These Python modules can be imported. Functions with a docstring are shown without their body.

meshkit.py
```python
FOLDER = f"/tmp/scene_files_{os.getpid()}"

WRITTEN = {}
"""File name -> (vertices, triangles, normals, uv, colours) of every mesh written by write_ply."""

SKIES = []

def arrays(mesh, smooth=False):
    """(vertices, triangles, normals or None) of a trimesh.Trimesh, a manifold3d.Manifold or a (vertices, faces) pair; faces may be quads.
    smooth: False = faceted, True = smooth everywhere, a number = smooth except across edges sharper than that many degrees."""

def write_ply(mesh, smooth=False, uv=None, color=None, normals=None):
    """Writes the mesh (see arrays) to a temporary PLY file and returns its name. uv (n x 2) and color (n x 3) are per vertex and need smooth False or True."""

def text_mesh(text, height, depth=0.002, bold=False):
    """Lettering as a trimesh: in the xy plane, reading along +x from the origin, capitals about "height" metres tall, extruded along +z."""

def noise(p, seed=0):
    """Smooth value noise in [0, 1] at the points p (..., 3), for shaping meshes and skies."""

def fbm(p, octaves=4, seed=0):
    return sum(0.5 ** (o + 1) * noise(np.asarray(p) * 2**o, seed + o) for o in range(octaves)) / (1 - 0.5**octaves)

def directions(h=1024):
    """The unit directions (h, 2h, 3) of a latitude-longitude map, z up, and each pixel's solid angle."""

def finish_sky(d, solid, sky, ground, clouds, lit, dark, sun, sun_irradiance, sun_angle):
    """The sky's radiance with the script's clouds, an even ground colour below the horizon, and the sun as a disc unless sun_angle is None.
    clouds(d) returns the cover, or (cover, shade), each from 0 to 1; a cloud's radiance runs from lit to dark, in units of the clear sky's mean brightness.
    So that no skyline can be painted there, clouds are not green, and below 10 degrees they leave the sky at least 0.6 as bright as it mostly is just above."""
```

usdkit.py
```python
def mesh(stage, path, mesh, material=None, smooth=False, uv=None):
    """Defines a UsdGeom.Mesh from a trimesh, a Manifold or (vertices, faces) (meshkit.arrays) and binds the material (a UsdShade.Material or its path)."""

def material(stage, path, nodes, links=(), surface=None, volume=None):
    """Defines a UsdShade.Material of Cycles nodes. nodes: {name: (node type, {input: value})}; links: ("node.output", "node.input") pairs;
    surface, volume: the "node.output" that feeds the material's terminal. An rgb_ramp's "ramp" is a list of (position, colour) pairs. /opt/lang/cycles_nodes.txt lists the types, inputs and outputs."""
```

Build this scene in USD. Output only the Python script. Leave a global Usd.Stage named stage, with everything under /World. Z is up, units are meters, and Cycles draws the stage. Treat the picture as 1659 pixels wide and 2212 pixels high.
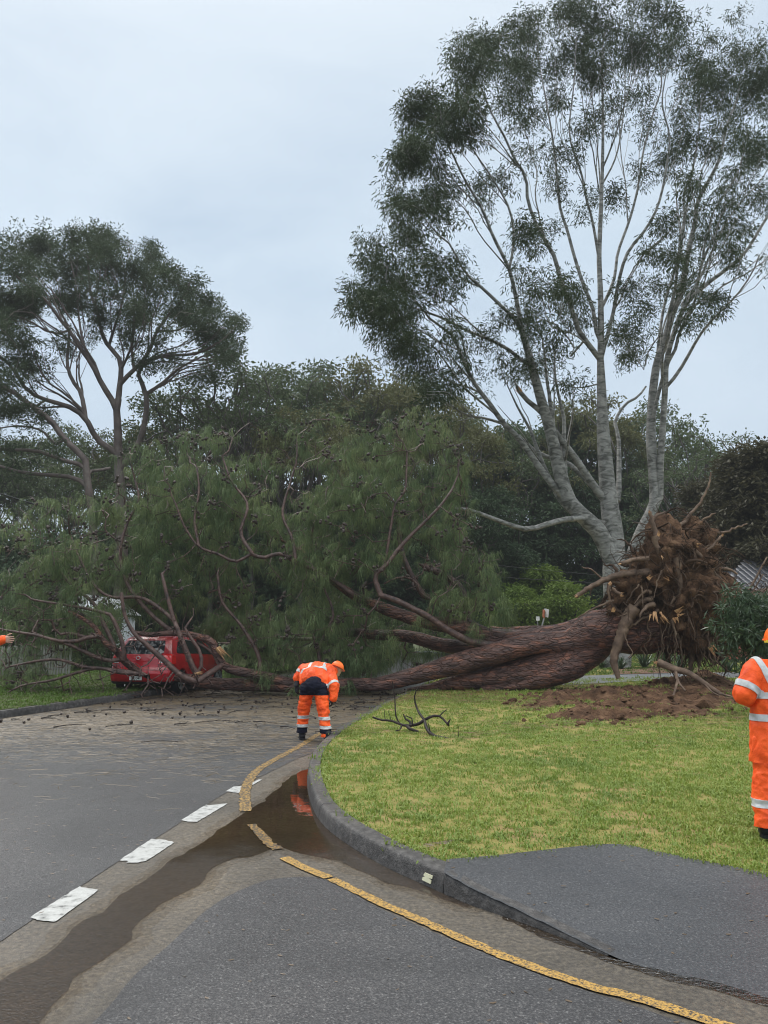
import math, random
import numpy as np, trimesh, usdkit, meshkit, shapely
import manifold3d as m3
from shapely.geometry import Polygon, LineString, Point, box as sbox
from shapely.ops import unary_union
from scipy.spatial import cKDTree
from pxr import Usd, UsdGeom, UsdLux, UsdShade, Gf, Sdf, Vt

stage = Usd.Stage.CreateInMemory()
UsdGeom.SetStageUpAxis(stage, 'Z')
UsdGeom.SetStageMetersPerUnit(stage, 1.0)
UsdGeom.Xform.Define(stage, '/World')
UsdGeom.Scope.Define(stage, '/World/Looks')

# ------------------------------------------------------------------ camera
EYE = np.array([0.0, 0.0, 1.70]); PITCH = math.radians(9.3)
cam = UsdGeom.Camera.Define(stage, '/World/camera')
cam.CreateHorizontalApertureAttr(25.96); cam.CreateVerticalApertureAttr(25.96 * 1024 / 768)
cam.CreateFocalLengthAttr(26.0)
cam.CreateFStopAttr(0.0)
cam.CreateClippingRangeAttr(Gf.Vec2f(0.05, 5000))
cam.AddTranslateOp().Set(Gf.Vec3d(*EYE)); cam.AddRotateXOp().Set(90 + math.degrees(PITCH))
cam.CreateExposureAttr(0.48)

# ------------------------------------------------------------------ sky and sun (overcast, rain)
SUN_EL, SUN_AZ = math.radians(52), math.radians(-40)
usdkit.material(stage, '/World/Looks/sky', {
    'tc': ('texture_coordinate', {}),
    'sky': ('sky_texture', {'sky_type': 'single_scattering', 'sun_disc': False, 'sun_elevation': SUN_EL, 'sun_rotation': SUN_AZ}),
    'sep': ('separate_xyz', {}),
    'mr': ('map_range', {'from_min': 0.0, 'from_max': 1.0, 'to_min': 0.0, 'to_max': 1.0, 'clamp': True}),
    'grad': ('rgb_ramp', {'ramp': [(0.0, (3.9, 4.55, 5.3)), (0.18, (4.2, 4.95, 5.75)), (0.45, (4.75, 5.6, 6.4)), (0.70, (5.8, 6.45, 7.05)), (0.85, (13.5, 13.8, 13.9)), (1.0, (22.0, 22.1, 22.0))]}),
    'map': ('mapping', {'scale': (1.0, 1.0, 2.4)}),
    'n1': ('noise_texture', {'scale': 1.7, 'detail': 6.0, 'roughness': 0.55, 'distortion': 0.6}),
    'cr': ('rgb_ramp', {'ramp': [(0.30, (0.80, 0.84, 0.89)), (0.5, (0.97, 0.98, 0.985)), (0.72, (1.12, 1.10, 1.08))]}),
    'mul': ('mix_color', {'blend_type': 'multiply', 'fac': 1.0, 'use_clamp': False}),
    'mix': ('mix_color', {'fac': 0.92, 'use_clamp': False}),
    'bg': ('background_shader', {'strength': 0.1})},
    [('tc.generated', 'sep.vector'), ('sep.z', 'mr.value'), ('mr.result', 'grad.fac'),
     ('tc.generated', 'map.vector'), ('map.vector', 'n1.vector'), ('n1.fac', 'cr.fac'),
     ('grad.color', 'mul.a'), ('cr.color', 'mul.b'), ('sky.color', 'mix.a'), ('mul.result', 'mix.b'), ('mix.result', 'bg.color')],
    surface='bg.background')
dome = UsdLux.DomeLight.Define(stage, '/World/sky')
UsdShade.MaterialBindingAPI.Apply(dome.GetPrim()).Bind(UsdShade.Material.Get(stage, '/World/Looks/sky'))
dome.GetPrim().SetCustomDataByKey('kind', 'structure')
sun = UsdLux.DistantLight.Define(stage, '/World/sun')
sun.CreateNormalizeAttr(True); sun.CreateIntensityAttr(0.4); sun.CreateAngleAttr(25.0); sun.CreateColorAttr(Gf.Vec3f(1.0, 0.96, 0.9))
sun.AddRotateZOp().Set(-math.degrees(SUN_AZ)); sun.AddRotateXOp().Set(-(90 - math.degrees(SUN_EL)))

# ------------------------------------------------------------------ helpers
rng = np.random.default_rng(7)
F = 1661.0
UPV = np.array([0, -math.sin(PITCH), math.cos(PITCH)]); FWV = np.array([0, math.cos(PITCH), math.sin(PITCH)])

def ray(px, py):
    return np.array([1.0, 0, 0]) * (px - 829.5) / F - UPV * (py - 1106) / F + FWV

def at(px, py, dist):
    """the point of that sight line at forward distance dist"""
    r = ray(px, py)
    return EYE + r * (dist / r[1])

def rise(y):
    y = np.asarray(y, float)
    t = np.clip(y - 14, 0, 34)
    return 0.018 * (t - 2.0 * (1 - np.exp(-t / 2.0)))

def road_z(x, y):
    return rise(y) + 0 * np.asarray(x, float)

def gnd(px, py, zf=road_z):
    z = 0.0
    for _ in range(25):
        r = ray(px, py)
        p = EYE + r * ((z - EYE[2]) / r[2])
        z = float(zf(p[0], p[1]))
    return np.array([p[0], p[1], z])

def ppm(d):
    return F / d        # traced pixels per metre

def catmull(P, n=8):
    P = np.asarray(P, float)
    if len(P) < 3:
        t = np.linspace(0, 1, n + 1)[:, None]
        return P[0] * (1 - t) + P[-1] * t
    Q = np.vstack([2 * P[0] - P[1], P, 2 * P[-1] - P[-2]])
    out = []
    for i in range(1, len(Q) - 2):
        t = np.linspace(0, 1, n, endpoint=False)[:, None]
        a, b, c, d = Q[i - 1], Q[i], Q[i + 1], Q[i + 2]
        out.append(0.5 * (2 * b + (c - a) * t + (2 * a - 5 * b + 4 * c - d) * t**2 + (3 * b - a - 3 * c + d) * t**3))
    out.append(P[-1:])
    return np.vstack(out)

def resample(P, step):
    P = np.asarray(P, float)
    L = np.r_[0, np.cumsum(np.linalg.norm(np.diff(P, axis=0), axis=1))]
    n = max(1, int(round(L[-1] / step)))
    s = np.linspace(0, L[-1], n + 1)
    return np.stack([np.interp(s, L, P[:, k]) for k in range(P.shape[1])], 1)

def free(path):
    if not stage.GetPrimAtPath(path):
        return path
    i = 1
    while stage.GetPrimAtPath(f'{path}_{i:03d}'):
        i += 1
    return f'{path}_{i:03d}'

def path_of(p):
    return '/World' if p is None else str(p.GetPath())

def tag(prim, label=None, cat=None, group=None, kind=None):
    for k, v in (('label', label), ('category', cat), ('group', group), ('kind', kind)):
        if v:
            prim.SetCustomDataByKey(k, v)
    return prim

def obj(name, mesh, mat, parent=None, smooth=False, uv=None, **kw):
    p = usdkit.mesh(stage, free(path_of(parent) + '/' + name), mesh, MATS[mat] if isinstance(mat, str) else mat, smooth=smooth).GetPrim()
    return tag(p, **kw)

def thing(name, label, cat, loc=(0, 0, 0), rz=0.0, group=None, kind=None, parent=None):
    x = UsdGeom.Xform.Define(stage, free(path_of(parent) + '/' + name))
    x.AddTranslateOp().Set(Gf.Vec3d(*map(float, loc)))
    x.AddRotateZOp().Set(float(math.degrees(rz)))
    return tag(x.GetPrim(), label, cat, group, kind)

def copy_of(src, loc, rz=0.0, s=1.0, label=None, cat=None, group=None, name=None, sz=None):
    """a copy of a thing with its parts; the source stands in for a class prim"""
    x = UsdGeom.Xform.Define(stage, free('/World/' + (name or src.GetName())))
    p = x.GetPrim()
    p.GetReferences().AddInternalReference(src.GetPath())
    x.ClearXformOpOrder()
    x.AddTranslateOp(opSuffix='place').Set(Gf.Vec3d(*map(float, loc)))
    x.AddRotateZOp(opSuffix='turn').Set(float(math.degrees(rz)))
    x.AddScaleOp(opSuffix='size').Set(Gf.Vec3f(s, s, sz or s))
    p.SetInstanceable(True)
    return tag(p, label, cat, group)

def class_thing(name):
    """an abstract class prim that copies refer to"""
    p = stage.CreateClassPrim(free('/World/Looks/' + name)) if False else stage.CreateClassPrim('/_class_' + name)
    return p

def boxm(cx, cy, cz, sx, sy, sz):
    b = trimesh.creation.box([sx, sy, sz]); b.apply_translation([cx, cy, cz]); return b

def cat_meshes(ms):
    return trimesh.util.concatenate(ms)

def arr(m):
    return trimesh.Trimesh(*[np.asarray(a) for a in m[:2]], process=False)

def sheet(poly, zf, dz=0.0, cell=1.5, square=False):
    """a thin draped sheet over a plan polygon"""
    V, Fc, n = [], [], 0
    x0, y0, x1, y1 = poly.bounds
    ys = np.arange(math.floor(y0 / cell) * cell, y1 + cell, cell)
    xs = np.arange(math.floor(x0 / cell) * cell, x1 + cell, cell) if square else [x0 - 1]
    pp = shapely.prepared.prep(poly)
    for y in ys:
        for x in xs:
            b = sbox(x, y, x + cell if square else x1 + 1, y + cell)
            if not pp.intersects(b):
                continue
            g = poly.intersection(b)
            for q in getattr(g, 'geoms', [g]):
                if q.geom_type != 'Polygon' or q.area < 1e-7:
                    continue
                v, f = trimesh.creation.triangulate_polygon(q, engine='earcut')
                z = zf(v[:, 0], v[:, 1]) + dz
                V.append(np.c_[v, z]); f = np.asarray(f)
                a, bb, c = v[f[:, 0]], v[f[:, 1]], v[f[:, 2]]
                flip = ((bb - a)[:, 0] * (c - a)[:, 1] - (bb - a)[:, 1] * (c - a)[:, 0]) < 0
                f[flip] = f[flip][:, ::-1]
                Fc.append(f + n); n += len(v)
    return np.vstack(V), np.vstack(Fc)

def instancer(name, parent, protos, pos, quats, scales, idx, mat, **kw):
    """many small alike pieces of one part; protos are (vertices, faces)"""
    path = free(path_of(parent) + '/' + name)
    pi = UsdGeom.PointInstancer.Define(stage, path)
    UsdGeom.Scope.Define(stage, path + '/pieces')
    for i, pr in enumerate(protos):
        m = usdkit.mesh(stage, f'{path}/pieces/piece_{i:03d}', pr, MATS[mat])
        pi.CreatePrototypesRel().AddTarget(m.GetPath())
    pi.CreateProtoIndicesAttr(Vt.IntArray.FromNumpy(np.asarray(idx, np.int32)))
    pi.CreatePositionsAttr(Vt.Vec3fArray.FromNumpy(np.asarray(pos, np.float32)))
    q = np.asarray(quats, float)
    pi.CreateOrientationsAttr(Vt.QuathArray([Gf.Quath(float(a[0]), float(a[1]), float(a[2]), float(a[3])) for a in q]))
    s = np.asarray(scales, np.float32)
    pi.CreateScalesAttr(Vt.Vec3fArray.FromNumpy(np.repeat(s[:, None], 3, 1) if s.ndim == 1 else s))
    return tag(pi.GetPrim(), **kw)

def quat_yaw_tilt(yaw, tx, ty):
    """yaw about z, then a small tilt about x and y (arrays); w, x, y, z"""
    def qm(a, b):
        w1, x1, y1, z1 = a; w2, x2, y2, z2 = b
        return (w1*w2-x1*x2-y1*y2-z1*z2, w1*x2+x1*w2+y1*z2-z1*y2, w1*y2-x1*z2+y1*w2+z1*x2, w1*z2+x1*y2-y1*x2+z1*w2)
    z = 0 * yaw
    qz = (np.cos(yaw/2), z, z, np.sin(yaw/2)); qx = (np.cos(tx/2), np.sin(tx/2), z, z); qy = (np.cos(ty/2), z, np.sin(ty/2), z)
    return np.stack(qm(qm(qy, qx), qz), 1)

# ------------------------------------------------------------------ materials
MATS = {}
def mat(name, ramp, scale=4.0, rough=0.6, bump=0.0, bscale=40.0, detail=5.0, spec=0.5, coat=0.0, stretch=(1, 1, 1), metal=0.0, bdist=0.02,
        coords='position', macro=0.0, inst=0.0, rough2=None, island=0.0, dist=0.0, transl=0.0, sheen=0.0):
    """noise-coloured principled surface"""
    N = {'geo': ('geometry', {}), 'tc': ('texture_coordinate', {}), 'map': ('mapping', {'scale': stretch}),
         'n': ('noise_texture', {'scale': scale, 'detail': detail, 'roughness': 0.6, 'distortion': dist}),
         'r': ('rgb_ramp', {'ramp': ramp}),
         'p': ('principled_bsdf', {'roughness': rough, 'specular_ior_level': spec, 'coat_weight': coat, 'metallic': metal, 'coat_roughness': 0.08, 'sheen_weight': sheen})}
    L = [(('geo.position' if coords == 'position' else 'tc.object'), 'map.vector'), ('map.vector', 'n.vector')]
    fac = 'n.fac'
    if island:
        N['im'] = ('mix_float', {'fac': island}); L += [('n.fac', 'im.a'), ('geo.random_per_island', 'im.b')]
        fac = 'im.result'
    if inst:
        N['oi'] = ('object_info', {}); N['ix'] = ('mix_float', {'fac': inst}); L += [(fac, 'ix.a'), ('oi.random', 'ix.b')]
        fac = 'ix.result'
    L += [(fac, 'r.fac'), ('r.color', 'p.base_color')]
    col = 'r.color'
    if macro:      # broad patches of a darker and a lighter tone: seams, wear, old repairs
        N['mn'] = ('noise_texture', {'scale': 0.55, 'detail': 6.0, 'roughness': 0.62, 'distortion': 0.8}); N['mm'] = ('rgb_ramp', {'ramp': [(0.34, (1 - macro,) * 3), (0.5, (1.0,) * 3), (0.66, (1 + macro * 1.1, 1 + macro, 1 + macro * .85))]})
        N['mc'] = ('mix_color', {'blend_type': 'multiply', 'fac': 1.0, 'use_clamp': False}); L += [('geo.position', 'mn.vector'), ('mn.fac', 'mm.fac'), ('r.color', 'mc.a'), ('mm.color', 'mc.b'), ('mc.result', 'p.base_color')]
        L.remove(('r.color', 'p.base_color'))
    if bump:
        N['bn'] = ('noise_texture', {'scale': bscale, 'detail': 5.0, 'roughness': 0.65}); N['b'] = ('bump', {'strength': bump, 'distance': bdist})
        L += [('map.vector', 'bn.vector'), ('bn.fac', 'b.height'), ('b.normal', 'p.normal')]
    if rough2 is not None:
        N['rr'] = ('map_range', {'from_min': 0.35, 'from_max': 0.65, 'to_min': rough, 'to_max': rough2, 'clamp': True})
        N['rn'] = ('noise_texture', {'scale': scale * 0.37, 'detail': 4.0})
        L += [('geo.position', 'rn.vector'), ('rn.fac', 'rr.value'), ('rr.result', 'p.roughness')]
    out = 'p.BSDF'
    if transl:
        N['t'] = ('translucent_bsdf', {}); N['mx'] = ('mix_closure', {'fac': transl})
        L += [('r.color', 't.color'), ('p.BSDF', 'mx.closure1'), ('t.BSDF', 'mx.closure2')]
        out = 'mx.closure'
    MATS[name] = usdkit.material(stage, '/World/Looks/' + name, N, L, surface=out)
    return MATS[name]

def flat(name, c, **kw):
    c = np.array(c, float)
    return mat(name, [(0.3, tuple(c * 0.88)), (0.7, tuple(np.minimum(c * 1.1, 1)))], **kw)

mat('main_asphalt', [(0.34, (0.016, 0.016, 0.018)), (0.5, (0.037, 0.037, 0.039)), (0.60, (0.062, 0.061, 0.062)), (0.69, (0.17, 0.17, 0.165))], scale=75, macro=.32, rough=0.28, rough2=0.52, bump=0.55, bscale=110, bdist=0.012, spec=0.5)
mat('side_asphalt', [(0.34, (0.017, 0.017, 0.019)), (0.5, (0.041, 0.040, 0.042)), (0.60, (0.070, 0.068, 0.069)), (0.69, (0.20, 0.195, 0.19))], scale=78, macro=.30, rough=0.32, rough2=0.55, bump=0.6, bscale=100, bdist=0.012, spec=0.5)
mat('drain_concrete', [(0.3, (0.036, 0.031, 0.025)), (0.46, (0.070, 0.059, 0.046)), (0.58, (0.105, 0.088, 0.066)), (0.75, (0.17, 0.143, 0.105))], scale=34, detail=8, macro=.35, rough=0.3, rough2=0.6, bump=0.5, bscale=90, bdist=0.012)
mat('kerb_concrete', [(0.3, (0.020, 0.018, 0.017)), (0.5, (0.046, 0.042, 0.040)), (0.7, (0.105, 0.098, 0.092))], scale=14, macro=.4, detail=9, rough=0.5, bump=0.7, bscale=45, bdist=0.02)
mat('apron_asphalt', [(0.34, (0.024, 0.025, 0.028)), (0.5, (0.046, 0.047, 0.051)), (0.60, (0.064, 0.065, 0.069)), (0.70, (0.15, 0.15, 0.15))], scale=80, macro=.22, rough=0.38, rough2=0.55, bump=0.4, bscale=120, bdist=0.008)
mat('far_concrete', [(0.3, (0.16, 0.165, 0.17)), (0.7, (0.24, 0.245, 0.25))], scale=3, rough=0.35, bump=0.2)
mat('lawn_soil', [(0.3, (0.17, 0.165, 0.05)), (0.5, (0.27, 0.235, 0.08)), (0.7, (0.29, 0.21, 0.10))], scale=2.2, detail=8, rough=0.9, bump=0.8, bscale=60, spec=0.1)
mat('verge_soil', [(0.3, (0.035, 0.045, 0.018)), (0.6, (0.07, 0.08, 0.03))], scale=2.2, rough=0.9, spec=0.1)
mat('white_paint', [(0.33, (0.08, 0.08, 0.08)), (0.39, (0.30, 0.30, 0.285)), (0.48, (0.44, 0.44, 0.42)), (0.7, (0.54, 0.54, 0.52))], scale=14, detail=8, rough=0.42, bump=0.3, bscale=80)
mat('yellow_paint', [(0.40, (0.05, 0.042, 0.034)), (0.47, (0.30, 0.18, 0.05)), (0.54, (0.46, 0.27, 0.06)), (0.7, (0.56, 0.34, 0.09))], scale=75, detail=8, rough=0.42, bump=0.4, bscale=80)
mat('worn_yellow_paint', [(0.46, (0.05, 0.042, 0.034)), (0.54, (0.32, 0.19, 0.05)), (0.7, (0.46, 0.28, 0.07))], scale=45, detail=8, rough=0.42, bump=0.4, bscale=80)
mat('bark_gum', [(0.30, (0.035, 0.033, 0.026)), (0.41, (0.085, 0.084, 0.072)), (0.50, (0.17, 0.167, 0.150)), (0.60, (0.25, 0.246, 0.225)), (0.72, (0.32, 0.305, 0.27))], scale=1.9, detail=9, rough=0.6, bump=0.6, bscale=7, bdist=0.05, stretch=(1, 1, 2.4), dist=1.2)
mat('bark_apple', [(0.3, (0.035, 0.026, 0.022)), (0.5, (0.085, 0.060, 0.050)), (0.7, (0.13, 0.105, 0.090))], scale=1.5, detail=7, rough=0.6, bump=0.4, bscale=8, bdist=0.05)
mat('bark_far', [(0.3, (0.035, 0.028, 0.024)), (0.7, (0.10, 0.085, 0.075))], scale=1.5, rough=0.7, bump=0.4, bscale=8, coords='object')
MATS['bark_pine'] = usdkit.material(stage, '/World/Looks/bark_pine', {
    'geo': ('geometry', {}), 'map': ('mapping', {'scale': (0.42, 1.2, 1.5)}), 'wn': ('noise_texture', {'scale': 2.0, 'detail': 4.0}), 'wa': ('mix_vector', {'fac': 0.45}),
    'v': ('voronoi_texture', {'feature': 'distance_to_edge', 'scale': 10.0}), 'vc': ('voronoi_texture', {'feature': 'f1', 'scale': 10.0}),
    'n': ('noise_texture', {'scale': 5.0, 'detail': 9.0, 'roughness': 0.65}), 'sc': ('separate_color', {}), 'mf': ('mix_float', {'fac': 0.16}),
    'r': ('rgb_ramp', {'ramp': [(0.28, (0.026, 0.014, 0.012)), (0.42, (0.070, 0.036, 0.029)), (0.54, (0.120, 0.060, 0.046)), (0.64, (0.25, 0.10, 0.060)), (0.74, (0.20, 0.145, 0.12))]}),
    'cr': ('rgb_ramp', {'ramp': [(0.0, (0.72, 0.68, 0.66)), (0.10, (1, 1, 1))]}), 'mu': ('mix_color', {'blend_type': 'multiply', 'fac': 1.0}),
    'cv': ('map_range', {'from_min': 0.0, 'from_max': 0.16, 'to_min': 0.0, 'to_max': 1.0, 'clamp': True}), 'ad': ('math', {'math_type': 'multiply_add', 'value2': 2.2}),
    'b': ('bump', {'strength': 1.0, 'distance': 0.035}), 'p': ('principled_bsdf', {'roughness': 0.5, 'specular_ior_level': 0.4})},
    [('geo.position', 'map.vector'), ('map.vector', 'wn.vector'), ('map.vector', 'wa.a'), ('wn.color', 'wa.b'), ('wa.result', 'v.vector'), ('wa.result', 'vc.vector'), ('map.vector', 'n.vector'),
     ('vc.color', 'sc.color'), ('sc.r', 'mf.b'), ('n.fac', 'mf.a'), ('mf.result', 'r.fac'), ('v.distance', 'cr.fac'), ('r.color', 'mu.a'), ('cr.color', 'mu.b'), ('mu.result', 'p.base_color'),
     ('v.distance', 'cv.value'), ('n.fac', 'ad.value1'), ('cv.result', 'ad.value3'), ('ad.value', 'b.height'), ('b.normal', 'p.normal')], surface='p.BSDF')
mat('bark_pine_branch', [(0.3, (0.020, 0.012, 0.010)), (0.5, (0.070, 0.036, 0.028)), (0.7, (0.15, 0.09, 0.07))], scale=6, detail=7, rough=0.45, bump=0.7, bscale=18, bdist=0.03)
mat('twig_dark', [(0.3, (0.008, 0.006, 0.006)), (0.7, (0.035, 0.026, 0.022))], scale=6, rough=0.6, spec=.2)
mat('leaf_gum', [(0.2, (0.036, 0.056, 0.022)), (0.5, (0.068, 0.092, 0.034)), (0.8, (0.120, 0.108, 0.038))], scale=0.35, spec=0.25, rough=0.5, island=0.5, transl=0.22)
mat('leaf_apple', [(0.2, (0.042, 0.064, 0.028)), (0.5, (0.076, 0.100, 0.042)), (0.8, (0.130, 0.120, 0.048))], scale=0.3, spec=0.25, rough=0.5, island=0.5, transl=0.2)
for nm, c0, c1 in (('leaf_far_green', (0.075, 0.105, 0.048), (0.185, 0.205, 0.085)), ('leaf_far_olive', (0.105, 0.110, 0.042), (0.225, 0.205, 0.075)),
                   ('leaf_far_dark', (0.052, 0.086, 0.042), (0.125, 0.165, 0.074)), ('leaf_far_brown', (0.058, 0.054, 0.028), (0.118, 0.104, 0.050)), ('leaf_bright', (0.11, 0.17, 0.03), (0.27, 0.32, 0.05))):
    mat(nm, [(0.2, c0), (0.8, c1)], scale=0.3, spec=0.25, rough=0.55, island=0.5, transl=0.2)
mat('needle', [(0.15, (0.066, 0.106, 0.046)), (0.42, (0.150, 0.200, 0.084)), (0.66, (0.255, 0.285, 0.120)), (0.88, (0.46, 0.41, 0.16))], scale=0.7, spec=0.22, rough=0.5, island=0.35, inst=0.35, transl=0.2)
mat('needle_litter', [(0.2, (0.10, 0.07, 0.035)), (0.5, (0.24, 0.175, 0.085)), (0.8, (0.34, 0.27, 0.15))], scale=3, rough=0.5, island=0.7)
mat('dirt', [(0.28, (0.034, 0.019, 0.012)), (0.5, (0.120, 0.066, 0.038)), (0.72, (0.23, 0.135, 0.078))], scale=3.5, detail=9, rough=0.9, bump=1.0, bscale=14, bdist=0.08, spec=0.15)
mat('root', [(0.25, (0.050, 0.032, 0.022)), (0.5, (0.135, 0.088, 0.060)), (0.75, (0.26, 0.18, 0.12))], scale=4, detail=7, rough=0.7, bump=0.6, bscale=25, spec=0.3)
mat('fibre', [(0.2, (0.060, 0.036, 0.022)), (0.55, (0.15, 0.092, 0.054)), (0.9, (0.34, 0.22, 0.125))], scale=5, rough=0.8, island=0.7, spec=0.2)
mat('fresh_wood', [(0.25, (0.22, 0.10, 0.045)), (0.5, (0.46, 0.25, 0.11)), (0.75, (0.62, 0.40, 0.2))], scale=9, rough=0.6, bump=0.6, bscale=30, stretch=(1, 1, 0.3))
mat('grass_blade', [(0.16, (0.13, 0.20, 0.034)), (0.38, (0.22, 0.285, 0.052)), (0.54, (0.36, 0.36, 0.11)), (0.76, (0.52, 0.42, 0.20))], scale=0.75, detail=7, rough=0.5, island=0.34, transl=0.25)
mat('verge_blade', [(0.2, (0.07, 0.13, 0.012)), (0.8, (0.17, 0.22, 0.03))], scale=1.5, rough=0.5, island=0.5, transl=0.25)

flat('water_film', (0.02, 0.016, 0.012), rough=0.02)
MATS['water'] = usdkit.material(stage, '/World/Looks/water', {
    'geo': ('geometry', {}), 'n': ('noise_texture', {'scale': 7.0, 'detail': 3.0}), 'n2': ('noise_texture', {'scale': 60.0, 'detail': 4.0}), 'b': ('bump', {'strength': 0.10, 'distance': 0.01}), 'b2': ('bump', {'distance': 0.01}),
    'sx': ('separate_xyz', {}), 'wn': ('noise_texture', {'scale': 1.6, 'detail': 4.0}), 'dy': ('math', {'math_type': 'multiply_add', 'value2': 1.9}),
    'film': ('map_range', {'from_min': 7.1, 'from_max': 8.2, 'to_min': 1.0, 'to_max': 0.0, 'clamp': True}), 'ro': ('map_range', {'to_min': 0.015, 'to_max': 0.22}), 'bs': ('map_range', {'to_min': 0.0, 'to_max': 0.28}),
    'fr': ('fresnel', {'IOR': 1.35}), 't': ('transparent_bsdf', {'color': (0.56, 0.485, 0.41)}), 'g': ('glossy_bsdf', {'color': (0.95, 0.95, 0.95)}), 'm': ('mix_closure', {})},
    [('geo.position', 'n.vector'), ('geo.position', 'n2.vector'), ('geo.position', 'sx.vector'), ('geo.position', 'wn.vector'), ('wn.fac', 'dy.value1'), ('sx.y', 'dy.value3'), ('dy.value', 'film.value'),
     ('film.result', 'ro.value'), ('film.result', 'bs.value'), ('ro.result', 'g.roughness'), ('n.fac', 'b.height'), ('n2.fac', 'b2.height'), ('bs.result', 'b2.strength'), ('b.normal', 'b2.normal'), ('b2.normal', 'g.normal'),
     ('fr.fac', 'm.fac'), ('t.BSDF', 'm.closure1'), ('g.BSDF', 'm.closure2')], surface='m.closure')
MATS['stream'] = usdkit.material(stage, '/World/Looks/stream', {
    'geo': ('geometry', {}), 'n': ('noise_texture', {'scale': 28.0, 'detail': 4.0}), 'b': ('bump', {'strength': 0.7, 'distance': 0.02}),
    'fr': ('fresnel', {'IOR': 1.5}), 't': ('transparent_bsdf', {'color': (0.6, 0.53, 0.45)}), 'g': ('glossy_bsdf', {'color': (1, 1, 1), 'roughness': 0.08}), 'm': ('mix_closure', {})},
    [('geo.position', 'n.vector'), ('n.fac', 'b.height'), ('b.normal', 'g.normal'), ('fr.fac', 'm.fac'), ('t.BSDF', 'm.closure1'), ('g.BSDF', 'm.closure2')], surface='m.closure')
mat('scrap_yellow_paint', [(0.50, (0.05, 0.04, 0.03)), (0.56, (0.34, 0.19, 0.04)), (0.7, (0.5, 0.28, 0.05))], scale=40, detail=8, rough=0.42)
# ------------------------------------------------------------------ ground, road, kerbs
def c3(x, y): return (x * .5, 1658.9 + y * .5)
def c4(x, y): return (829.4 + x * .5, 1658.9 + y * .5)
kerb_px = [(892, 1497), (829, 1528), (800, 1546), (740, 1581), (700, 1612), (680, 1634), (668, 1658), (663, 1689), (671, 1734), (695, 1779), (750, 1824), (829, 1871), (932, 1919), (1014, 1954), (1099, 1983), (1209, 2024), (1329, 2071), (1494, 2118), (1579, 2141), (1700, 2168)]
K = np.array([gnd(*p)[:2] for p in kerb_px])
d0 = (K[0] - K[2]) / np.linalg.norm(K[0] - K[2])
K = np.vstack([K[0] + d0 * 26, K[0] + d0 * 8, K, K[-1] + (K[-1] - K[-2]) / np.linalg.norm(K[-1] - K[-2]) * 8])
KERB = resample(catmull(K, 10), 0.12)
kl = LineString(KERB)
_kt = cKDTree(resample(KERB, 0.03))
def lawn_z(x, y):
    x, y = np.broadcast_arrays(np.asarray(x, float), np.asarray(y, float))
    d, _ = _kt.query(np.stack([x, y], -1))
    return rise(y) + 0.13 + 0.012 * np.clip(d - 0.15, 0, 8)

def land(px, py): return gnd(px, py, lawn_z)

FARX, FARY = 90, 140
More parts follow.
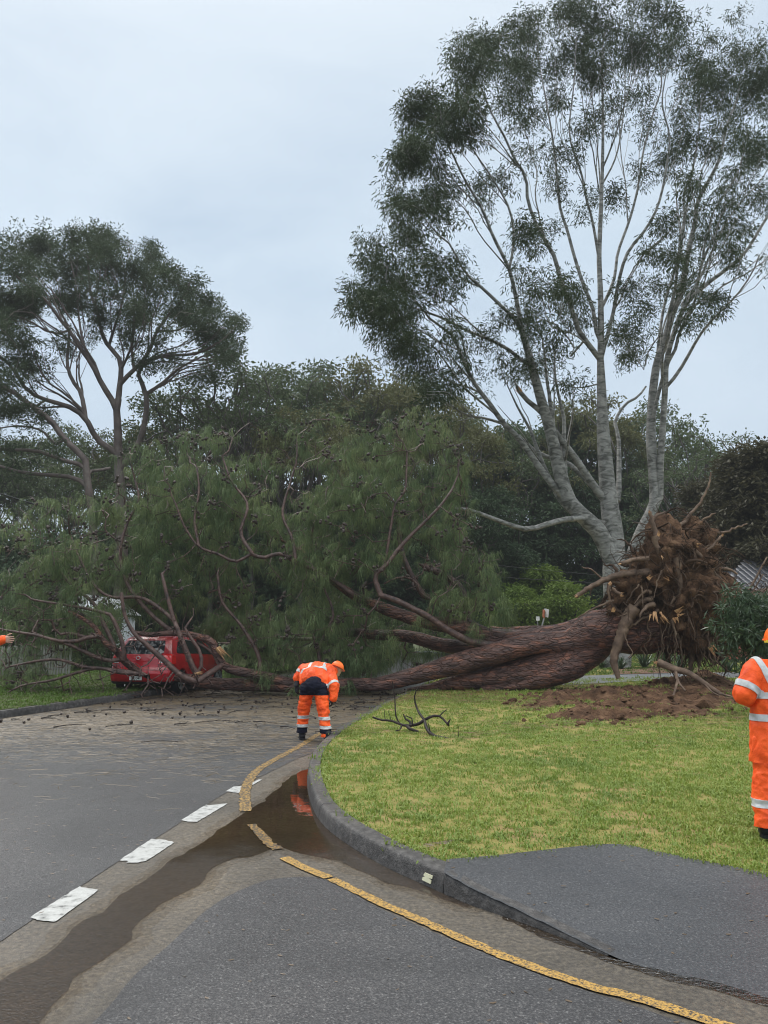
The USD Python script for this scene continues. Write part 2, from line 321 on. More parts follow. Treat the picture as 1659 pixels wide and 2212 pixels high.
# the lie of the land, one sheet to the horizon
gx = np.unique(np.r_[np.linspace(-1500, -100, 8), np.linspace(-100, 100, 41), np.linspace(100, 1500, 8)])
gy = np.unique(np.r_[np.linspace(-300, -40, 5), np.linspace(-40, 120, 41), np.linspace(120, 2500, 9)])
GX, GY = np.meshgrid(gx, gy)
nx, ny = len(gx), len(gy)
ii = (np.arange(ny - 1)[:, None] * nx + np.arange(nx - 1)).ravel()
obj('ground', (np.c_[GX.ravel(), GY.ravel(), rise(GY.ravel()) - 0.06], np.c_[ii, ii + 1, ii + nx + 1, ii + nx]), 'verge_soil', kind='structure')

# side of the road that is road: left of the kerb line
V0, V1 = gnd(0, 1553)[:2], gnd(259, 1514)[:2]
vd = (V1 - V0) / np.linalg.norm(V1 - V0)
VERGE = np.array([V0 - vd * 30, V0, V1, V1 + vd * 8, V1 + vd * 8 + d0 * 40])
roadpoly = Polygon(np.vstack([KERB, [[KERB[-1][0] + 3, -12]], [[-45, -12]], [[-45, VERGE[0][1]]], VERGE])).buffer(0)
obj('road_base', sheet(roadpoly.buffer(0.4), road_z, 0.0), 'drain_concrete', kind='structure')

main_px = [(892, 1500), (829, 1531), (740, 1586), (690, 1620), (640, 1640), (575, 1672), (525, 1693), (450, 1736), (345, 1806), (262, 1858), (175, 1915), (60, 1995), (-60, 2075), (-260, 2210)]
ME = np.array([gnd(*p)[:2] for p in main_px])
ME = np.vstack([ME[0] + d0 * 26, ME, ME[-1] + (ME[-1] - ME[-2]) * 3])
def ragged(L, amp=0.03, f=3.0, seed=0, step=0.06):
    L = resample(L, step)
    n = meshkit.fbm(np.c_[L * f, np.full(len(L), seed * 7.3)], 4, seed) - 0.5
    n2 = meshkit.fbm(np.c_[L * f, np.full(len(L), seed * 3.3 + 50)], 4, seed + 9) - 0.5
    return L + amp * np.c_[n, n2]
MEr = ragged(catmull(ME, 8), 0.05, 3, 1)
mainpoly = Polygon(np.vstack([MEr, [[MEr[-1][0] - 5, -12]], [[-45, -12]], [[-45, VERGE[0][1]]], VERGE])).buffer(0)
obj('main_road', sheet(mainpoly.intersection(roadpoly.buffer(0.3)), road_z, 0.004), 'main_asphalt', kind='structure')

side_px = [(40, 2330), (120, 2262), (200, 2212), (275, 2125), (345, 2061), (425, 1984), (462, 1956), (500, 1934), (575, 1904), (650, 1895), (710, 1902), (750, 1925), (829, 1967), (979, 2033), (1179, 2112), (1329, 2160), (1479, 2212), (1640, 2265), (1800, 2310)]
SE = np.array([gnd(*p)[:2] for p in side_px])
SE = np.vstack([[SE[0][0] - 1.2, -10], SE, [SE[-1][0] + 12, SE[-1][1] - 2.5], [SE[-1][0] + 12, -10]])
side_edge = ragged(catmull(SE[1:-2], 8), 0.05, 3, 2)
sidepoly = Polygon(np.vstack([SE[:1], side_edge, SE[-2:]])).buffer(0)
obj('side_street', sheet(sidepoly, road_z, 0.004), 'side_asphalt', kind='structure')

pud_px = [c3(*p) for p in [(1300, 12), (1240, 50), (1180, 110), (1110, 165), (1040, 205), (900, 300), (760, 390), (690, 440), (620, 492), (520, 545), (470, 585), (440, 628), (320, 692), (200, 800), (60, 882), (-60, 960), (-250, 1120), (60, 1180), (160, 1095), (310, 962), (330, 905), (430, 830), (560, 742), (575, 705), (620, 660), (700, 590), (760, 552), (850, 512), (900, 462), (930, 432), (1010, 392), (1060, 388), (1110, 375), (1200, 340), (1330, 380), (1440, 402), (1540, 440), (1659, 490)]] + [(889, 1920), (949, 1940), (1015, 1962), (1020, 1957), (932, 1915), (829, 1866), (752, 1819), (699, 1776), (675, 1732), (667, 1689), (672, 1658)]
PUD = np.array([gnd(*p)[:2] for p in pud_px])
pudpoly = Polygon(ragged(np.vstack([PUD, PUD[:1]]), 0.09, 4, 3, 0.04)).buffer(0)
obj('puddle', sheet(pudpoly, road_z, 0.003), 'water', kind='structure')
for k_, (grow_, tint) in enumerate([(.04, .93), (.11, .95)]):
    MATS['damp'] = usdkit.material(stage, f'/World/Looks/damp_{k_}', {'t': ('transparent_bsdf', {'color': (tint, tint * .985, tint * .965)})}, [], surface='t.BSDF')
    ring = Polygon(ragged(np.array(pudpoly.buffer(grow_).exterior.coords) if pudpoly.geom_type == 'Polygon' else np.array(max(pudpoly.buffer(grow_).geoms, key=lambda g_: g_.area).exterior.coords), .14, 6, 60 + k_, .03)).buffer(0).difference(pudpoly)
    obj('damp_edge', sheet(ring, road_z, 0.0022 - .0005 * k_), 'damp', kind='structure')
g2 = np.array([gnd(*p)[:2] for p in [c4(*q) for q in [(540, 650), (640, 700), (760, 742), (880, 790), (1000, 838), (1130, 872), (1260, 905), (1400, 935), (1520, 972), (1640, 1010)]]])
gutpoly = LineString(ragged(g2, 0.10, 5, 5, 0.03)).buffer(0.05)
obj('gutter_water', sheet(gutpoly.difference(pudpoly), road_z, 0.0025), 'stream', kind='structure')

# painted markings
dashes = [
    [[(130, 648), (345, 514), (353, 520), (150, 655)], [(155, 662), (362, 520), (425, 528), (402, 548), (240, 668)]],
    [[(515, 403), (655, 308), (668, 310), (530, 405)], [(548, 412), (680, 310), (722, 315), (600, 412)], [(610, 408), (740, 318), (752, 325), (632, 405)]],
    [[(783, 228), (890, 160), (900, 163), (800, 232)], [(808, 234), (905, 163), (985, 155), (850, 236)]],
    [[(975, 103), (1010, 82), (1058, 80), (1120, 50), (1132, 52), (1030, 110)], [(1046, 56), (1070, 42), (1082, 45), (1060, 58)]]]
dash_where = ['nearest the camera, at the left of the wet drain', 'second from the camera, left of the broad puddle', 'third from the camera, beside the top of the puddle', 'farthest, crossed by the old yellow line']
for k, dd in enumerate(dashes):
    polys = []
    for j, q in enumerate(dd):
        w = np.array([gnd(*c3(*p))[:2] for p in q])
        polys.append(Polygon(ragged(np.vstack([w, w[:1]]), 0.022, 16, 20 + k * 3 + j, 0.02)).buffer(0))
    obj('lane_dash', sheet(Polygon(max(getattr(unary_union(polys).buffer(.03).buffer(-.03), 'geoms', [unary_union(polys).buffer(.03).buffer(-.03)]), key=lambda g_: g_.area).exterior).buffer(0), road_z, 0.0065), 'white_paint', label='worn white lane dash ' + dash_where[k], cat='road marking', group='white lane dashes along the edge of the main road')

def painted(name, pts, w, m, label, amp=0.03, seed=0):
    L = np.array([gnd(*p)[:2] for p in pts])
    L = resample(catmull(L, 8), 0.04)
    t = np.gradient(L, axis=0); t /= np.linalg.norm(t, axis=1)[:, None]
    nrm = np.c_[-t[:, 1], t[:, 0]]
    na = meshkit.fbm(np.c_[L * 28, np.full(len(L), seed)], 4, seed) - 0.5; nb = meshkit.fbm(np.c_[L * 28, np.full(len(L), seed + 30)], 4, seed + 3) - 0.5
    P_ = Polygon(np.vstack([L + nrm * (w / 2 + amp * na)[:, None], (L - nrm * (w / 2 + amp * nb)[:, None])[::-1]])).buffer(0)
    obj(name, sheet(P_, road_z, 0.0085), m, label=label, cat='road marking')
painted('yellow_line', [c3(1228, 390), c3(1310, 432), c3(1420, 478)], 0.088, 'yellow_paint', 'bright yellow kerbside line, short solid start beside the puddle', 0.02, 3)
painted('yellow_line', [c3(1432, 483), c3(1560, 545), c4(0, 595), c4(120, 645), c4(250, 703), c4(500, 810), c4(800, 920), c4(1150, 1017), c4(1400, 1095), (1700, 2258)], 0.078, 'yellow_paint', 'long curved yellow line along the side street gutter', 0.03, 5)
painted('yellow_line', [(829, 1533), (770, 1570), (700, 1582), (650, 1611), (600, 1638), (560, 1662), (540, 1684), (531, 1705), (529, 1726), (530, 1754)], 0.115, 'worn_yellow_paint', 'faded yellow line curving past the bending worker into the puddle', 0.045, 7)
painted('yellow_line', [(543, 1782), (560, 1800), (580, 1822), (600, 1836)], 0.09, 'scrap_yellow_paint', 'short worn scrap of yellow line under the puddle', 0.05, 9)

# kerb: one long concrete section swept along the gutter, stopping at the joint with the apron
joint = np.array(gnd(935, 1920)[:2])
js = kl.project(Point(joint))
S = np.r_[0, np.cumsum(np.linalg.norm(np.diff(KERB, axis=0), axis=1))]
tn = np.gradient(KERB, axis=0); tn /= np.linalg.norm(tn, axis=1)[:, None]
side = np.c_[-tn[:, 1], tn[:, 0]]
if (Polygon(np.vstack([KERB, [[40, -12], [40, 60]]]))).buffer(0).contains(Point(*(KERB[len(KERB)//2] + side[len(KERB)//2] * 0.3))):
    nsd = side
else:
    nsd = -side
def sweep_profile(i0, i1, prof, base=road_z):
    """prof: (offset away from road, height) list or a function of index giving it"""
    V, k = [], None
    for i in range(i0, i1):
        pr = prof(i) if callable(prof) else prof
        k = len(pr)
        for o, h in pr:
            q = KERB[i] + nsd[i] * o
            V.append([q[0], q[1], float(base(q[0], KERB[i][1])) + h])
    n = i1 - i0
    Fq = [(a * k + b, a * k + (b + 1), (a + 1) * k + (b + 1), (a + 1) * k + b) for a in range(n - 1) for b in range(k - 1)]
    Fq = np.array(Fq)
    Fq = np.vstack([Fq[:, [0, 1, 2]], Fq[:, [0, 2, 3]]])
    caps = []
    for e in (0, n - 1):
        caps += [(e * k, e * k + b, e * k + b + 1) for b in range(1, k - 1)]
    m = trimesh.Trimesh(np.array(V), np.vstack([Fq, caps]), process=False)
    return m
ij = int(np.searchsorted(S, js))
prof = [(0.0, -0.06), (0.0, 0.0), (0.012, 0.085), (0.02, 0.118), (0.035, 0.133), (0.055, 0.139), (0.16, 0.142), (0.17, 0.10), (0.17, -0.06)]
segL = 2.4
kb = thing('kerb', 'dark weathered concrete kerb curving round the lawn corner', 'kerb')
i = ij
sn = 0
while i > 40:
    j = max(0, int(np.searchsorted(S, S[i] - (segL if S[i] > S[ij] - 14 else 6))))
    m = sweep_profile(j, i + 1, prof)
    n_ = len(prof); m.vertices[-n_:] -= np.r_[tn[i], 0] * .006; m.vertices[:n_] += np.r_[tn[j], 0] * .006
    m.vertices += 0.006 * (meshkit.fbm(m.vertices * 6, 3, 5)[:, None] - 0.5) * np.array([1, 1, 1])
    obj('kerb_section', m, 'kerb_concrete', kb, smooth=40)
    i = j if S[i] - S[j] > 0.3 else 0
    # a fine joint between sections
# apron crossing
apr_px = [(965, 1861), (1069, 1851), (1149, 1841), (1229, 1831), (1304, 1823), (1359, 1825), (1404, 1835), (1529, 1860), (1659, 1886), (1760, 1908)]
def apron_h(i):
    s = S[i] - S[ij]
    a = np.interp(s, [0, 0.45, 1.05, 1.5, 3.2, 3.7, 4.4, 9], [0.138, 0.085, 0.03, 0.001, 0.001, 0.03, 0.06, 0.07])
    return float(a)
AE = np.array([land(*p)[:2] for p in apr_px])
AE = resample(catmull(AE, 6), 0.1)
apoly = Polygon(np.vstack([KERB[ij:ij + 1] + tn[ij] * .012, KERB[ij + 1:], [[KERB[-1][0] + 1, KERB[-1][1] + 1.0]], AE[::-1]])).buffer(0)
kt_edge = cKDTree(KERB[ij:]); kt_back = cKDTree(AE)
def apron_z(x, y):
    p = np.stack(np.broadcast_arrays(np.asarray(x, float), np.asarray(y, float)), -1)
    d1, i1 = kt_edge.query(p); d2, _ = kt_back.query(p)
    h = np.array([apron_h(ij + k) for k in np.atleast_1d(i1)]).reshape(d1.shape)
    # the slab is dished towards the gutter: low over its front 0.4 m, then climbing to the lawn
    t = np.clip(d1 / (d1 + d2 + 1e-6), 0, 1)
    t = t * t * (3 - 2 * t)
    return h * (1 - t) + (0.135 + 0.012) * t
av, af = sheet(apoly, lambda x, y: apron_z(x, y), 0.0, 0.18, square=True)
apm = trimesh.Trimesh(av, af, process=False); apm.merge_vertices()
ap = thing('apron', 'smooth dark grey driveway apron ramp between kerb and lawn', 'driveway ramp')
obj('slab', apm, 'apron_asphalt', ap, smooth=50)
K0 = KERB.copy(); KERB[ij] = KERB[ij] + tn[ij] * .012
for a0_, a1_ in ((ij, int(np.searchsorted(S, S[ij] + 1.42))), (int(np.searchsorted(S, S[ij] + 3.25)), len(KERB) - 2)):
    obj('slab_edge', sweep_profile(a0_, a1_, lambda i: [(-0.002, -0.05), (-0.002, apron_h(i) * 0.55), (0.006, apron_h(i) * 0.93), (0.03, apron_h(i) + 0.003), (0.09, apron_h(i) + 0.003), (0.10, -0.05)]), 'kerb_concrete', ap, smooth=40)
KERB[:] = K0
# lawn
lawn_in = Polygon(np.vstack([KERB[:ij + 1] + nsd[:ij + 1] * 0.155, AE, [[60, AE[-1][1]]], [[60, 75]], [KERB[0] + [0, 20]]])).buffer(0)
drive_px = [(1030, 1493), (1140, 1481), (1244, 1479), (1340, 1473), (1660, 1463), (1900, 1458), (1900, 1447), (1660, 1452), (1331, 1458), (1244, 1461), (1140, 1467), (1000, 1476)]
drvpoly = Polygon(np.array([land(*p)[:2] for p in drive_px])).buffer(0.05)
obj('lawn', sheet(lawn_in, lawn_z, -0.01, 0.8, square=True), 'lawn_soil', kind='structure')
obj('footpath', sheet(drvpoly, lawn_z, 0.012, 1.0, square=True), 'far_concrete', kind='structure')
# left verge with its own low kerb
vpoly = Polygon(np.vstack([VERGE, [[-60, 70], [-60, VERGE[0][1]]]])).buffer(0)
def verge_z(x, y): return rise(y) + 0.17 + 0 * np.asarray(x)
obj('verge', sheet(vpoly.buffer(-0.12), verge_z, 0.0), 'verge_soil', kind='structure')
vk = resample(VERGE[:4], 0.6)
vn = np.gradient(vk, axis=0); vn /= np.linalg.norm(vn, axis=1)[:, None]; vn = np.c_[-vn[:, 1], vn[:, 0]]
if not vpoly.contains(Point(*(vk[3] + vn[3] * 0.3))): vn = -vn
VV = []
for q, n_ in zip(vk, vn):
    for o, h in [(0, -0.05), (0, 0.10), (0.03, 0.16), (0.16, 0.165), (0.2, 0.0)]:
        w = q + n_ * o; VV.append([w[0], w[1], float(rise(q[1])) + h])
VV = np.array(VV); k5 = 5
VF = np.array([(a * k5 + b, a * k5 + b + 1, (a + 1) * k5 + b + 1, (a + 1) * k5 + b) for a in range(len(vk) - 1) for b in range(k5 - 1)])
obj('verge_kerb', (VV, VF), 'kerb_concrete', smooth=40, label='low dark kerb along the far left grass verge', cat='kerb')
# ------------------------------------------------------------------ trees: limbs, twigs, leaves
class Skel:
    def __init__(s): s.pos, s.par, s.rad, s.fixed = [], [], [], []
    def add(s, p, par, r=0.0):
        s.pos.append(np.asarray(p, float)); s.par.append(par); s.rad.append(r); return len(s.pos) - 1
    def limb(s, P, R, step=0.5, root=False, wob=0.0):
        P = np.asarray(P, float); R = np.interp(np.linspace(0, 1, len(P)), np.linspace(0, 1, len(np.atleast_1d(R))), np.atleast_1d(R)) if len(np.atleast_1d(R)) != len(P) else np.asarray(R, float)
        Q = resample(catmull(np.c_[P, R], 6), step)
        if root or not s.pos: last = -1
        else:
            d = np.linalg.norm(np.array(s.pos) - Q[0, :3], axis=1); last = int(np.argmin(d))
        for i, q in enumerate(Q):
            if wob and i: q = np.r_[q[:3] + rng.normal(0, wob, 3), q[3]]
            last = s.add(q[:3], last, max(q[3], 0.004))
        return last
    def grow(s, targets, bf=0.25, step=0.5, jit=0.05, sag=0.0):
        """join the targets to the limbs, each by the cheapest way (distance plus a share of the way along the wood)"""
        P = np.array(s.pos); n0 = len(P)
        plen = np.zeros(n0)
        for i in range(n0):
            if s.par[i] >= 0: plen[i] = 0.25 * np.linalg.norm(P[i] - P[s.par[i]]) + plen[s.par[i]]
        T = np.asarray(targets, float); best = np.full(len(T), np.inf); arg = np.zeros(len(T), int)
        for a in range(0, n0, 400):
            D = np.linalg.norm(T[:, None] - P[None, a:a + 400], axis=2) + bf * plen[None, a:a + 400]
            j = D.argmin(1); d = D[np.arange(len(T)), j]; m = d < best
            best[m] = d[m]; arg[m] = j[m] + a
        todo = np.ones(len(T), bool); tips = np.zeros(len(T), int); PL = list(plen)
        for _ in range(len(T)):
            k = int(np.argmin(np.where(todo, best, np.inf))); todo[k] = False
            a = arg[k]; A = np.array(s.pos[a]); B = T[k]; L = np.linalg.norm(B - A); m = max(1, int(round(L / step)))
            last = a; new = []
            bend = rng.normal(0, 0.12 * L, 3) if L > step else np.zeros(3)
            for q in range(1, m + 1):
                t = q / m
                p = A * (1 - t) + B * t + bend * math.sin(math.pi * t) + (rng.normal(0, jit, 3) if q < m else 0)
                last = s.add(p, last, 0.0); PL.append(PL[s.par[last]] + np.linalg.norm(s.pos[last] - s.pos[s.par[last]])); new.append(last)
            tips[k] = last
            for q in new[-2:]:
                d = np.linalg.norm(T - s.pos[q], axis=1) + bf * PL[q]
                m_ = todo & (d < best); best[m_] = d[m_]; arg[m_] = q
        return tips
    def fix(s, r0, p=2.2):
        """keep the wood grown so far at its own thickness"""
        s.radii(r0, p); s.rad = list(s.R)
    def radii(s, r0=0.006, p=2.3, cap=0.75):
        n = len(s.pos); acc = np.zeros(n); R = np.array(s.rad)
        for i in range(n - 1, -1, -1):
            r = acc[i] ** (1 / p) if acc[i] > 0 else r0
            if R[i] <= 0: R[i] = max(r, r0)
            if s.par[i] >= 0: acc[s.par[i]] += R[i] ** p
        for i in range(n):
            q = s.par[i]
            if q >= 0 and s.rad[i] <= 0: R[i] = min(R[i], cap * R[q] if s.rad[q] > 0 else R[q])
        s.R = np.maximum(R, r0 * 0.6)
        return s.R
    def mesh(s, sides=((0.0, 3), (0.03, 5), (0.09, 9), (0.25, 18)), bumpy=0.0, split=0):
        P = np.array(s.pos); par = np.array(s.par); R = s.R; n = len(P)
        kids = [[] for _ in range(n)]
        for i in range(n):
            if par[i] >= 0: kids[par[i]].append(i)
        main = np.full(n, -1)
        for i in range(n):
            if kids[i]: main[i] = max(kids[i], key=lambda c: R[c])
        start = np.array([par[i] < 0 or main[par[i]] != i for i in range(n)])
        cls = np.zeros(n, int)
        for i in range(n):
            if start[i]:
                k = 3
                for lo, kk in sides:
                    if R[i] >= lo: k = kk
                cls[i] = k
            else: cls[i] = cls[par[i]]
        nxt = np.where(main >= 0, main, np.arange(n)); prv = np.where(par >= 0, par, np.arange(n))
        D = P[nxt] - P[prv]; D /= np.maximum(np.linalg.norm(D, axis=1), 1e-9)[:, None]
        ref = np.array([0.31, 0.93, 0.17]); ref /= np.linalg.norm(ref)
        U = np.cross(D, ref); U /= np.maximum(np.linalg.norm(U, axis=1), 1e-6)[:, None]; W = np.cross(D, U)
        VV, FF, KK = [], [], []
        for k in sorted(set(cls)):
            a = np.arange(k) / k * 2 * math.pi
            nodes = np.flatnonzero(cls == k)
            ring = {}
            st = nodes[start[nodes] & (par[nodes] >= 0)]
            # ring of each node, then an extra ring at the parent for each chain start
            cen = np.vstack([P[nodes], P[par[st]]]); rr = np.r_[R[nodes], R[st]]
            dd = P[st] - P[par[st]]; dd /= np.maximum(np.linalg.norm(dd, axis=1), 1e-9)[:, None]
            u2 = np.cross(dd, ref); u2 /= np.maximum(np.linalg.norm(u2, axis=1), 1e-6)[:, None]; w2 = np.cross(dd, u2)
            UU = np.vstack([U[nodes], u2]); WW = np.vstack([W[nodes], w2])
            v = cen[:, None] + rr[:, None, None] * (np.cos(a)[None, :, None] * UU[:, None] + np.sin(a)[None, :, None] * WW[:, None])
            if bumpy and k >= 9:
                nz = meshkit.fbm(v.reshape(-1, 3) * np.array([2.2, 2.2, 0.9]), 4, 3).reshape(len(cen), k) - 0.5
                v = cen[:, None] + (v - cen[:, None]) * (1 + bumpy * nz[..., None])
            idx = np.full(n, -1); idx[nodes] = np.arange(len(nodes)); idx2 = np.full(n, -1); idx2[st] = len(nodes) + np.arange(len(st))
            has = nodes[par[nodes] >= 0]
            a0 = np.where(start[has], idx2[has], idx[par[has]]); b0 = idx[has]
            j = np.arange(k); j2 = (j + 1) % k
            q = np.stack([a0[:, None] * k + j, a0[:, None] * k + j2, b0[:, None] * k + j2, b0[:, None] * k + j], 2).reshape(-1, 4)
            f = np.vstack([q[:, [0, 1, 2]], q[:, [0, 2, 3]]])
            ends = nodes[main[nodes] < 0]
            if k >= 5 and len(ends):
                for e in ends:
                    f = np.vstack([f, [(idx[e] * k, idx[e] * k + c, idx[e] * k + c + 1) for c in range(1, k - 1)]])
            VV.append(v.reshape(-1, 3)); FF.append(f); KK.append(k)
        def join(sel):
            v_, f_, o = [], [], 0
            for a_, b_, k_ in zip(VV, FF, KK):
                if sel(k_): v_.append(a_); f_.append(b_ + o); o += len(a_)
            return np.vstack(v_), np.vstack(f_)
        if split: return join(lambda k_: k_ >= split), join(lambda k_: k_ < split)
        return join(lambda k_: True)

def leaf_cluster(r, n, length, width, droop, seed, shape=1.0):
    """n narrow folded leaves through a ball of radius r, as kites of two triangles"""
    g = np.random.default_rng(seed)
    c = g.normal(0, 1, (n, 3)); c *= (r * g.random(n)[:, None] ** 0.45) / np.linalg.norm(c, axis=1)[:, None]; c[:, 2] *= shape
    out = c / np.maximum(np.linalg.norm(c, axis=1), 1e-6)[:, None]
    d = out * 0.7 + g.normal(0, 0.5, (n, 3)); d[:, 2] -= droop
    d /= np.linalg.norm(d, axis=1)[:, None]
    w = np.cross(d, g.normal(0, 1, (n, 3))); w /= np.linalg.norm(w, axis=1)[:, None]
    L = length * g.uniform(0.6, 1.25, n)[:, None]; Wd = width * g.uniform(0.7, 1.2, n)[:, None]
    nn = np.cross(d, w)
    bend = nn * L * 0.12
    v = np.stack([c, c + d * L * 0.45 + w * Wd / 2 + bend, c + d * L + np.array([0, 0, -0.15]) * L * droop, c + d * L * 0.45 - w * Wd / 2 + bend], 1).reshape(-1, 3)
    b = np.arange(n)[:, None] * 4
    return v, np.vstack([b + [0, 1, 2], b + [0, 2, 3]])

def px_limbs(sk, limbs, d0, step, rscale=1.0):
    """limbs drawn as sight lines with a distance for their far end; each starts where it meets the wood already there"""
    traced = []
    for pts, r0, r1, dd in limbs:
        pts = np.asarray(pts, float)
        if sk.pos and len(traced):
            allp = np.vstack([t[0] for t in traced]); alld = np.concatenate([t[1] for t in traced])
            j = np.argmin(np.linalg.norm(allp - pts[0, :2], axis=1)); ds = alld[j]
        else: ds = d0
        n = len(pts); L = np.r_[0, np.cumsum(np.linalg.norm(np.diff(pts[:, :2], axis=0), axis=1))]; t = L / L[-1]
        if np.ndim(r0): rad_ = np.interp(np.arange(n), np.linspace(0, n - 1, len(r0)), r0)
        else: rad_ = r0 + (r1 - r0) * t
        dep = pts[:, 2] if pts.shape[1] > 2 else ds + (d0 + dd - ds) * t ** 1.15
        W = np.array([at(p[0], p[1], q) for p, q in zip(pts, dep)])
        R = rad_ / ppm(d0) * rscale
        sk.limb(W, R, step, root=not sk.pos)
        fine = catmull(np.c_[pts[:, :2], dep], 8)
        traced.append((fine[:, :2], fine[:, 2]))
    return np.vstack([t[0] for t in traced]), np.concatenate([t[1] for t in traced])

def boughs(sk, clumps, traced, d0, k, bf, r0, step=.7, jit=.10, g=rng):
    """longer side limbs that reach from far down the stems into the clumps"""
    tp, td = traced; T = []
    for c in clumps:
        j = int(np.argmin(np.linalg.norm(tp - [c[0], c[1]], axis=1)))
        for _ in range(k): T.append(at(c[0] + g.normal(0, c[2] * .45), c[1] + g.normal(0, c[2] * .4), td[j] + g.normal(0, 1.2)))
    sk.grow(np.array(T), bf=bf, step=step, jit=jit); sk.fix(r0)

def siblings(limbs, k, spread, g=rng, rmin=.9, skip=()):
    """side limbs that leave each drawn limb and fan out beside it"""
    out = []
    for i, (pts, r0, r1, dd) in enumerate(limbs):
        P = np.asarray(pts, float)[:, :2]; P = resample(catmull(P, 6), 22.0)
        if len(P) < 7 or i in skip: continue
        for _ in range(k):
            a = int(g.uniform(.15, .72) * len(P)); Q = P[a:]; m = max(4, int(len(Q) * g.uniform(.55, 1.12))); 
            t = np.linspace(0, 1, m); base = np.stack([np.interp(t * min(1, m / len(Q)), np.linspace(0, 1, len(Q)), Q[:, c]) for c in (0, 1)], 1)
            L = 22.0 * len(Q); dirv = P[-1] - P[a]; dirv = dirv / (np.linalg.norm(dirv) + 1e-6); nrm = np.array([-dirv[1], dirv[0]])
            u = g.choice([-1, 1]) * g.uniform(.5, 1.3) * spread * min(1, L / 260)
            w = base + nrm * (u * t ** .85)[:, None] + np.cumsum(g.normal(0, 1.8, (m, 2)), 0) * np.minimum(1, t * 3)[:, None]
            ra = r0 + (r1 - r0) * a / len(P) if not np.ndim(r0) else 4
            w[:, 1] = np.maximum(w[:, 1], P[:, 1].min() - 6)
            out.append((w.tolist(), max(rmin * 1.3, ra * g.uniform(.38, .6)), rmin, dd + g.normal(0, 1.6)))
    return out

def clump_targets(clumps, traced, n_per, spread, kr=0.9, g=rng):
    """twig ends inside the leafy clumps; a clump's distance follows the limb it is nearest to"""
    tp, td = traced; T, Rr = [], []
    for c in clumps:
        x, y, r = c[:3]; dens = c[3] if len(c) > 3 else 1.0
        j = np.argsort(np.linalg.norm(tp - [x, y], axis=1))[:12]
        d = td[j[0]] + g.normal(0, spread)
        rm = r / ppm(d) * kr
        n = max(3, int(n_per * dens * (r / 45) ** 2))
        o = g.normal(0, 1, (n, 3)); o *= (rm * g.random(n)[:, None] ** 0.5) / np.linalg.norm(o, axis=1)[:, None]
        T.append(at(x, y, d) + o * [1, 1.5, 0.85])
    return np.vstack(T)

def leafy(parent, name, tips, protos, matname, per=1, jitter=0.25, smin=0.7, smax=1.3, tilt=0.35, g=rng):
    P = np.repeat(tips, per, 0) + g.normal(0, jitter, (len(tips) * per, 3))
    n = len(P)
    return instancer(name, parent, protos, P, quat_yaw_tilt(g.uniform(0, 6.28, n), g.normal(0, tilt, n), g.normal(0, tilt, n)), g.uniform(smin, smax, n), g.integers(0, len(protos), n), matname, kind='stuff')

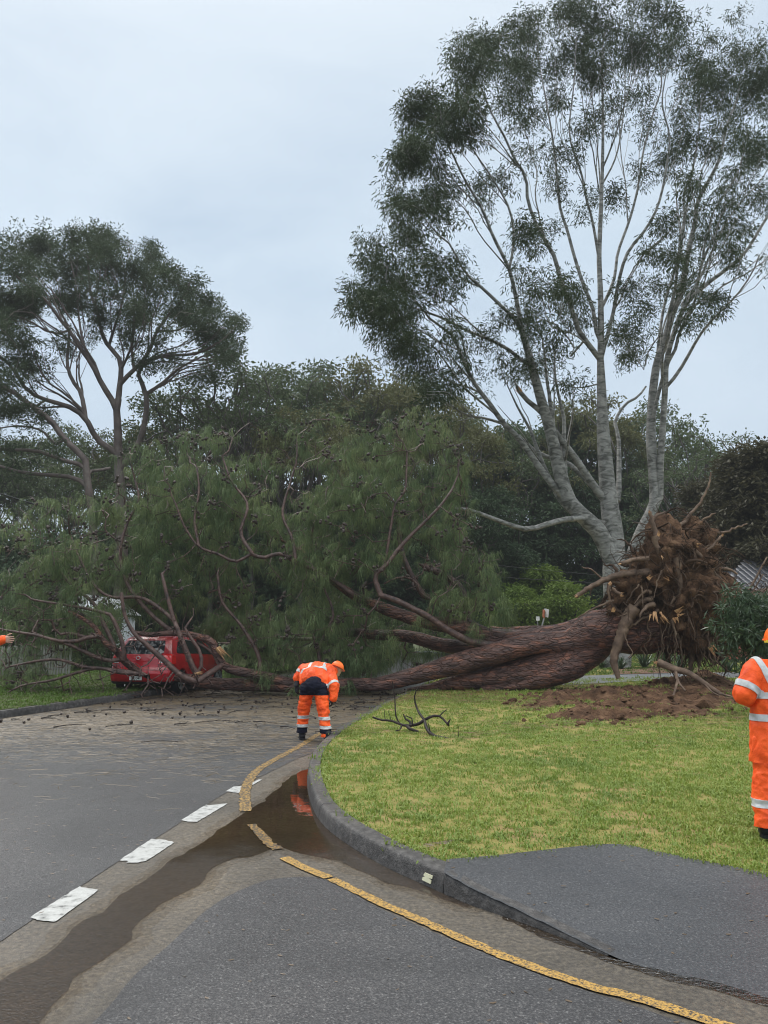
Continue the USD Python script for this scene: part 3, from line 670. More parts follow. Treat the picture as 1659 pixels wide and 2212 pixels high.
# ---- the tall grey gum behind the root plate
GD = 32.0
gum = [
 ([(1330, 1462), (1332, 1330), (1328, 1240), (1326, 1172), (1316, 1087), (1308, 1003), (1302, 919), (1299, 834), (1297, 778)], 40, 9.5, 0.0),
 ([(1297, 778), (1288, 765), (1266, 738), (1246, 705), (1235, 665), (1215, 620), (1198, 556), (1176, 517), (1153, 472), (1139, 427), (1136, 382), (1114, 349), (1091, 298), (1063, 247), (1040, 190)], 8, 2.0, -2.5),
 ([(1297, 780), (1298, 710), (1297, 637), (1294, 552), (1297, 478), (1300, 394), (1302, 315), (1302, 225), (1300, 112), (1310, 60)], 9, 1.8, 0.5),
 ([(1298, 740), (1288, 715), (1280, 665), (1260, 615), (1240, 552), (1226, 500), (1210, 450), (1204, 394), (1196, 315), (1181, 225), (1165, 140), (1160, 90)], 6, 1.6, 2.0),
 ([(1298, 778), (1305, 750), (1316, 710), (1328, 660), (1336, 609), (1356, 545), (1395, 495), (1423, 439), (1440, 360), (1446, 292), (1430, 225), (1440, 150)], 6, 1.6, -1.5),
 ([(1298, 668), (1312, 640), (1328, 598), (1335, 545), (1361, 472), (1378, 405), (1390, 326), (1412, 242), (1429, 186), (1423, 112), (1410, 40)], 5, 1.4, 1.5),
 ([(1294, 560), (1280, 478), (1266, 427), (1255, 371), (1230, 290), (1240, 180), (1245, 80)], 4.5, 1.2, -1.0),
 ([(1300, 400), (1330, 340), (1345, 260), (1350, 160), (1335, 90)], 3, 1.2, 2.0),
 ([(1328, 1225), (1312, 1185), (1294, 1149), (1266, 1121), (1232, 1087), (1215, 1042), (1201, 986), (1187, 924), (1170, 868), (1156, 817), (1139, 755), (1128, 716), (1114, 690)], 25, 7, -2.0),
 ([(1128, 714), (1114, 640), (1100, 581), (1086, 552), (1063, 506), (1041, 450), (1007, 394), (985, 349), (960, 290), (950, 230)], 6, 1.4, -4.0),
 ([(1120, 700), (1114, 690), (1075, 654), (1046, 626), (1007, 592), (985, 552), (968, 523), (945, 506), (922, 478), (890, 440)], 5, 1.2, -3.0),
 ([(1142, 789), (1120, 772), (1086, 747), (1041, 727), (996, 708), (951, 685), (911, 671), (866, 654), (821, 643), (785, 640)], 5.5, 1.2, -3.5),
 ([(1100, 581), (1110, 520), (1100, 450), (1060, 380), (1020, 320), (990, 250), (985, 190)], 4, 1.2, -3.0),
 ([(1215, 1072), (1181, 1031), (1153, 992), (1120, 947), (1086, 913), (1063, 879), (1041, 851), (1018, 817), (996, 767), (975, 722), (930, 690), (890, 640), (850, 600)], 9.5, 1.4, -3.0),
 ([(1086, 915), (1075, 911), (1041, 902), (1007, 897), (973, 874), (945, 862), (910, 858)], 4, 1.2, -4.0),
 ([(1041, 851), (1007, 834), (973, 826), (923, 784), (890, 770)], 3.2, 1.2, -2.0),
 ([(990, 755), (945, 736), (911, 716), (866, 694), (830, 690)], 2.8, 1.0, -2.5),
 ([(1322, 1130), (1318, 1104), (1294, 1065), (1260, 1031), (1221, 997), (1164, 980), (1120, 941)], 9, 5, 1.5),
 ([(1322, 1110), (1314, 1090), (1290, 1060), (1266, 1025), (1232, 975), (1204, 941), (1176, 896), (1142, 868), (1121, 844)], 12, 6, -1.5),
 ([(1345, 1262), (1360, 1215), (1384, 1150), (1404, 1112), (1414, 1085), (1412, 1031), (1406, 947), (1409, 862), (1418, 789), (1435, 739), (1451, 682), (1474, 620), (1485, 553), (1502, 478), (1508, 433), (1552, 349), (1570, 270), (1592, 214), (1600, 160)], 17, 2.0, 1.0),
 ([(1412, 1098), (1424, 1080), (1426, 1003), (1432, 919), (1437, 834), (1440, 778), (1457, 716), (1480, 660), (1525, 615), (1570, 581), (1610, 545), (1650, 480), (1690, 420)], 10.5, 3, -1.5),
 ([(1438, 838), (1446, 830), (1468, 800), (1491, 761), (1513, 722), (1547, 682), (1592, 637), (1626, 587), (1640, 550)], 5.5, 1.6, -2.5),
 ([(1474, 656), (1508, 609), (1536, 548), (1570, 478), (1609, 427), (1650, 380), (1680, 320)], 4.5, 1.4, 2.0),
 ([(1418, 790), (1428, 700), (1440, 640), (1470, 540), (1490, 400), (1510, 280), (1520, 180)], 5, 1.2, 2.5),
 ([(1300, 1130), (1290, 1125), (1249, 1119), (1198, 1127), (1142, 1143), (1097, 1132), (1052, 1115), (1013, 1101), (985, 1098)], 9, 4, -3.5),
 ([(1336, 1080), (1337, 1042), (1336, 947), (1328, 913), (1350, 874), (1378, 857), (1395, 835)], 8, 3, 3.0),
 ([(1290, 830), (1240, 838), (1190, 815), (1150, 790)], 2.4, 1.0, 2.0),
 ([(1232, 770), (1240, 750), (1200, 700), (1165, 690), (1130, 660)], 3.0, 1.0, 2.0),
 ([(1268, 745), (1240, 722), (1190, 705), (1175, 660), (1165, 610)], 2.4, 0.8, -3.0),
 ([(1428, 720), (1400, 760), (1390, 800), (1370, 780), (1350, 750)], 2.2, 0.8, 1.0)]
gs = np.random.default_rng(101)
gum1 = siblings(gum, 3, 62, gs, .95, skip=(0, 17, 18, 24, 25))
gum2 = siblings(gum1, 2, 34, gs, .75)
sk = Skel()
tr = px_limbs(sk, gum + gum1 + gum2, GD, 0.55, 0.82)
gclumps = [(960, 285, 55, 1.3), (935, 235, 48, 1.3), (1000, 120, 45, 1.2), (1060, 105, 55, 1.3), (1110, 80, 55, 1.3), (1030, 180, 55, 1.3), (1095, 150, 50, 1.2), (1150, 110, 45), (1190, 55, 40), (1240, 25, 45, 1.3), (1262, 75, 48, 1.3), (1195, 135, 35), (1270, 125, 45, 1.2), (1330, 60, 35), (1395, 25, 48, 1.2), (1440, 15, 45), (1370, 105, 45, 1.1), (1415, 115, 45), (1480, 85, 38), (1530, 115, 45), (1580, 115, 45), (1640, 105, 48), (1500, 165, 35), (1600, 185, 45), (1650, 225, 42), (1555, 225, 36), (900, 345, 45, 1.3), (870, 405, 42, 1.2), (905, 430, 48, 1.2), (850, 475, 38), (828, 535, 38), (880, 520, 42), (800, 600, 42), (768, 648, 32), (838, 618, 42), (900, 600, 40, .7), (868, 678, 40), (838, 720, 38), (880, 765, 42), (930, 560, 34, .5), (950, 400, 36, .7), (990, 420, 30, .5), (1020, 300, 40, .7), (1090, 235, 40, .8), (1130, 200, 40, .8), (1160, 262, 34, .5), (1080, 390, 30, .4), (1190, 405, 28, .5), (1230, 345, 28, .4), (1260, 290, 30, .5), (1305, 260, 30, .4), (1330, 180, 36, .6), (1120, 640, 34, .6), (1100, 690, 26, .5), (1170, 700, 34, .7), (1200, 655, 34, .7), (1250, 625, 38, .7), (1262, 690, 28, .5), (1340, 655, 36, .6), (1350, 765, 28, .9), (1372, 700, 30, .7), (1030, 772, 44, .9), (1000, 800, 36, .8), (1140, 785, 26, .6), (1120, 505, 34, .5), (1165, 520, 34, .5), (1050, 430, 34, .5), (1395, 290, 34, .6), (1420, 210, 36, .7), (1470, 240, 34, .6), (1480, 330, 34, .5), (1520, 310, 34, .6), (1560, 400, 34, .6), (1600, 300, 36, .7), (1640, 340, 36, .6), (1390, 380, 30, .5), (1430, 470, 34, .5), (1470, 560, 36, .6), (1500, 520, 34, .6), (1540, 640, 36, .7), (1560, 560, 34, .5), (1600, 480, 34, .5), (1630, 420, 34, .5), (1400, 560, 32, .6), (1420, 620, 30, .5), (1375, 640, 26, .5), (1455, 620, 30, .6), (960, 640, 34, .5), (1000, 560, 30, .4), (940, 480, 34, .5), (960, 860, 26, .4), (920, 800, 38, .7), (850, 760, 34, .6), (1330, 420, 26, .3), (1280, 440, 24, .3), (985, 740, 30, .5), (820, 690, 36, .7), (1150, 600, 26, .3), (1490, 700, 26, .3), (1010, 240, 44, .9), (1155, 320, 28, .3), (1550, 170, 30, .6), (1660, 160, 44)]
gclumps = [(c[0], c[1], c[2], .62 + .30 * (c[3] if len(c) > 3 else 1.0)) for c in gclumps]
def ragged_clumps(cl, k, g=rng):
    """each leafy clump as a few uneven sprays"""
    return [(c[0] + g.normal(0, c[2] * .52), c[1] + g.normal(0, c[2] * .46), c[2] * g.uniform(.36, .78), (c[3] if len(c) > 3 else 1.0) * g.uniform(.5, 1.5)) for c in cl for _ in range(k)]
gclumps = ragged_clumps(gclumps, 3) + [(l_[0][-1][0], l_[0][-1][1], gs.uniform(14, 26), gs.uniform(.5, 1.1)) for l_ in gum1 + gum2 if gs.random() < .75]
gt = clump_targets(gclumps, tr, 24, 1.6, 1.0)
tips = sk.grow(gt, bf=0.22, step=0.45, jit=0.05)
sk.radii(0.010, 2.2)
G = thing('gum_tree', 'tall pale grey gum tree with many forking stems behind the root plate', 'tree', (0, 0, 0))
obj('trunk', sk.mesh(bumpy=0.16), 'bark_gum', G, smooth=True)
# torn end of the snapped limb
def splinter(base, direc, L, r, seed, n=9):
    g = np.random.default_rng(seed); direc = direc / np.linalg.norm(direc); ms = []
    u = np.cross(direc, [0.3, 0.2, 0.9]); u /= np.linalg.norm(u); w = np.cross(direc, u)
    for _ in range(n):
        o = (u * g.normal(0, 0.45) + w * g.normal(0, 0.45)) * r; ll = L * g.uniform(0.35, 1.0); a = r * g.uniform(0.2, 0.42)
        b = base + o - direc * r * 0.6; t = base + o * 1.3 + direc * ll + (u * g.normal() + w * g.normal()) * r * 0.25
        q = [b + u * a, b + w * a, b - u * a, b - w * a]
        ms.append(trimesh.Trimesh(np.array(q + [t]), [[0, 1, 4], [1, 2, 4], [2, 3, 4], [3, 0, 4], [0, 2, 1], [0, 3, 2]], process=False))
    return cat_meshes(ms)
e0, e1 = at(1121, 844, GD - 1.5), at(1142, 868, GD - 1.35)
obj('torn_end', splinter(e0, e0 - e1, 0.42, 0.13, 3), 'fresh_wood', G, label='bright orange torn end of the snapped limb')
protos = [leaf_cluster(0.42, 38, 0.19, 0.038, 0.6, 100 + i, 0.75) for i in range(5)]
leafy(G, 'leaves', gt, protos, 'leaf_gum', per=2, jitter=0.24)

# ---- the broad spreading tree at the left
LD = 46.0
left = [
 ([(262, 1440), (262, 1250), (262, 1100), (258, 1019), (255, 969), (255, 924), (252, 889), (256, 862)], 22, 9, 0),
 ([(253, 889), (245, 869), (220, 829), (200, 789), (175, 754), (150, 714), (125, 684), (100, 649), (60, 619), (30, 590)], 8.5, 2, -3),
 ([(256, 862), (257, 849), (262, 799), (255, 769), (235, 749), (220, 719), (210, 669), (195, 629), (190, 560), (180, 530)], 8, 1.8, 1.5),
 ([(258, 855), (260, 829), (290, 799), (320, 764), (340, 714), (370, 674), (400, 639), (410, 610)], 7, 1.8, -1),
 ([(262, 1015), (275, 994), (300, 959), (315, 899), (315, 849), (300, 814), (305, 789), (350, 769), (425, 764), (480, 734), (505, 715)], 9.5, 1.8, -2),
 ([(315, 852), (322, 847), (350, 829), (390, 794), (450, 764), (480, 745)], 5.5, 1.5, 1.5),
 ([(256, 985), (245, 974), (210, 949), (185, 904), (150, 879), (100, 864), (60, 844), (30, 799), (0, 769), (-40, 740)], 9, 2.5, -3),
 ([(185, 904), (184, 895), (175, 849), (155, 819), (145, 779), (150, 720), (130, 670), (110, 620)], 6.5, 1.6, 2),
 ([(235, 749), (250, 700), (265, 650), (270, 590), (250, 530)], 4.5, 1.5, 3),
 ([(290, 799), (285, 740), (300, 680), (320, 640), (330, 600)], 4.5, 1.5, 3),
 ([(200, 789), (180, 740), (170, 680), (165, 620), (150, 550)], 4, 1.3, 2.5),
 ([(262, 799), (280, 760), (290, 720), (285, 660)], 4, 1.2, -2.5),
 ([(150, 714), (110, 720), (60, 690), (20, 680)], 3.5, 1.3, -3),
 ([(340, 714), (380, 715), (430, 690), (460, 690)], 3.2, 1.2, 0),
 ([(100, 864), (70, 880), (30, 880), (-20, 850)], 3.2, 1.4, -4)]
left1 = siblings(left, 4, 55, gs, .95, skip=(0,)); left2 = siblings(left1, 2, 30, gs, .7)
sk = Skel(); tr = px_limbs(sk, left + left1 + left2, LD, 0.7, 0.82)
lclumps = [(-30, 560, 44), (20, 560, 42), (60, 535, 40), (110, 520, 40), (160, 508, 38), (205, 500, 38), (240, 515, 36), (290, 545, 38), (330, 590, 38), (375, 590, 32), (405, 622, 36), (330, 640, 34), (260, 600, 38), (180, 585, 40), (100, 590, 40), (30, 605, 44), (15, 680, 40), (90, 665, 38), (155, 660, 34), (230, 655, 36), (300, 690, 34), (370, 672, 36), (428, 672, 28), (460, 692, 28), (500, 705, 22), (425, 730, 32, .7), (350, 735, 32, .7), (280, 735, 30, .6), (60, 745, 34, .7), (5, 725, 40, .8), (210, 700, 30, .5), (140, 750, 26, .4), (470, 745, 26, .6), (80, 800, 26, .4), (20, 800, 34, .5), (-30, 640, 44), (-40, 720, 44), (380, 770, 24, .4), (330, 790, 22, .3), (245, 560, 38), (140, 560, 40), (60, 640, 36, .8), (190, 640, 32, .7), (395, 690, 26, .7), (30, 870, 26, .4), (100, 900, 22, .3), (330, 550, 20, .6), (440, 650, 22, .7), (-20, 800, 34, .6)]
lclumps = ragged_clumps([(c[0], c[1], c[2] * 1.0, c[3] if len(c) > 3 else 1.0) for c in lclumps], 3) + [(l_[0][-1][0], l_[0][-1][1], gs.uniform(14, 24), gs.uniform(.5, 1.1)) for l_ in left1 + left2 if gs.random() < .6 and l_[0][-1][1] > 525]
lt = clump_targets(lclumps, tr, 24, 2.0)
sk.grow(lt, bf=0.2, step=0.55, jit=0.09); sk.radii(0.016, 2.2)
LT = thing('spreading_tree', 'broad reddish-limbed tree with a domed open crown at the left', 'tree')
obj('trunk', sk.mesh(bumpy=0.15), 'bark_apple', LT, smooth=True)
protos = [leaf_cluster(0.48, 40, 0.19, 0.062, 0.15, 130 + i, 0.5) for i in range(5)]
leafy(LT, 'leaves', lt, protos, 'leaf_apple', per=3, jitter=0.32)
# its neighbour, the twisted pale-red stem beside it
sk = Skel()
tr = px_limbs(sk, [
 ([(206, 1445), (205, 1250), (200, 1120), (195, 1079), (187, 1024), (185, 994), (140, 949), (110, 909), (65, 874), (25, 844), (0, 834), (-50, 800)], 12, 4, -1),
 ([(188, 1030), (187, 1020), (240, 1012), (238, 1011)], 4, 3, 0.5),
 ([(190, 1015), (185, 1004), (150, 999), (80, 974), (15, 972), (-40, 960)], 5, 3, -2),
 ([(192, 1055), (185, 1044), (145, 1029), (75, 1024), (15, 1012), (-40, 990)], 5.5, 2.6, -1),
 ([(140, 949), (120, 960), (90, 930), (40, 920), (0, 925)], 3.5, 1.6, 2)], LD - 3, 0.7)
c = [(0, 880, 30, .8), (40, 900, 26, .6), (-30, 830, 40), (15, 950, 30, .7), (70, 950, 22, .5), (-30, 930, 36), (20, 1000, 26, .6), (60, 1010, 20, .5), (110, 985, 18, .4), (-30, 1000, 30)]
lt2 = clump_targets(c, tr, 22, 1.0); sk.grow(lt2, bf=0.2, step=0.55, jit=0.08); sk.radii(0.018, 2.2)
LT2 = thing('leaning_tree', 'crooked pale-red leaning tree left of the broad spreading tree', 'tree')
obj('trunk', sk.mesh(bumpy=0.15), 'bark_apple', LT2, smooth=True)
leafy(LT2, 'leaves', lt2, protos, 'leaf_apple', per=2, jitter=0.3)

# ---- the belt of trees behind: a few kinds, each its own thing
def make_tree(seed, H, crown_w, crown_lo, kind, nclump, per, leafmat, lsize, r0, spreadz=0.32, dense=14, stems=5):
    """a whole tree standing on its base: limbs fan to leafy clumps on a domed crown"""
    g = np.random.default_rng(seed); sk = Skel()
    sk.limb([(0, 0, -0.5), (g.normal(0, .15), g.normal(0, .15), H * 0.2), (g.normal(0, .3), g.normal(0, .3), H * crown_lo)], [r0, r0 * 0.7], 0.7, root=True)
    C = []
    for i in range(nclump):
        a = i * 2.39996 + g.normal(0, .2); q = math.sqrt((i + 0.5) / nclump)
        if kind == 'dome': z = crown_lo + (1 - crown_lo) * (0.28 + 0.68 * math.sqrt(max(0, 1 - q * q))) * g.uniform(0.72, 1.0); rr = q * crown_w / 2
        elif kind == 'full': z = g.uniform(0.16, 0.97); rr = crown_w / 2 * math.sqrt(g.random()) * (math.sin(math.pi * min(1, (z * 0.92 + 0.10)))) ** 0.6
        else: z = g.uniform(0.12, 0.97); rr = crown_w / 2 * math.sqrt(g.random()) * (1.05 - z) ** 0.75
        C.append((math.cos(a) * rr, math.sin(a) * rr, z * H))
    C = np.array(C); T = []
    for c in C:
        n = per; o = g.normal(0, 1, (n, 3)); o *= (crown_w / 2 * spreadz * g.random(n)[:, None] ** 0.5) / np.linalg.norm(o, axis=1)[:, None]
        T.append(c + o * [1, 1, 0.55])
    T = np.vstack(T)
    sk.grow(C, bf=0.9, step=0.9, jit=0.14); sk.fix(0.05); sk.grow(T, bf=0.3, step=0.8, jit=0.12); sk.radii(0.018, 2.2)
    lv, lf, n = [], [], 0
    cl = [leaf_cluster(lsize * 2.6, dense, lsize, lsize * 0.42, 0.25, seed * 31 + k, 0.6) for k in range(4)]
    for t in T:
        v, f = cl[g.integers(4)]; a = g.uniform(0, 6.28); ca, sa = math.cos(a), math.sin(a); s = g.uniform(0.7, 1.25)
        vv = np.c_[v[:, 0] * ca - v[:, 1] * sa, v[:, 0] * sa + v[:, 1] * ca, v[:, 2]] * s + t
        lv.append(vv); lf.append(f + n); n += len(vv)
    return sk.mesh(sides=((0.0, 3), (0.05, 5), (0.14, 8))), (np.vstack(lv), np.vstack(lf)), leafmat
kinds = {
 'dome_a': make_tree(11, 21, 13, 0.34, 'dome', 58, 13, 'leaf_far_green', 0.32, 0.34, 0.15, 17),
 'dome_b': make_tree(12, 21, 11, 0.38, 'dome', 50, 13, 'leaf_far_olive', 0.32, 0.30, 0.16, 17),
 'thin': make_tree(13, 18, 10, 0.42, 'dome', 34, 9, 'leaf_far_green', 0.28, 0.20, 0.16, 13),
 'full': make_tree(14, 17, 14, 0.25, 'full', 90, 18, 'leaf_far_dark', 0.36, 0.42, 0.20, 26),
 'cone': make_tree(15, 15, 8, 0.2, 'cone', 80, 14, 'leaf_far_brown', 0.34, 0.26, 0.20, 26),
 'bush': make_tree(16, 5.0, 5.0, 0.12, 'full', 40, 10, 'leaf_bright', 0.26, 0.10, 0.26, 26),
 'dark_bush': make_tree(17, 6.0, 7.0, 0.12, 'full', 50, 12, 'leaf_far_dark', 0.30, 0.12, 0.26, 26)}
HK = {'dome_a': 21, 'dome_b': 21, 'thin': 18, 'full': 17, 'cone': 15, 'bush': 5.0, 'dark_bush': 6.0}
made = {}
def plant(kind, px, top, d, label, name='background_tree', wid=1.0, group=None, catg='tree', rz=None):
    """stands a tree of that kind on its own spot, its top on the sight line (px, top)"""
    P = at(px, top, d); base = float(rise(d)) - 0.02
    H = P[2] - base; s = H / HK[kind]
    tr_, lv_, lm_ = kinds[kind]
    rz = rng.uniform(0, 6.28) if rz is None else rz
    if kind not in made:
        c = stage.CreateClassPrim('/class_' + kind)
        obj('trunk', tr_, 'bark_far', c, smooth=True); obj('leaves', lv_, lm_, c, kind='stuff')
        made[kind] = c
    return copy_of(made[kind], (P[0], P[1], base), rz, s * wid, label, catg, group, name, sz=s)
for a in [
 ('dome_a', 596, 778, 58, 'dark domed gum standing left of the gap in the tree line'),
 ('dome_a', 700, 770, 62, 'dark domed gum in the middle of the tree line, tallest of that stretch'),
 ('dome_b', 790, 775, 60, 'olive domed gum standing left of the tall grey gum crown'),
 ('dome_a', 880, 790, 66, 'domed gum behind the lower left limbs of the tall grey gum'),
 ('dome_b', 660, 870, 50, 'lower olive gum in front of the middle tree line'),
 ('dome_b', 960, 860, 54, 'olive gum behind the pale horizontal limb tips'),
 ('dome_a', 1040, 890, 60, 'dark gum filling the tree line left of the grey gum stems'),
 ('thin', 475, 752, 52, 'thin wispy tree right of the broad spreading tree'),
 ('thin', 400, 830, 55, 'sparse tree showing through under the spreading crown'),
 ('thin', 540, 800, 50, 'sparse open tree between the spreading tree and the domed gums'),
 ('dome_b', 1270, 842, 64, 'yellowish flat-topped gum seen between the grey gum stems'),
 ('dome_a', 1385, 855, 66, 'green gum directly behind the right-hand grey stems'),
 ('thin', 1480, 928, 52, 'thin open tree right of the paired grey stems'),
 ('thin', 1560, 935, 58, 'small thin tree left of the dark hedge-like trees at the right edge'),
 ('dome_a', 1420, 960, 70, 'distant low gum behind the paired stems'),
 ('dome_a', 30, 940, 62, 'dark gum low behind the leaning tree at the left edge'),
 ('dome_a', 130, 905, 66, 'dark gum behind the leaning tree'),
 ('dome_b', 330, 905, 60, 'olive gum behind the trunk of the spreading tree'),
 ('dome_a', 235, 925, 58, 'dark gum right behind the spreading tree trunk'),
 ('dome_a', -70, 900, 64, 'dark gum half outside the left edge'),
 ('full', 1120, 935, 64, 'large dense dark tree behind the horizontal grey limb'),
 ('full', 1240, 915, 66, 'large dense dark tree with a black trunk left of the root plate'),
 ('full', 990, 1010, 52, 'dense dark tree behind the right end of the fallen crown'),
 ('cone', 1600, 975, 44, 'dark brownish conifer at the right edge'),
 ('cone', 1680, 950, 42, 'dark brownish conifer farthest right, cut by the frame'),
 ('cone', 1530, 1040, 48, 'dark brownish conifer left of its taller neighbours at the right edge'),
 ('cone', 1640, 1020, 52, 'dark conifer standing behind the two at the right edge')]:
    plant(*a, wid=1.35 if a[0] == 'cone' else 1.0)
bl = ['bright green bush behind the road signs, left one', 'bright green bush beside the black tree trunk', 'yellow-green sapling above the bright bushes']
for k, a in enumerate([('bush', 1118, 1274, 45), ('bush', 1212, 1266, 44), ('bush', 1168, 1232, 50)]):
    plant(*a, bl[k], name='bush', catg='bush')
k = 0
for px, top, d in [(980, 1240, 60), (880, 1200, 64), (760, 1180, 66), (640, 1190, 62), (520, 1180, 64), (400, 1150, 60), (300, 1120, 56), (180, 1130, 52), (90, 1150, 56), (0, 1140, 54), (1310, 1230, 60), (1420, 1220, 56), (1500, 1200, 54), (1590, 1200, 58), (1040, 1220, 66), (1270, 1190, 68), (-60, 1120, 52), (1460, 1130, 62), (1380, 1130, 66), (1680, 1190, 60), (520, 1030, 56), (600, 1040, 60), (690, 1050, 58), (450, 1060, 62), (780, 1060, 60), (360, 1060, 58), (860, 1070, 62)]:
    plant('dark_bush', px, top, d, 'dark undergrowth bush in the shade beneath the tree belt', name='undergrowth_bush', group='dark bushes beneath the tree belt', catg='bush')
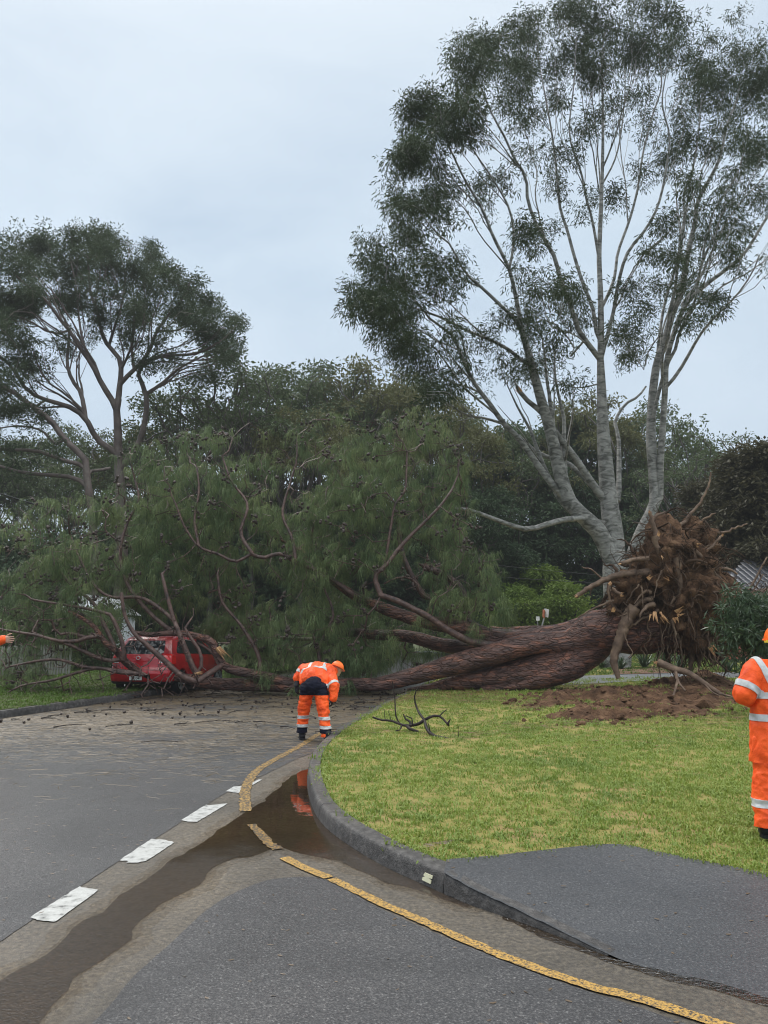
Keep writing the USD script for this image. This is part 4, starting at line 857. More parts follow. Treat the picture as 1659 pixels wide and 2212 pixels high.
# ------------------------------------------------------------------ the fallen pine
def c1(x, y): return (x * .5, 1106 + y * .5)
def c2(x, y): return (x * .1562, 1226.9 + y * .1562)
def c6(x, y): return (760.3 + x * .3125, 1227 + y * .3125)
def cc(x, y): return (207.4 + x * .25, 1330.6 + y * .25)
def c5(x, y): return (1244 + x * .25, 1088.6 + y * .25)
def D(pts, d): return [(*p, d) for p in pts] if np.ndim(d) == 0 else [(*p, q) for p, q in zip(pts, np.interp(np.linspace(0, 1, len(pts)), np.linspace(0, 1, len(d)), d))]
PD = 22.0
pine = [
 (D([(1500, 1330), (1440, 1352), (1340, 1362), (1279, 1364), (1230, 1388), (1166, 1388), (1073, 1411), (1010, 1428), (917, 1453), (823, 1477), (760, 1478), (700, 1481), (622, 1481), (557, 1479), (482, 1478), (432, 1471), (382, 1463), (332, 1463), (307, 1456), (282, 1438), (262, 1421), (252, 1406), (237, 1396), (222, 1381), (200, 1350), (150, 1320)], [21.7, 21.6, 21.8, 22.0, 22.2, 22.3, 22.2, 21.6, 21.2, 21.2]), [50, 50, 50, 41, 28, 22, 23, 22, 19, 15, 13, 14, 14, 14, 13, 13, 9, 9, 8, 8, 7, 7, 6, 5.5, 4.5, 3], 0, 0),
 (D([(1300, 1375), (1240, 1420), (1166, 1447), (1073, 1461), (979, 1475), (923, 1486), (880, 1491)], [21.8, 22.0, 22.15, 22.2]), [40, 41, 37, 25, 15, 8, 4], 0, 0),
 (D([(1230, 1436), (1170, 1462), (1120, 1479), (1040, 1488)], [21.7, 21.9]), [34, 26, 13, 6], 0, 0),
 (D([(1290, 1350), (1200, 1372), (1104, 1385), (1073, 1383), (1026, 1364), (979, 1352), (917, 1343), (854, 1324), (807, 1305), (770, 1290), (700, 1240), (640, 1180)], [22.3, 22.6, 22.8, 23.4]), 26, 6, 0),
 (D([(1070, 1394), (1057, 1393), (1010, 1383), (963, 1358), (932, 1336), (885, 1311), (854, 1296), (823, 1286)], [22.0, 21.8]), 8.5, 6, 0),
 (D([(1180, 1372), (1145, 1371), (1088, 1368), (1041, 1361), (979, 1321), (929, 1290), (910, 1280), (870, 1200), (860, 1120)], [22.8, 23.6]), 11, 5, 0),
 (D([(932, 1296), (907, 1280), (898, 1258), (879, 1247), (854, 1249), (829, 1261)], [22.6, 22.0]), 3.2, 2, 0),
 (D([(1010, 1340), (1004, 1302), (1001, 1283), (985, 1261), (954, 1240), (920, 1225)], [23.2, 23.6]), 10, 8, 0),
 (D([(1260, 1352), (1198, 1360), (1150, 1360), (1092, 1362), (1060, 1358)], [22.6, 23.6]), 11, 7, 0),
 (D([(1130, 1402), (1041, 1404), (948, 1392), (885, 1375), (800, 1370), (700, 1360)], [22.9, 24.2]), 22, 8, 0),
 (D([(630, 1478), (570, 1461), (520, 1451), (487, 1441), (477, 1426), (465, 1401), (455, 1383), (432, 1376), (395, 1368), (357, 1368), (325, 1371), (290, 1366)], [22.2, 22.0, 21.9, 21.9, 21.8, 21.7]), 12, 4.5, 0),
 (D([(425, 1472), (407, 1466), (387, 1456), (362, 1433), (337, 1411), (312, 1388), (290, 1368), (270, 1330), (262, 1280)], [21.2, 21.0, 20.9]), 6.5, 3, 0),
 (D([(425, 1455), (420, 1448), (412, 1431), (400, 1401), (387, 1368), (375, 1336), (362, 1290), (350, 1240)], [21.3, 21.2, 21.3]), 6.5, 3, 0),
 (D([(425, 1456), (427, 1451), (436, 1436), (435, 1418), (427, 1398), (412, 1378), (400, 1356)], [21.3, 21.4]), 4, 3, 0),
 (D([(478, 1446), (472, 1436), (462, 1413), (445, 1398), (425, 1388)], 21.9), 4, 2.5, 0),
 (D([(262, 1424), (250, 1427), (219, 1424), (195, 1413), (172, 1403), (148, 1392), (109, 1381), (70, 1365)], [21.3, 21.0]), 5, 2, 0),
 (D([(234, 1392), (210, 1373), (184, 1377), (156, 1367), (134, 1371), (119, 1361), (112, 1340)], [21.3, 20.8]), 4.5, 2.5, 0),
 (D([(206, 1374), (187, 1378), (164, 1385), (125, 1384), (78, 1372), (11, 1361), (-30, 1350)], [21.0, 20.6]), 4.5, 1.6, 0),
 (D([(320, 1462), (280, 1452), (230, 1445), (180, 1440), (130, 1425), (80, 1428), (20, 1440)], [21.3, 20.8]), 4.5, 1.8, 0),
 (D([(300, 1455), (250, 1452), (215, 1442), (170, 1452), (110, 1470), (50, 1480), (10, 1500)], [21.2, 20.9]), 4, 1.6, 0),
 (D([(252, 1408), (235, 1370), (220, 1340), (200, 1300), (160, 1270), (130, 1230), (115, 1180)], [21.3, 22.3]), 5, 2, 0),
 (D([(270, 1425), (262, 1380), (240, 1330), (218, 1322), (190, 1315), (130, 1305), (70, 1295), (55, 1285)], [21.2, 21.2]), 4.5, 2, 0),
 (D([(375, 1340), (340, 1310), (300, 1290), (240, 1290), (200, 1260), (170, 1200), (150, 1150)], [21.6, 22.4]), 4.5, 2, 0),
 (D([(770, 1290), (700, 1240), (665, 1225), (640, 1216), (605, 1196), (565, 1206), (545, 1196), (510, 1213), (470, 1196), (430, 1181), (400, 1140), (380, 1090)], [22.6, 21.9, 21.8]), 6, 2, 0),
 (D([(823, 1286), (810, 1245), (833, 1222), (862, 1185), (889, 1155), (920, 1125), (951, 1093), (975, 1060)], [21.8, 22.3]), 6, 2.5, 0),
 (D([(830, 1230), (850, 1104), (860, 1080), (875, 1059), (878, 1020), (879, 975)], [22.0, 22.4]), 3.5, 2, 0),
 (D([(640, 1216), (630, 1160), (610, 1110), (625, 1050), (640, 1000)], [21.8, 22.5]), 4, 2, 0),
 (D([(545, 1196), (520, 1150), (535, 1090), (500, 1040), (480, 985)], [21.8, 22.5]), 4, 2, 0),
 (D([(430, 1181), (420, 1120), (430, 1060), (425, 1010)], [21.9, 22.5]), 3.5, 2, 0),
 (D([(380, 1370), (330, 1330), (280, 1270), (260, 1200), (275, 1130), (300, 1080), (290, 1030)], [21.8, 22.8]), 5, 2, 0),
 (D([(557, 1478), (560, 1420), (520, 1350), (480, 1300), (470, 1240)], [22.3, 22.6]), 5, 2.5, 0),
 (D([(700, 1480), (690, 1400), (720, 1330), (700, 1270)], [22.5, 22.8]), 5, 2.5, 0)]
sk = Skel(); tr = px_limbs(sk, pine, PD, 0.22)
gP = np.random.default_rng(21)
from shapely import contains_xy
def in_poly(poly, n):
    P_ = Polygon(poly); x0, y0, x1, y1 = P_.bounds; out = np.zeros((0, 2))
    while len(out) < n:
        q = np.c_[gP.uniform(x0, x1, n), gP.uniform(y0, y1, n)]; out = np.vstack([out, q[contains_xy(P_, q[:, 0], q[:, 1])]])
    return out[:n]
A_ = [(420, 990), (480, 965), (540, 972), (600, 955), (660, 965), (700, 945), (760, 938), (830, 955), (880, 935), (940, 965), (985, 1012), (1012, 1060), (1022, 1110), (1015, 1180), (960, 1235), (880, 1280), (815, 1300), (800, 1360), (840, 1420), (780, 1440), (700, 1452), (600, 1450), (500, 1400), (450, 1340), (300, 1315), (190, 1250), (175, 1160), (230, 1060), (260, 1015), (330, 1005), (390, 968)]
B_ = [(0, 1160), (60, 1125), (170, 1070), (200, 1200), (240, 1300), (235, 1340), (120, 1440), (60, 1490), (0, 1495)]
C_ = [(1000, 1060), (1025, 1110), (1040, 1200), (1085, 1335), (1020, 1345), (940, 1320), (900, 1290), (960, 1230)]
def depths(q, lo, hi):
    u = gP.random(len(q)) ** 1.3
    edge = np.clip((1000 + 60 - q[:, 1]) / 120, 0, 1)           # the upper edge lies farther back
    return lo + edge * 0.9 + u * (hi - lo)
D_ = [(470, 1330), (800, 1300), (1000, 1390), (960, 1430), (800, 1462), (500, 1468)]
def clumped(poly, nc, per, sig):
    c = in_poly(poly, nc); c = c + gP.normal(0, 10, c.shape); k = np.repeat(np.arange(nc), per)
    return c[k] + gP.normal(0, 1, (len(k), 2)) * (sig * gP.uniform(.6, 1.3, nc)[k])[:, None], k
qa, ka = clumped(A_, 150, 14, 20); qb, kb_ = clumped(B_, 60, 11, 20); qc, kc = clumped(C_, 16, 10, 16); qd = in_poly(D_, 420)
ca, cb0, cc_ = gP.random(150), gP.random(60), gP.random(16)
def depths(q, cl, lo, hi):
    edge = np.clip((1060 - q[:, 1]) / 120, 0, 1)           # the upper edge lies farther back
    return lo + edge * 0.9 + cl ** 1.2 * (hi - lo) + gP.normal(0, .28, len(q))
da, db, dc, dd4 = depths(qa, ca[ka], 22.2, 25.4), depths(qb, cb0[kb_], 21.2, 23.5), depths(qc, cc_[kc], 22.0, 23.4), gP.uniform(23.3, 26.5, len(qd))
qa = np.vstack([qa, qd]); da = np.r_[da, dd4]
# nothing hangs in front of the car: over it the crown stays behind the rear window
def hold(q, d): return np.where((q[:, 0] > 215) & (q[:, 0] < 500) & (q[:, 1] > 1330), np.maximum(d, 25.5), d)
da, db = hold(qa, da), hold(qb, db)
ta, tb, tc = (np.array([at(x, y, d) for (x, y), d in zip(q, dd)]) for q, dd in ((qa, da), (qb, db), (qc, dc)))
allT = np.vstack([ta, tb, tc]); zg = rise(allT[:, 1]) + 0.12
allT[:, 2] = np.maximum(allT[:, 2], zg)
# bare crossing sticks low down over the verge and before the car
sticks = in_poly([(0, 1290), (200, 1320), (300, 1350), (420, 1350), (450, 1420), (470, 1490), (440, 1500), (300, 1518), (150, 1524), (60, 1505), (0, 1480)], 430)
ts = np.array([at(x, y, d) for (x, y), d in zip(sticks, gP.uniform(20.5, 21.6, len(sticks)))]); ts[:, 2] = np.maximum(ts[:, 2], rise(ts[:, 1]) + 0.05)
qf = np.vstack([in_poly(A_, 130), in_poly(C_, 16), in_poly(B_, 40)]); tf = np.array([at(x, y, d) for (x, y), d in zip(qf, gP.uniform(21.5, 22.2, len(qf)))])
qt = np.c_[gP.uniform(230, 1010, 46), 0 * np.zeros(46)]; top_ = np.array(A_)[[29, 30, 0, 1, 2, 3, 4, 5, 6, 7, 8, 9, 10]]; top_ = top_[np.argsort(top_[:, 0])]
qt[:, 1] = np.interp(qt[:, 0], top_[:, 0], top_[:, 1]) - gP.uniform(0, 42, 46); tt = np.array([at(x, y, d) for (x, y), d in zip(qt, gP.uniform(22.4, 24.0, 46))])
sk.grow(np.vstack([tf, tt]), bf=0.45, step=0.28, jit=0.05); sk.fix(0.013)
sk.grow(allT, bf=0.15, step=0.32, jit=0.045); sk.fix(0.0095)
bare = np.vstack([in_poly(A_, 330), in_poly(B_, 170), in_poly(C_, 40)]); tb_ = np.array([at(x, y, d) for (x, y), d in zip(bare, gP.uniform(21.3, 22.6, len(bare)))]); tb_[:, 2] = np.maximum(tb_[:, 2], rise(tb_[:, 1]) + .1)
sk.grow(np.vstack([ts, tb_]), bf=0.3, step=0.26, jit=0.045); sk.radii(0.0115, 2.25)
FP = thing('fallen_pine', 'huge uprooted pine fallen across the road onto the red car', 'fallen tree')
thick, thin = sk.mesh(sides=((0.0, 3), (0.02, 5), (0.05, 10), (0.14, 30)), bumpy=0.34, split=30)
obj('trunk', thick, 'bark_pine', FP, smooth=True)
obj('branches', thin, 'bark_pine_branch', FP, smooth=True)
def tuft(n, seed, L=0.46, w=0.0092, shoot=0.30, lean=-0.10):
    """a spray of long weeping needles hanging off a short shoot"""
    g = np.random.default_rng(seed); V, Fc = [], []
    sd = np.array([g.normal(0, .5), g.normal(0, .5), 0.25]); sd *= shoot / np.linalg.norm(sd)
    for i in range(n):
        p = sd * g.random(); a = g.uniform(0, 6.283); d = np.array([math.cos(a), math.sin(a), g.uniform(-0.3, 0.8)]); d /= np.linalg.norm(d)
        l = L * g.uniform(0.6, 1.25); out = d * l * g.uniform(0.12, 0.42); dn = g.uniform(0.55, 1.0)
        pts = [p, p + out * 0.55 + [0, 0, -0.10 * l * dn], p + out * 0.92 + [lean * l * .4, 0, -0.50 * l * dn], p + out * 1.02 + [lean * l, 0, -l * dn]]
        s = np.array([-math.sin(a + 0.8), math.cos(a + 0.8), 0.0]) * w * g.uniform(.7, 1.2)
        b = len(V)
        for j, q in enumerate(pts[:3]): V += [q - s * (0.5 - 0.08 * j), q + s * (0.5 - 0.08 * j)]
        V.append(pts[3])
        Fc += [(b, b + 1, b + 3), (b, b + 3, b + 2), (b + 2, b + 3, b + 5), (b + 2, b + 5, b + 4), (b + 4, b + 5, b + 6)]
    return np.array(V), np.array(Fc)
tufts = [tuft(30, 300 + i) for i in range(7)]
base = np.vstack([np.repeat(allT[:len(ta)][gP.random(len(ta)) < .9], 2, 0), np.repeat(allT[len(ta):len(ta) + len(tb)][gP.random(len(tb)) < 0.42], 2, 0), np.repeat(allT[len(ta) + len(tb):][gP.random(len(tc)) < 0.75], 2, 0)])
base = np.vstack([base, tt, tt])
base = base + gP.normal(0, 0.13, base.shape)
# sprays that droop over the trunk, and a few hanging from the stems
dr = np.array([at(x, y, d) for x, y, d in [(568, 1440, 21.9), (575, 1455, 21.85), (560, 1462, 21.9), (580, 1470, 21.85), (645, 1470, 21.9), (655, 1490, 21.9), (640, 1500, 22.0), (660, 1505, 22.0), (757, 1480, 21.8), (765, 1492, 21.8), (920, 1330, 21.9), (918, 1345, 21.9), (1030, 1362, 21.9), (1022, 1375, 21.9), (1060, 1310, 22.0), (1075, 1325, 22.0), (1085, 1320, 22.0), (1092, 1330, 22.1), (1065, 1330, 22.0), (1080, 1300, 22.1), (1050, 1335, 22.0), (1095, 1345, 22.1), (1100, 1335, 22.2), (840, 1350, 22.0), (850, 1380, 22.0), (820, 1400, 22.1), (800, 1420, 22.2)]])
base = np.vstack([base, np.repeat(dr, 3, 0) + gP.normal(0, 0.07, (len(dr) * 3, 3))])
n = len(base)
instancer('needles', FP, tufts, base, quat_yaw_tilt(gP.uniform(0, 6.283, n), gP.normal(0, .16, n), gP.normal(-0.05, .16, n)), gP.uniform(.75, 1.3, n), gP.integers(0, len(tufts), n), 'needle', kind='stuff')
# cones in little whorls along the twigs
def cone_mesh(seed):
    g = np.random.default_rng(seed); prof = [(0.001, 0), (0.026, 0.012), (0.034, 0.035), (0.028, 0.065), (0.014, 0.09), (0.001, 0.10)]
    m = trimesh.creation.revolve(prof, sections=9); v = m.vertices.copy()
    a = np.arctan2(v[:, 1], v[:, 0]); v[:, :2] *= (1 + 0.18 * np.sin(a * 4 + v[:, 2] * 140))[:, None]
    return v, m.faces
ci = gP.choice(len(allT), 130, replace=False); cb = np.repeat(np.vstack([allT[ci], tt, tf[::2]]), 5, 0); cb = cb + gP.normal(0, .09, cb.shape); n = len(cb)
flat('cone_brown', (0.045, 0.030, 0.022), scale=20, rough=0.6, island=0.4)
instancer('cones', FP, [cone_mesh(i) for i in range(3)], cb, quat_yaw_tilt(gP.uniform(0, 6.28, n), gP.normal(0, 1.2, n), gP.normal(0, 1.2, n)), gP.uniform(.9, 1.5, n), gP.integers(0, 3, n), 'cone_brown', kind='stuff')
# torn wood where the limb over the car split, and chips
for k, (a, b, L, r) in enumerate([((474, 1402, 21.8), (497, 1428, 21.75), 0.30, 0.10), ((424, 1456, 21.1), (440, 1452, 21.1), 0.15, 0.05)]):
    p0, p1 = at(*a), at(*b)
    obj('torn_wood', splinter(p0, p1 - p0, L * 1.6, r, 40 + k, 8), 'fresh_wood', FP, label='pale yellow torn wood of the split limb')

# ---- root plate
def blobs(bl, seed, amp, edge=0.11, freq=1.9):
    m = None
    for x, y, d, rx, ry in bl:
        s = m3.Manifold.sphere(1.0, 40).scale((rx, ry, rx)).translate(tuple(at(x, y, d)))
        m = s if m is None else m + s
    m = m.refine_to_length(edge)
    a = meshkit.arrays(m); t = trimesh.Trimesh(a[0], a[1], process=True)
    trimesh.smoothing.filter_taubin(t, iterations=6)
    n = t.vertex_normals; v = t.vertices
    f = meshkit.fbm(v * freq, 5, seed) - 0.5
    rid = 1 - np.abs(meshkit.fbm(v * freq * 1.7 + 9, 4, seed + 5) * 2 - 1)
    t.vertices = v + n * (amp * (f * 1.5 + (rid - 0.6) * 0.8))[:, None]
    return t
RD = 21.5
r_ = 1 / ppm(RD)
core = blobs([(1440, 1180, RD, 40 * r_, .45), (1428, 1235, RD, 58 * r_, .7), (1484, 1225, RD + .1, 50 * r_, .6), (1398, 1292, RD, 54 * r_, .55), (1478, 1300, RD, 86 * r_, .9), (1532, 1340, RD + .1, 54 * r_, .65), (1362, 1272, RD, 32 * r_, .4), (1512, 1180, RD + .2, 26 * r_, .4), (1518, 1385, RD, 30 * r_, .40), (1548, 1300, RD + .2, 40 * r_, .6), (1480, 1160, RD + .2, 34 * r_, .4), (1340, 1335, RD, 24 * r_, .3)], 3, 0.66, 0.075)
obj('root_plate', core, 'dirt', FP, smooth=True, label='ragged upturned plate of soil and torn roots')
def one_root(pts, r0, r1, d, dz=0.0, label=None, name='root'):
    s = Skel(); pts = np.asarray(pts, float)
    W = np.array([at(p[0], p[1], d + dz * t) for p, t in zip(pts, np.linspace(0, 1, len(pts)))])
    s.limb(W, np.array([r0, r1]) * r_, 0.09, root=True, wob=0.012); s.R = np.array(s.rad)
    return obj(name, s.mesh(sides=((0, 7),), bumpy=0), 'root', FP, smooth=True, label=label)
ff = RD - 0.75
roots = [([(1400, 1236), (1379, 1238), (1344, 1241), (1311, 1251), (1281, 1264), (1244, 1288)], 9, 4.5, ff + .2), ([(1400, 1206), (1384, 1208), (1364, 1211), (1339, 1218)], 6, 4.5, ff + .1), ([(1425, 1180), (1419, 1164), (1416, 1146), (1409, 1126), (1404, 1106)], 6.5, 4, ff + .2), ([(1412, 1120), (1416, 1113), (1426, 1110), (1437, 1105)], 3.5, 2, ff + .2), ([(1412, 1158), (1416, 1171), (1421, 1186), (1431, 1203)], 6, 5, ff), ([(1450, 1165), (1464, 1141), (1481, 1126), (1494, 1108), (1511, 1088), (1530, 1050), (1535, 1020)], 5.5, 1.5, RD), ([(1470, 1175), (1484, 1153), (1504, 1133), (1529, 1116), (1545, 1108)], 4.5, 1.5, RD), ([(1495, 1165), (1519, 1156), (1556, 1151), (1586, 1143), (1614, 1132)], 4, 1.6, RD), ([(1466, 1160), (1476, 1171), (1494, 1186), (1531, 1186), (1551, 1166), (1561, 1156)], 3.2, 2.6, ff + .2), ([(1462, 1205), (1464, 1228), (1469, 1263), (1469, 1288), (1484, 1318), (1488, 1348)], 8, 1.6, ff - .15), ([(1325, 1298), (1311, 1301), (1281, 1316), (1249, 1334)], 3.2, 1.4, ff + .1), ([(1345, 1262), (1301, 1249), (1279, 1232), (1256, 1223)], 3, 1, ff + .2), ([(1500, 1190), (1519, 1208), (1539, 1233), (1564, 1263), (1579, 1288), (1609, 1316)], 5.5, 1.6, ff + .1), ([(1494, 1390), (1495, 1410), (1494, 1426), (1489, 1450)], 9, 4, RD - .2), ([(1508, 1390), (1510, 1415), (1509, 1440)], 7, 3, RD - .3), ([(1540, 1380), (1549, 1401), (1560, 1424), (1567, 1438)], 8, 3, RD - .1), ([(1522, 1395), (1530, 1415), (1536, 1432)], 7, 2, RD - .3), ([(1440, 1333), (1442, 1350), (1430, 1376), (1434, 1394)], 1.6, .8, ff), ([(1384, 1265), (1387, 1280), (1389, 1308), (1392, 1326)], 2, .8, ff - .05), ([(1380, 1262), (1372, 1272), (1362, 1288), (1352, 1302)], 2, .8, ff), ([(1352, 1330), (1345, 1345), (1350, 1380), (1366, 1410), (1358, 1420)], 1.8, .8, ff), ([(1428, 1232), (1420, 1254), (1416, 1275), (1412, 1290)], 1.8, .8, ff - .1), ([(1315, 1262), (1313, 1285), (1320, 1302)], 4, 2, ff + .1), ([(1320, 1272), (1332, 1279), (1343, 1284)], 4.5, 3.8, ff), ([(1458, 1288), (1452, 1300), (1449, 1308)], 3, 2, ff - .2)]
for k, (p, a, b, d) in enumerate(roots):
    one_root(p, a, b, d, -0.12 + 0.05 * (k % 5), name='root')
one_root([(1372, 1312), (1356, 1335), (1342, 1370), (1331, 1400), (1325, 1430), (1330, 1448), (1335, 1466)], 15, 4.5, ff + .1, -.05, label='thick broken root hanging down past the trunk')
for k in range(34):     # the torn root skirts round the rim of the plate
    a = gP.uniform(0, 6.283); rx_, ry_ = 92, 120; x_, y_ = 1462 + rx_ * .62 * math.cos(a), 1268 + ry_ * .62 * math.sin(a)
    l = gP.uniform(16, 56); dx_, dy_ = math.cos(a) + gP.normal(0, .35), math.sin(a) + gP.normal(0, .35); dn = gP.uniform(.1, .9)
    P4 = [(x_ + dx_ * l * t, y_ + dy_ * l * t + dn * l * .55 * t * t + gP.normal(0, 2.5)) for t in np.linspace(0, 1.25, 6)]
    P4 = [(q[0], min(q[1], 1462)) for q in P4]
    one_root(P4, gP.uniform(2.6, 7.0), gP.uniform(.7, 2.2), ff + gP.uniform(-.1, .9), gP.uniform(-.3, .3))
for k in range(26):     # strands hanging in a ragged curtain below the plate
    x_ = gP.uniform(1385, 1560); y_ = gP.uniform(1325, 1385); l = gP.uniform(35, 95)
    one_root([(x_ + gP.normal(0, 3) + 4 * math.sin(t * 4 + k), y_ + l * t) for t in np.linspace(0, 1, 6)], gP.uniform(1.2, 3.6), .6, ff + gP.uniform(-.1, .6))
# broken pale ends
for k, (x, y, d, r, dx, dy) in enumerate([(1343, 1285, ff - .05, .06, 1, .3), (1402, 1249, ff - .05, .08, .6, -.5), (1440, 1252, ff - .1, .08, -.6, -.2), (1418, 1330, ff - .05, .16, 0, .6), (1432, 1335, ff - .05, .13, .4, .5), (1466, 1322, ff - .12, .15, .6, -.4), (1458, 1338, ff - .1, .09, .1, .7), (1424, 1156, ff, .07, .3, -.7), (1431, 1203, ff - .05, .06, .3, .8), (1404, 1106, ff + .2, .055, -.2, -.9), (1561, 1156, ff + .1, .05, .5, -.6), (1537, 1402, RD - .7, .15, .4, .8), (1325, 1318, ff, .08, 0, -.8), (1244, 1288, ff + .1, .05, -.8, .4), (1318, 1260, ff - .02, .07, .1, .4), (1339, 1218, ff - .02, .05, -.9, .2), (1508, 1178, ff + .1, .07, .6, .1)]):
    p = at(x, y, d - .12); obj('torn_root_end', splinter(p, np.array([dx, -0.35, -dy]), r * 1.7, r * .8, 60 + k, 6), 'fresh_wood', FP)
# hair roots all over the plate
def fibres(surface, n, L, r, seed, droop=0.8, sides=3, segs=6, sel=None):
    g = np.random.default_rng(seed); P, fi = trimesh.sample.sample_surface(surface, n, seed=seed); N = surface.face_normals[fi]
    s = Skel.__new__(Skel); V, Fc, off = [], [], 0
    a = np.arange(sides) / sides * 6.283
    d = N * 0.9 + g.normal(0, .6, (n, 3)); d /= np.linalg.norm(d, axis=1)[:, None]
    p = P - N * 0.03; l = L * g.uniform(.35, 1.4, n) / segs; rr = r * g.uniform(.5, 1.5, n)
    rings = []
    for k in range(segs + 1):
        u = np.cross(d, [0.2, 0.5, 0.84]); u /= np.linalg.norm(u, axis=1)[:, None]; w = np.cross(d, u)
        rings.append(p[:, None] + (rr * (1 - .75 * k / segs))[:, None, None] * (np.cos(a)[None, :, None] * u[:, None] + np.sin(a)[None, :, None] * w[:, None]))
        d = d + g.normal(0, .38, (n, 3)) + np.array([0, 0, -droop / segs * 2.2]); d /= np.linalg.norm(d, axis=1)[:, None]
        p = p + d * l[:, None]
    v = np.stack(rings, 1).reshape(-1, 3)
    b = (np.arange(n) * (segs + 1) * sides)[:, None, None] + (np.arange(segs) * sides)[None, :, None] + np.arange(sides)[None, None, :]
    j2 = (np.arange(sides) + 1) % sides - np.arange(sides)
    q = np.stack([b, b + j2, b + j2 + sides, b + sides], -1).reshape(-1, 4)
    return v, np.vstack([q[:, [0, 1, 2]], q[:, [0, 2, 3]]])
obj('root_hairs', cat_meshes([arr(fibres(core, 1500, .45, .0085, 5)), arr(fibres(core, 750, .85, .015, 6, .9)), arr(fibres(core, 330, .95, .028, 7, .5)), arr(fibres(core, 60, .8, .05, 8, .3, 5))]), 'fibre', FP, smooth=True, kind='stuff')
# bark flakes and soil lying along the top of the butt
# ---- crater of torn soil
cr_px = [(1140, 1500), (1230, 1491), (1340, 1488), (1420, 1478), (1500, 1468), (1580, 1474), (1606, 1498), (1590, 1520), (1500, 1546), (1420, 1552), (1300, 1563), (1200, 1560), (1150, 1532)]
cpoly = Polygon(np.array([land(*p)[:2] for p in cr_px])).buffer(0.15)
x0, y0, x1, y1 = cpoly.bounds
st_ = 0.06
xs, ys = np.meshgrid(np.arange(x0, x1, st_), np.arange(y0, y1, st_)); sh = xs.shape
inside = contains_xy(cpoly, xs.ravel(), ys.ravel())
bd = shapely.distance(shapely.points(xs.ravel(), ys.ravel()), cpoly.exterior); e = np.where(inside, np.clip(bd / 0.9, 0, 1), 0)
pp = np.c_[xs.ravel(), ys.ravel(), 0 * xs.ravel()]
fb = meshkit.fbm(pp * 1.3, 3, 8); fr = 1 - np.abs(2 * meshkit.fbm(pp * 2.6, 5, 12) - 1)
h = np.where(e > 0, 0.55 * e * np.clip(fb - 0.42, 0, 1) + 0.26 * np.sqrt(e) * (fr - 0.70), -0.06)
toward = np.clip((xs.ravel() - 6.0) / 4.5, 0, 1) * np.clip((ys.ravel() - 17.0) / 4, 0, 1)
h = h + 0.34 * e * toward - 0.07 * np.clip((meshkit.fbm(pp * 1.9 + 31, 4, 14) - .47) * 9, 0, 1) * (1 - toward)
z = lawn_z(xs.ravel(), ys.ravel()) + h
idx = np.arange(xs.size).reshape(sh); q = np.stack([idx[:-1, :-1], idx[:-1, 1:], idx[1:, 1:], idx[1:, :-1]], -1).reshape(-1, 4)
q = q[inside[q].any(1)]
cm = trimesh.Trimesh(np.c_[pp[:, :2], z], np.vstack([q[:, [0, 1, 2]], q[:, [0, 2, 3]]]), process=False); cm.remove_unreferenced_vertices()
obj('torn_soil', cm, 'dirt', smooth=True, label='heap of torn brown soil on the lawn under the root plate', cat='soil heap', kind='stuff')
def lump(seed, sub=2):
    m = trimesh.creation.icosphere(sub); v = m.vertices * (0.62 + 0.75 * meshkit.fbm(m.vertices * 1.5 + seed * 5.1, 4, seed))[:, None]; v[:, 2] *= .5
    return v, m.faces
lumps = [lump(i) for i in range(5)]
gl = np.random.default_rng(31); cand = np.c_[gl.uniform(x0 - .6, x1, 2600), gl.uniform(y0 - .6, y1, 2600)]
cand = cand[contains_xy(cpoly.buffer(0.45), cand[:, 0], cand[:, 1])][:900]
ctree = cKDTree(cm.vertices[:, :2])
dd_, jj = ctree.query(cand); zc = np.where(dd_ < .1, np.maximum(cm.vertices[jj, 2], lawn_z(cand[:, 0], cand[:, 1])), lawn_z(cand[:, 0], cand[:, 1]))
sc = gl.lognormal(-3.75, .65, len(cand)); sc = np.clip(sc, .008, .14)
cl = thing('soil_clods', 'loose clods of brown soil scattered over the torn heap', 'soil clods', kind='stuff')
instancer('clods', cl, lumps, np.c_[cand, zc + sc * .3], quat_yaw_tilt(gl.uniform(0, 6.28, len(cand)), gl.normal(0, .4, len(cand)), gl.normal(0, .4, len(cand))), sc, gl.integers(0, 5, len(cand)), 'dirt', kind='stuff')
def stick(name, label, limbs, d, m='bark_pine_branch', cat='branch', zf=None, twig=None, end=None, group=None, step=.1):
    s = Skel(); px_limbs(s, limbs, d, step)
    if twig is not None: s.grow(twig, bf=.2, step=.12, jit=.01); s.radii(.005, 2.2)
    else: s.R = np.array(s.rad)
    T = thing(name, label, cat, group=group)
    obj('wood', s.mesh(sides=((0, 4), (.015, 7), (.04, 10))), m, T, smooth=True)
    if end: obj('torn_end', splinter(at(*end[0]), at(*end[0]) - at(*end[1]), end[2], end[3], 77, 6), 'fresh_wood', T)
    return T
stick('broken_limb', 'thick broken limb leaning on the soil heap with a pale torn end', [([(1421, 1431, 19.6), (1440, 1438, 19.5), (1459, 1446, 19.4), (1486, 1453, 19.3), (1519, 1474, 19.0), (1556, 1499, 18.6)], 8.5, 4, 0), ([(1459, 1446, 19.4), (1463, 1470, 19.2), (1480, 1492, 19.0)], 4, 2, 0), ([(1464, 1468, 19.2), (1458, 1490, 19.0), (1448, 1520, 18.2)], 3, 1.2, 0), ([(1519, 1474, 19.0), (1540, 1496, 18.6), (1570, 1508, 18.5), (1590, 1506, 18.4)], 2, 1, 0), ([(1560, 1500, 18.6), (1590, 1506, 18.6), (1612, 1500, 18.8)], 2.5, 1, 0)], 19.3, 'root', end=((1421, 1431, 19.6), (1436, 1437, 19.5), .16, .07))
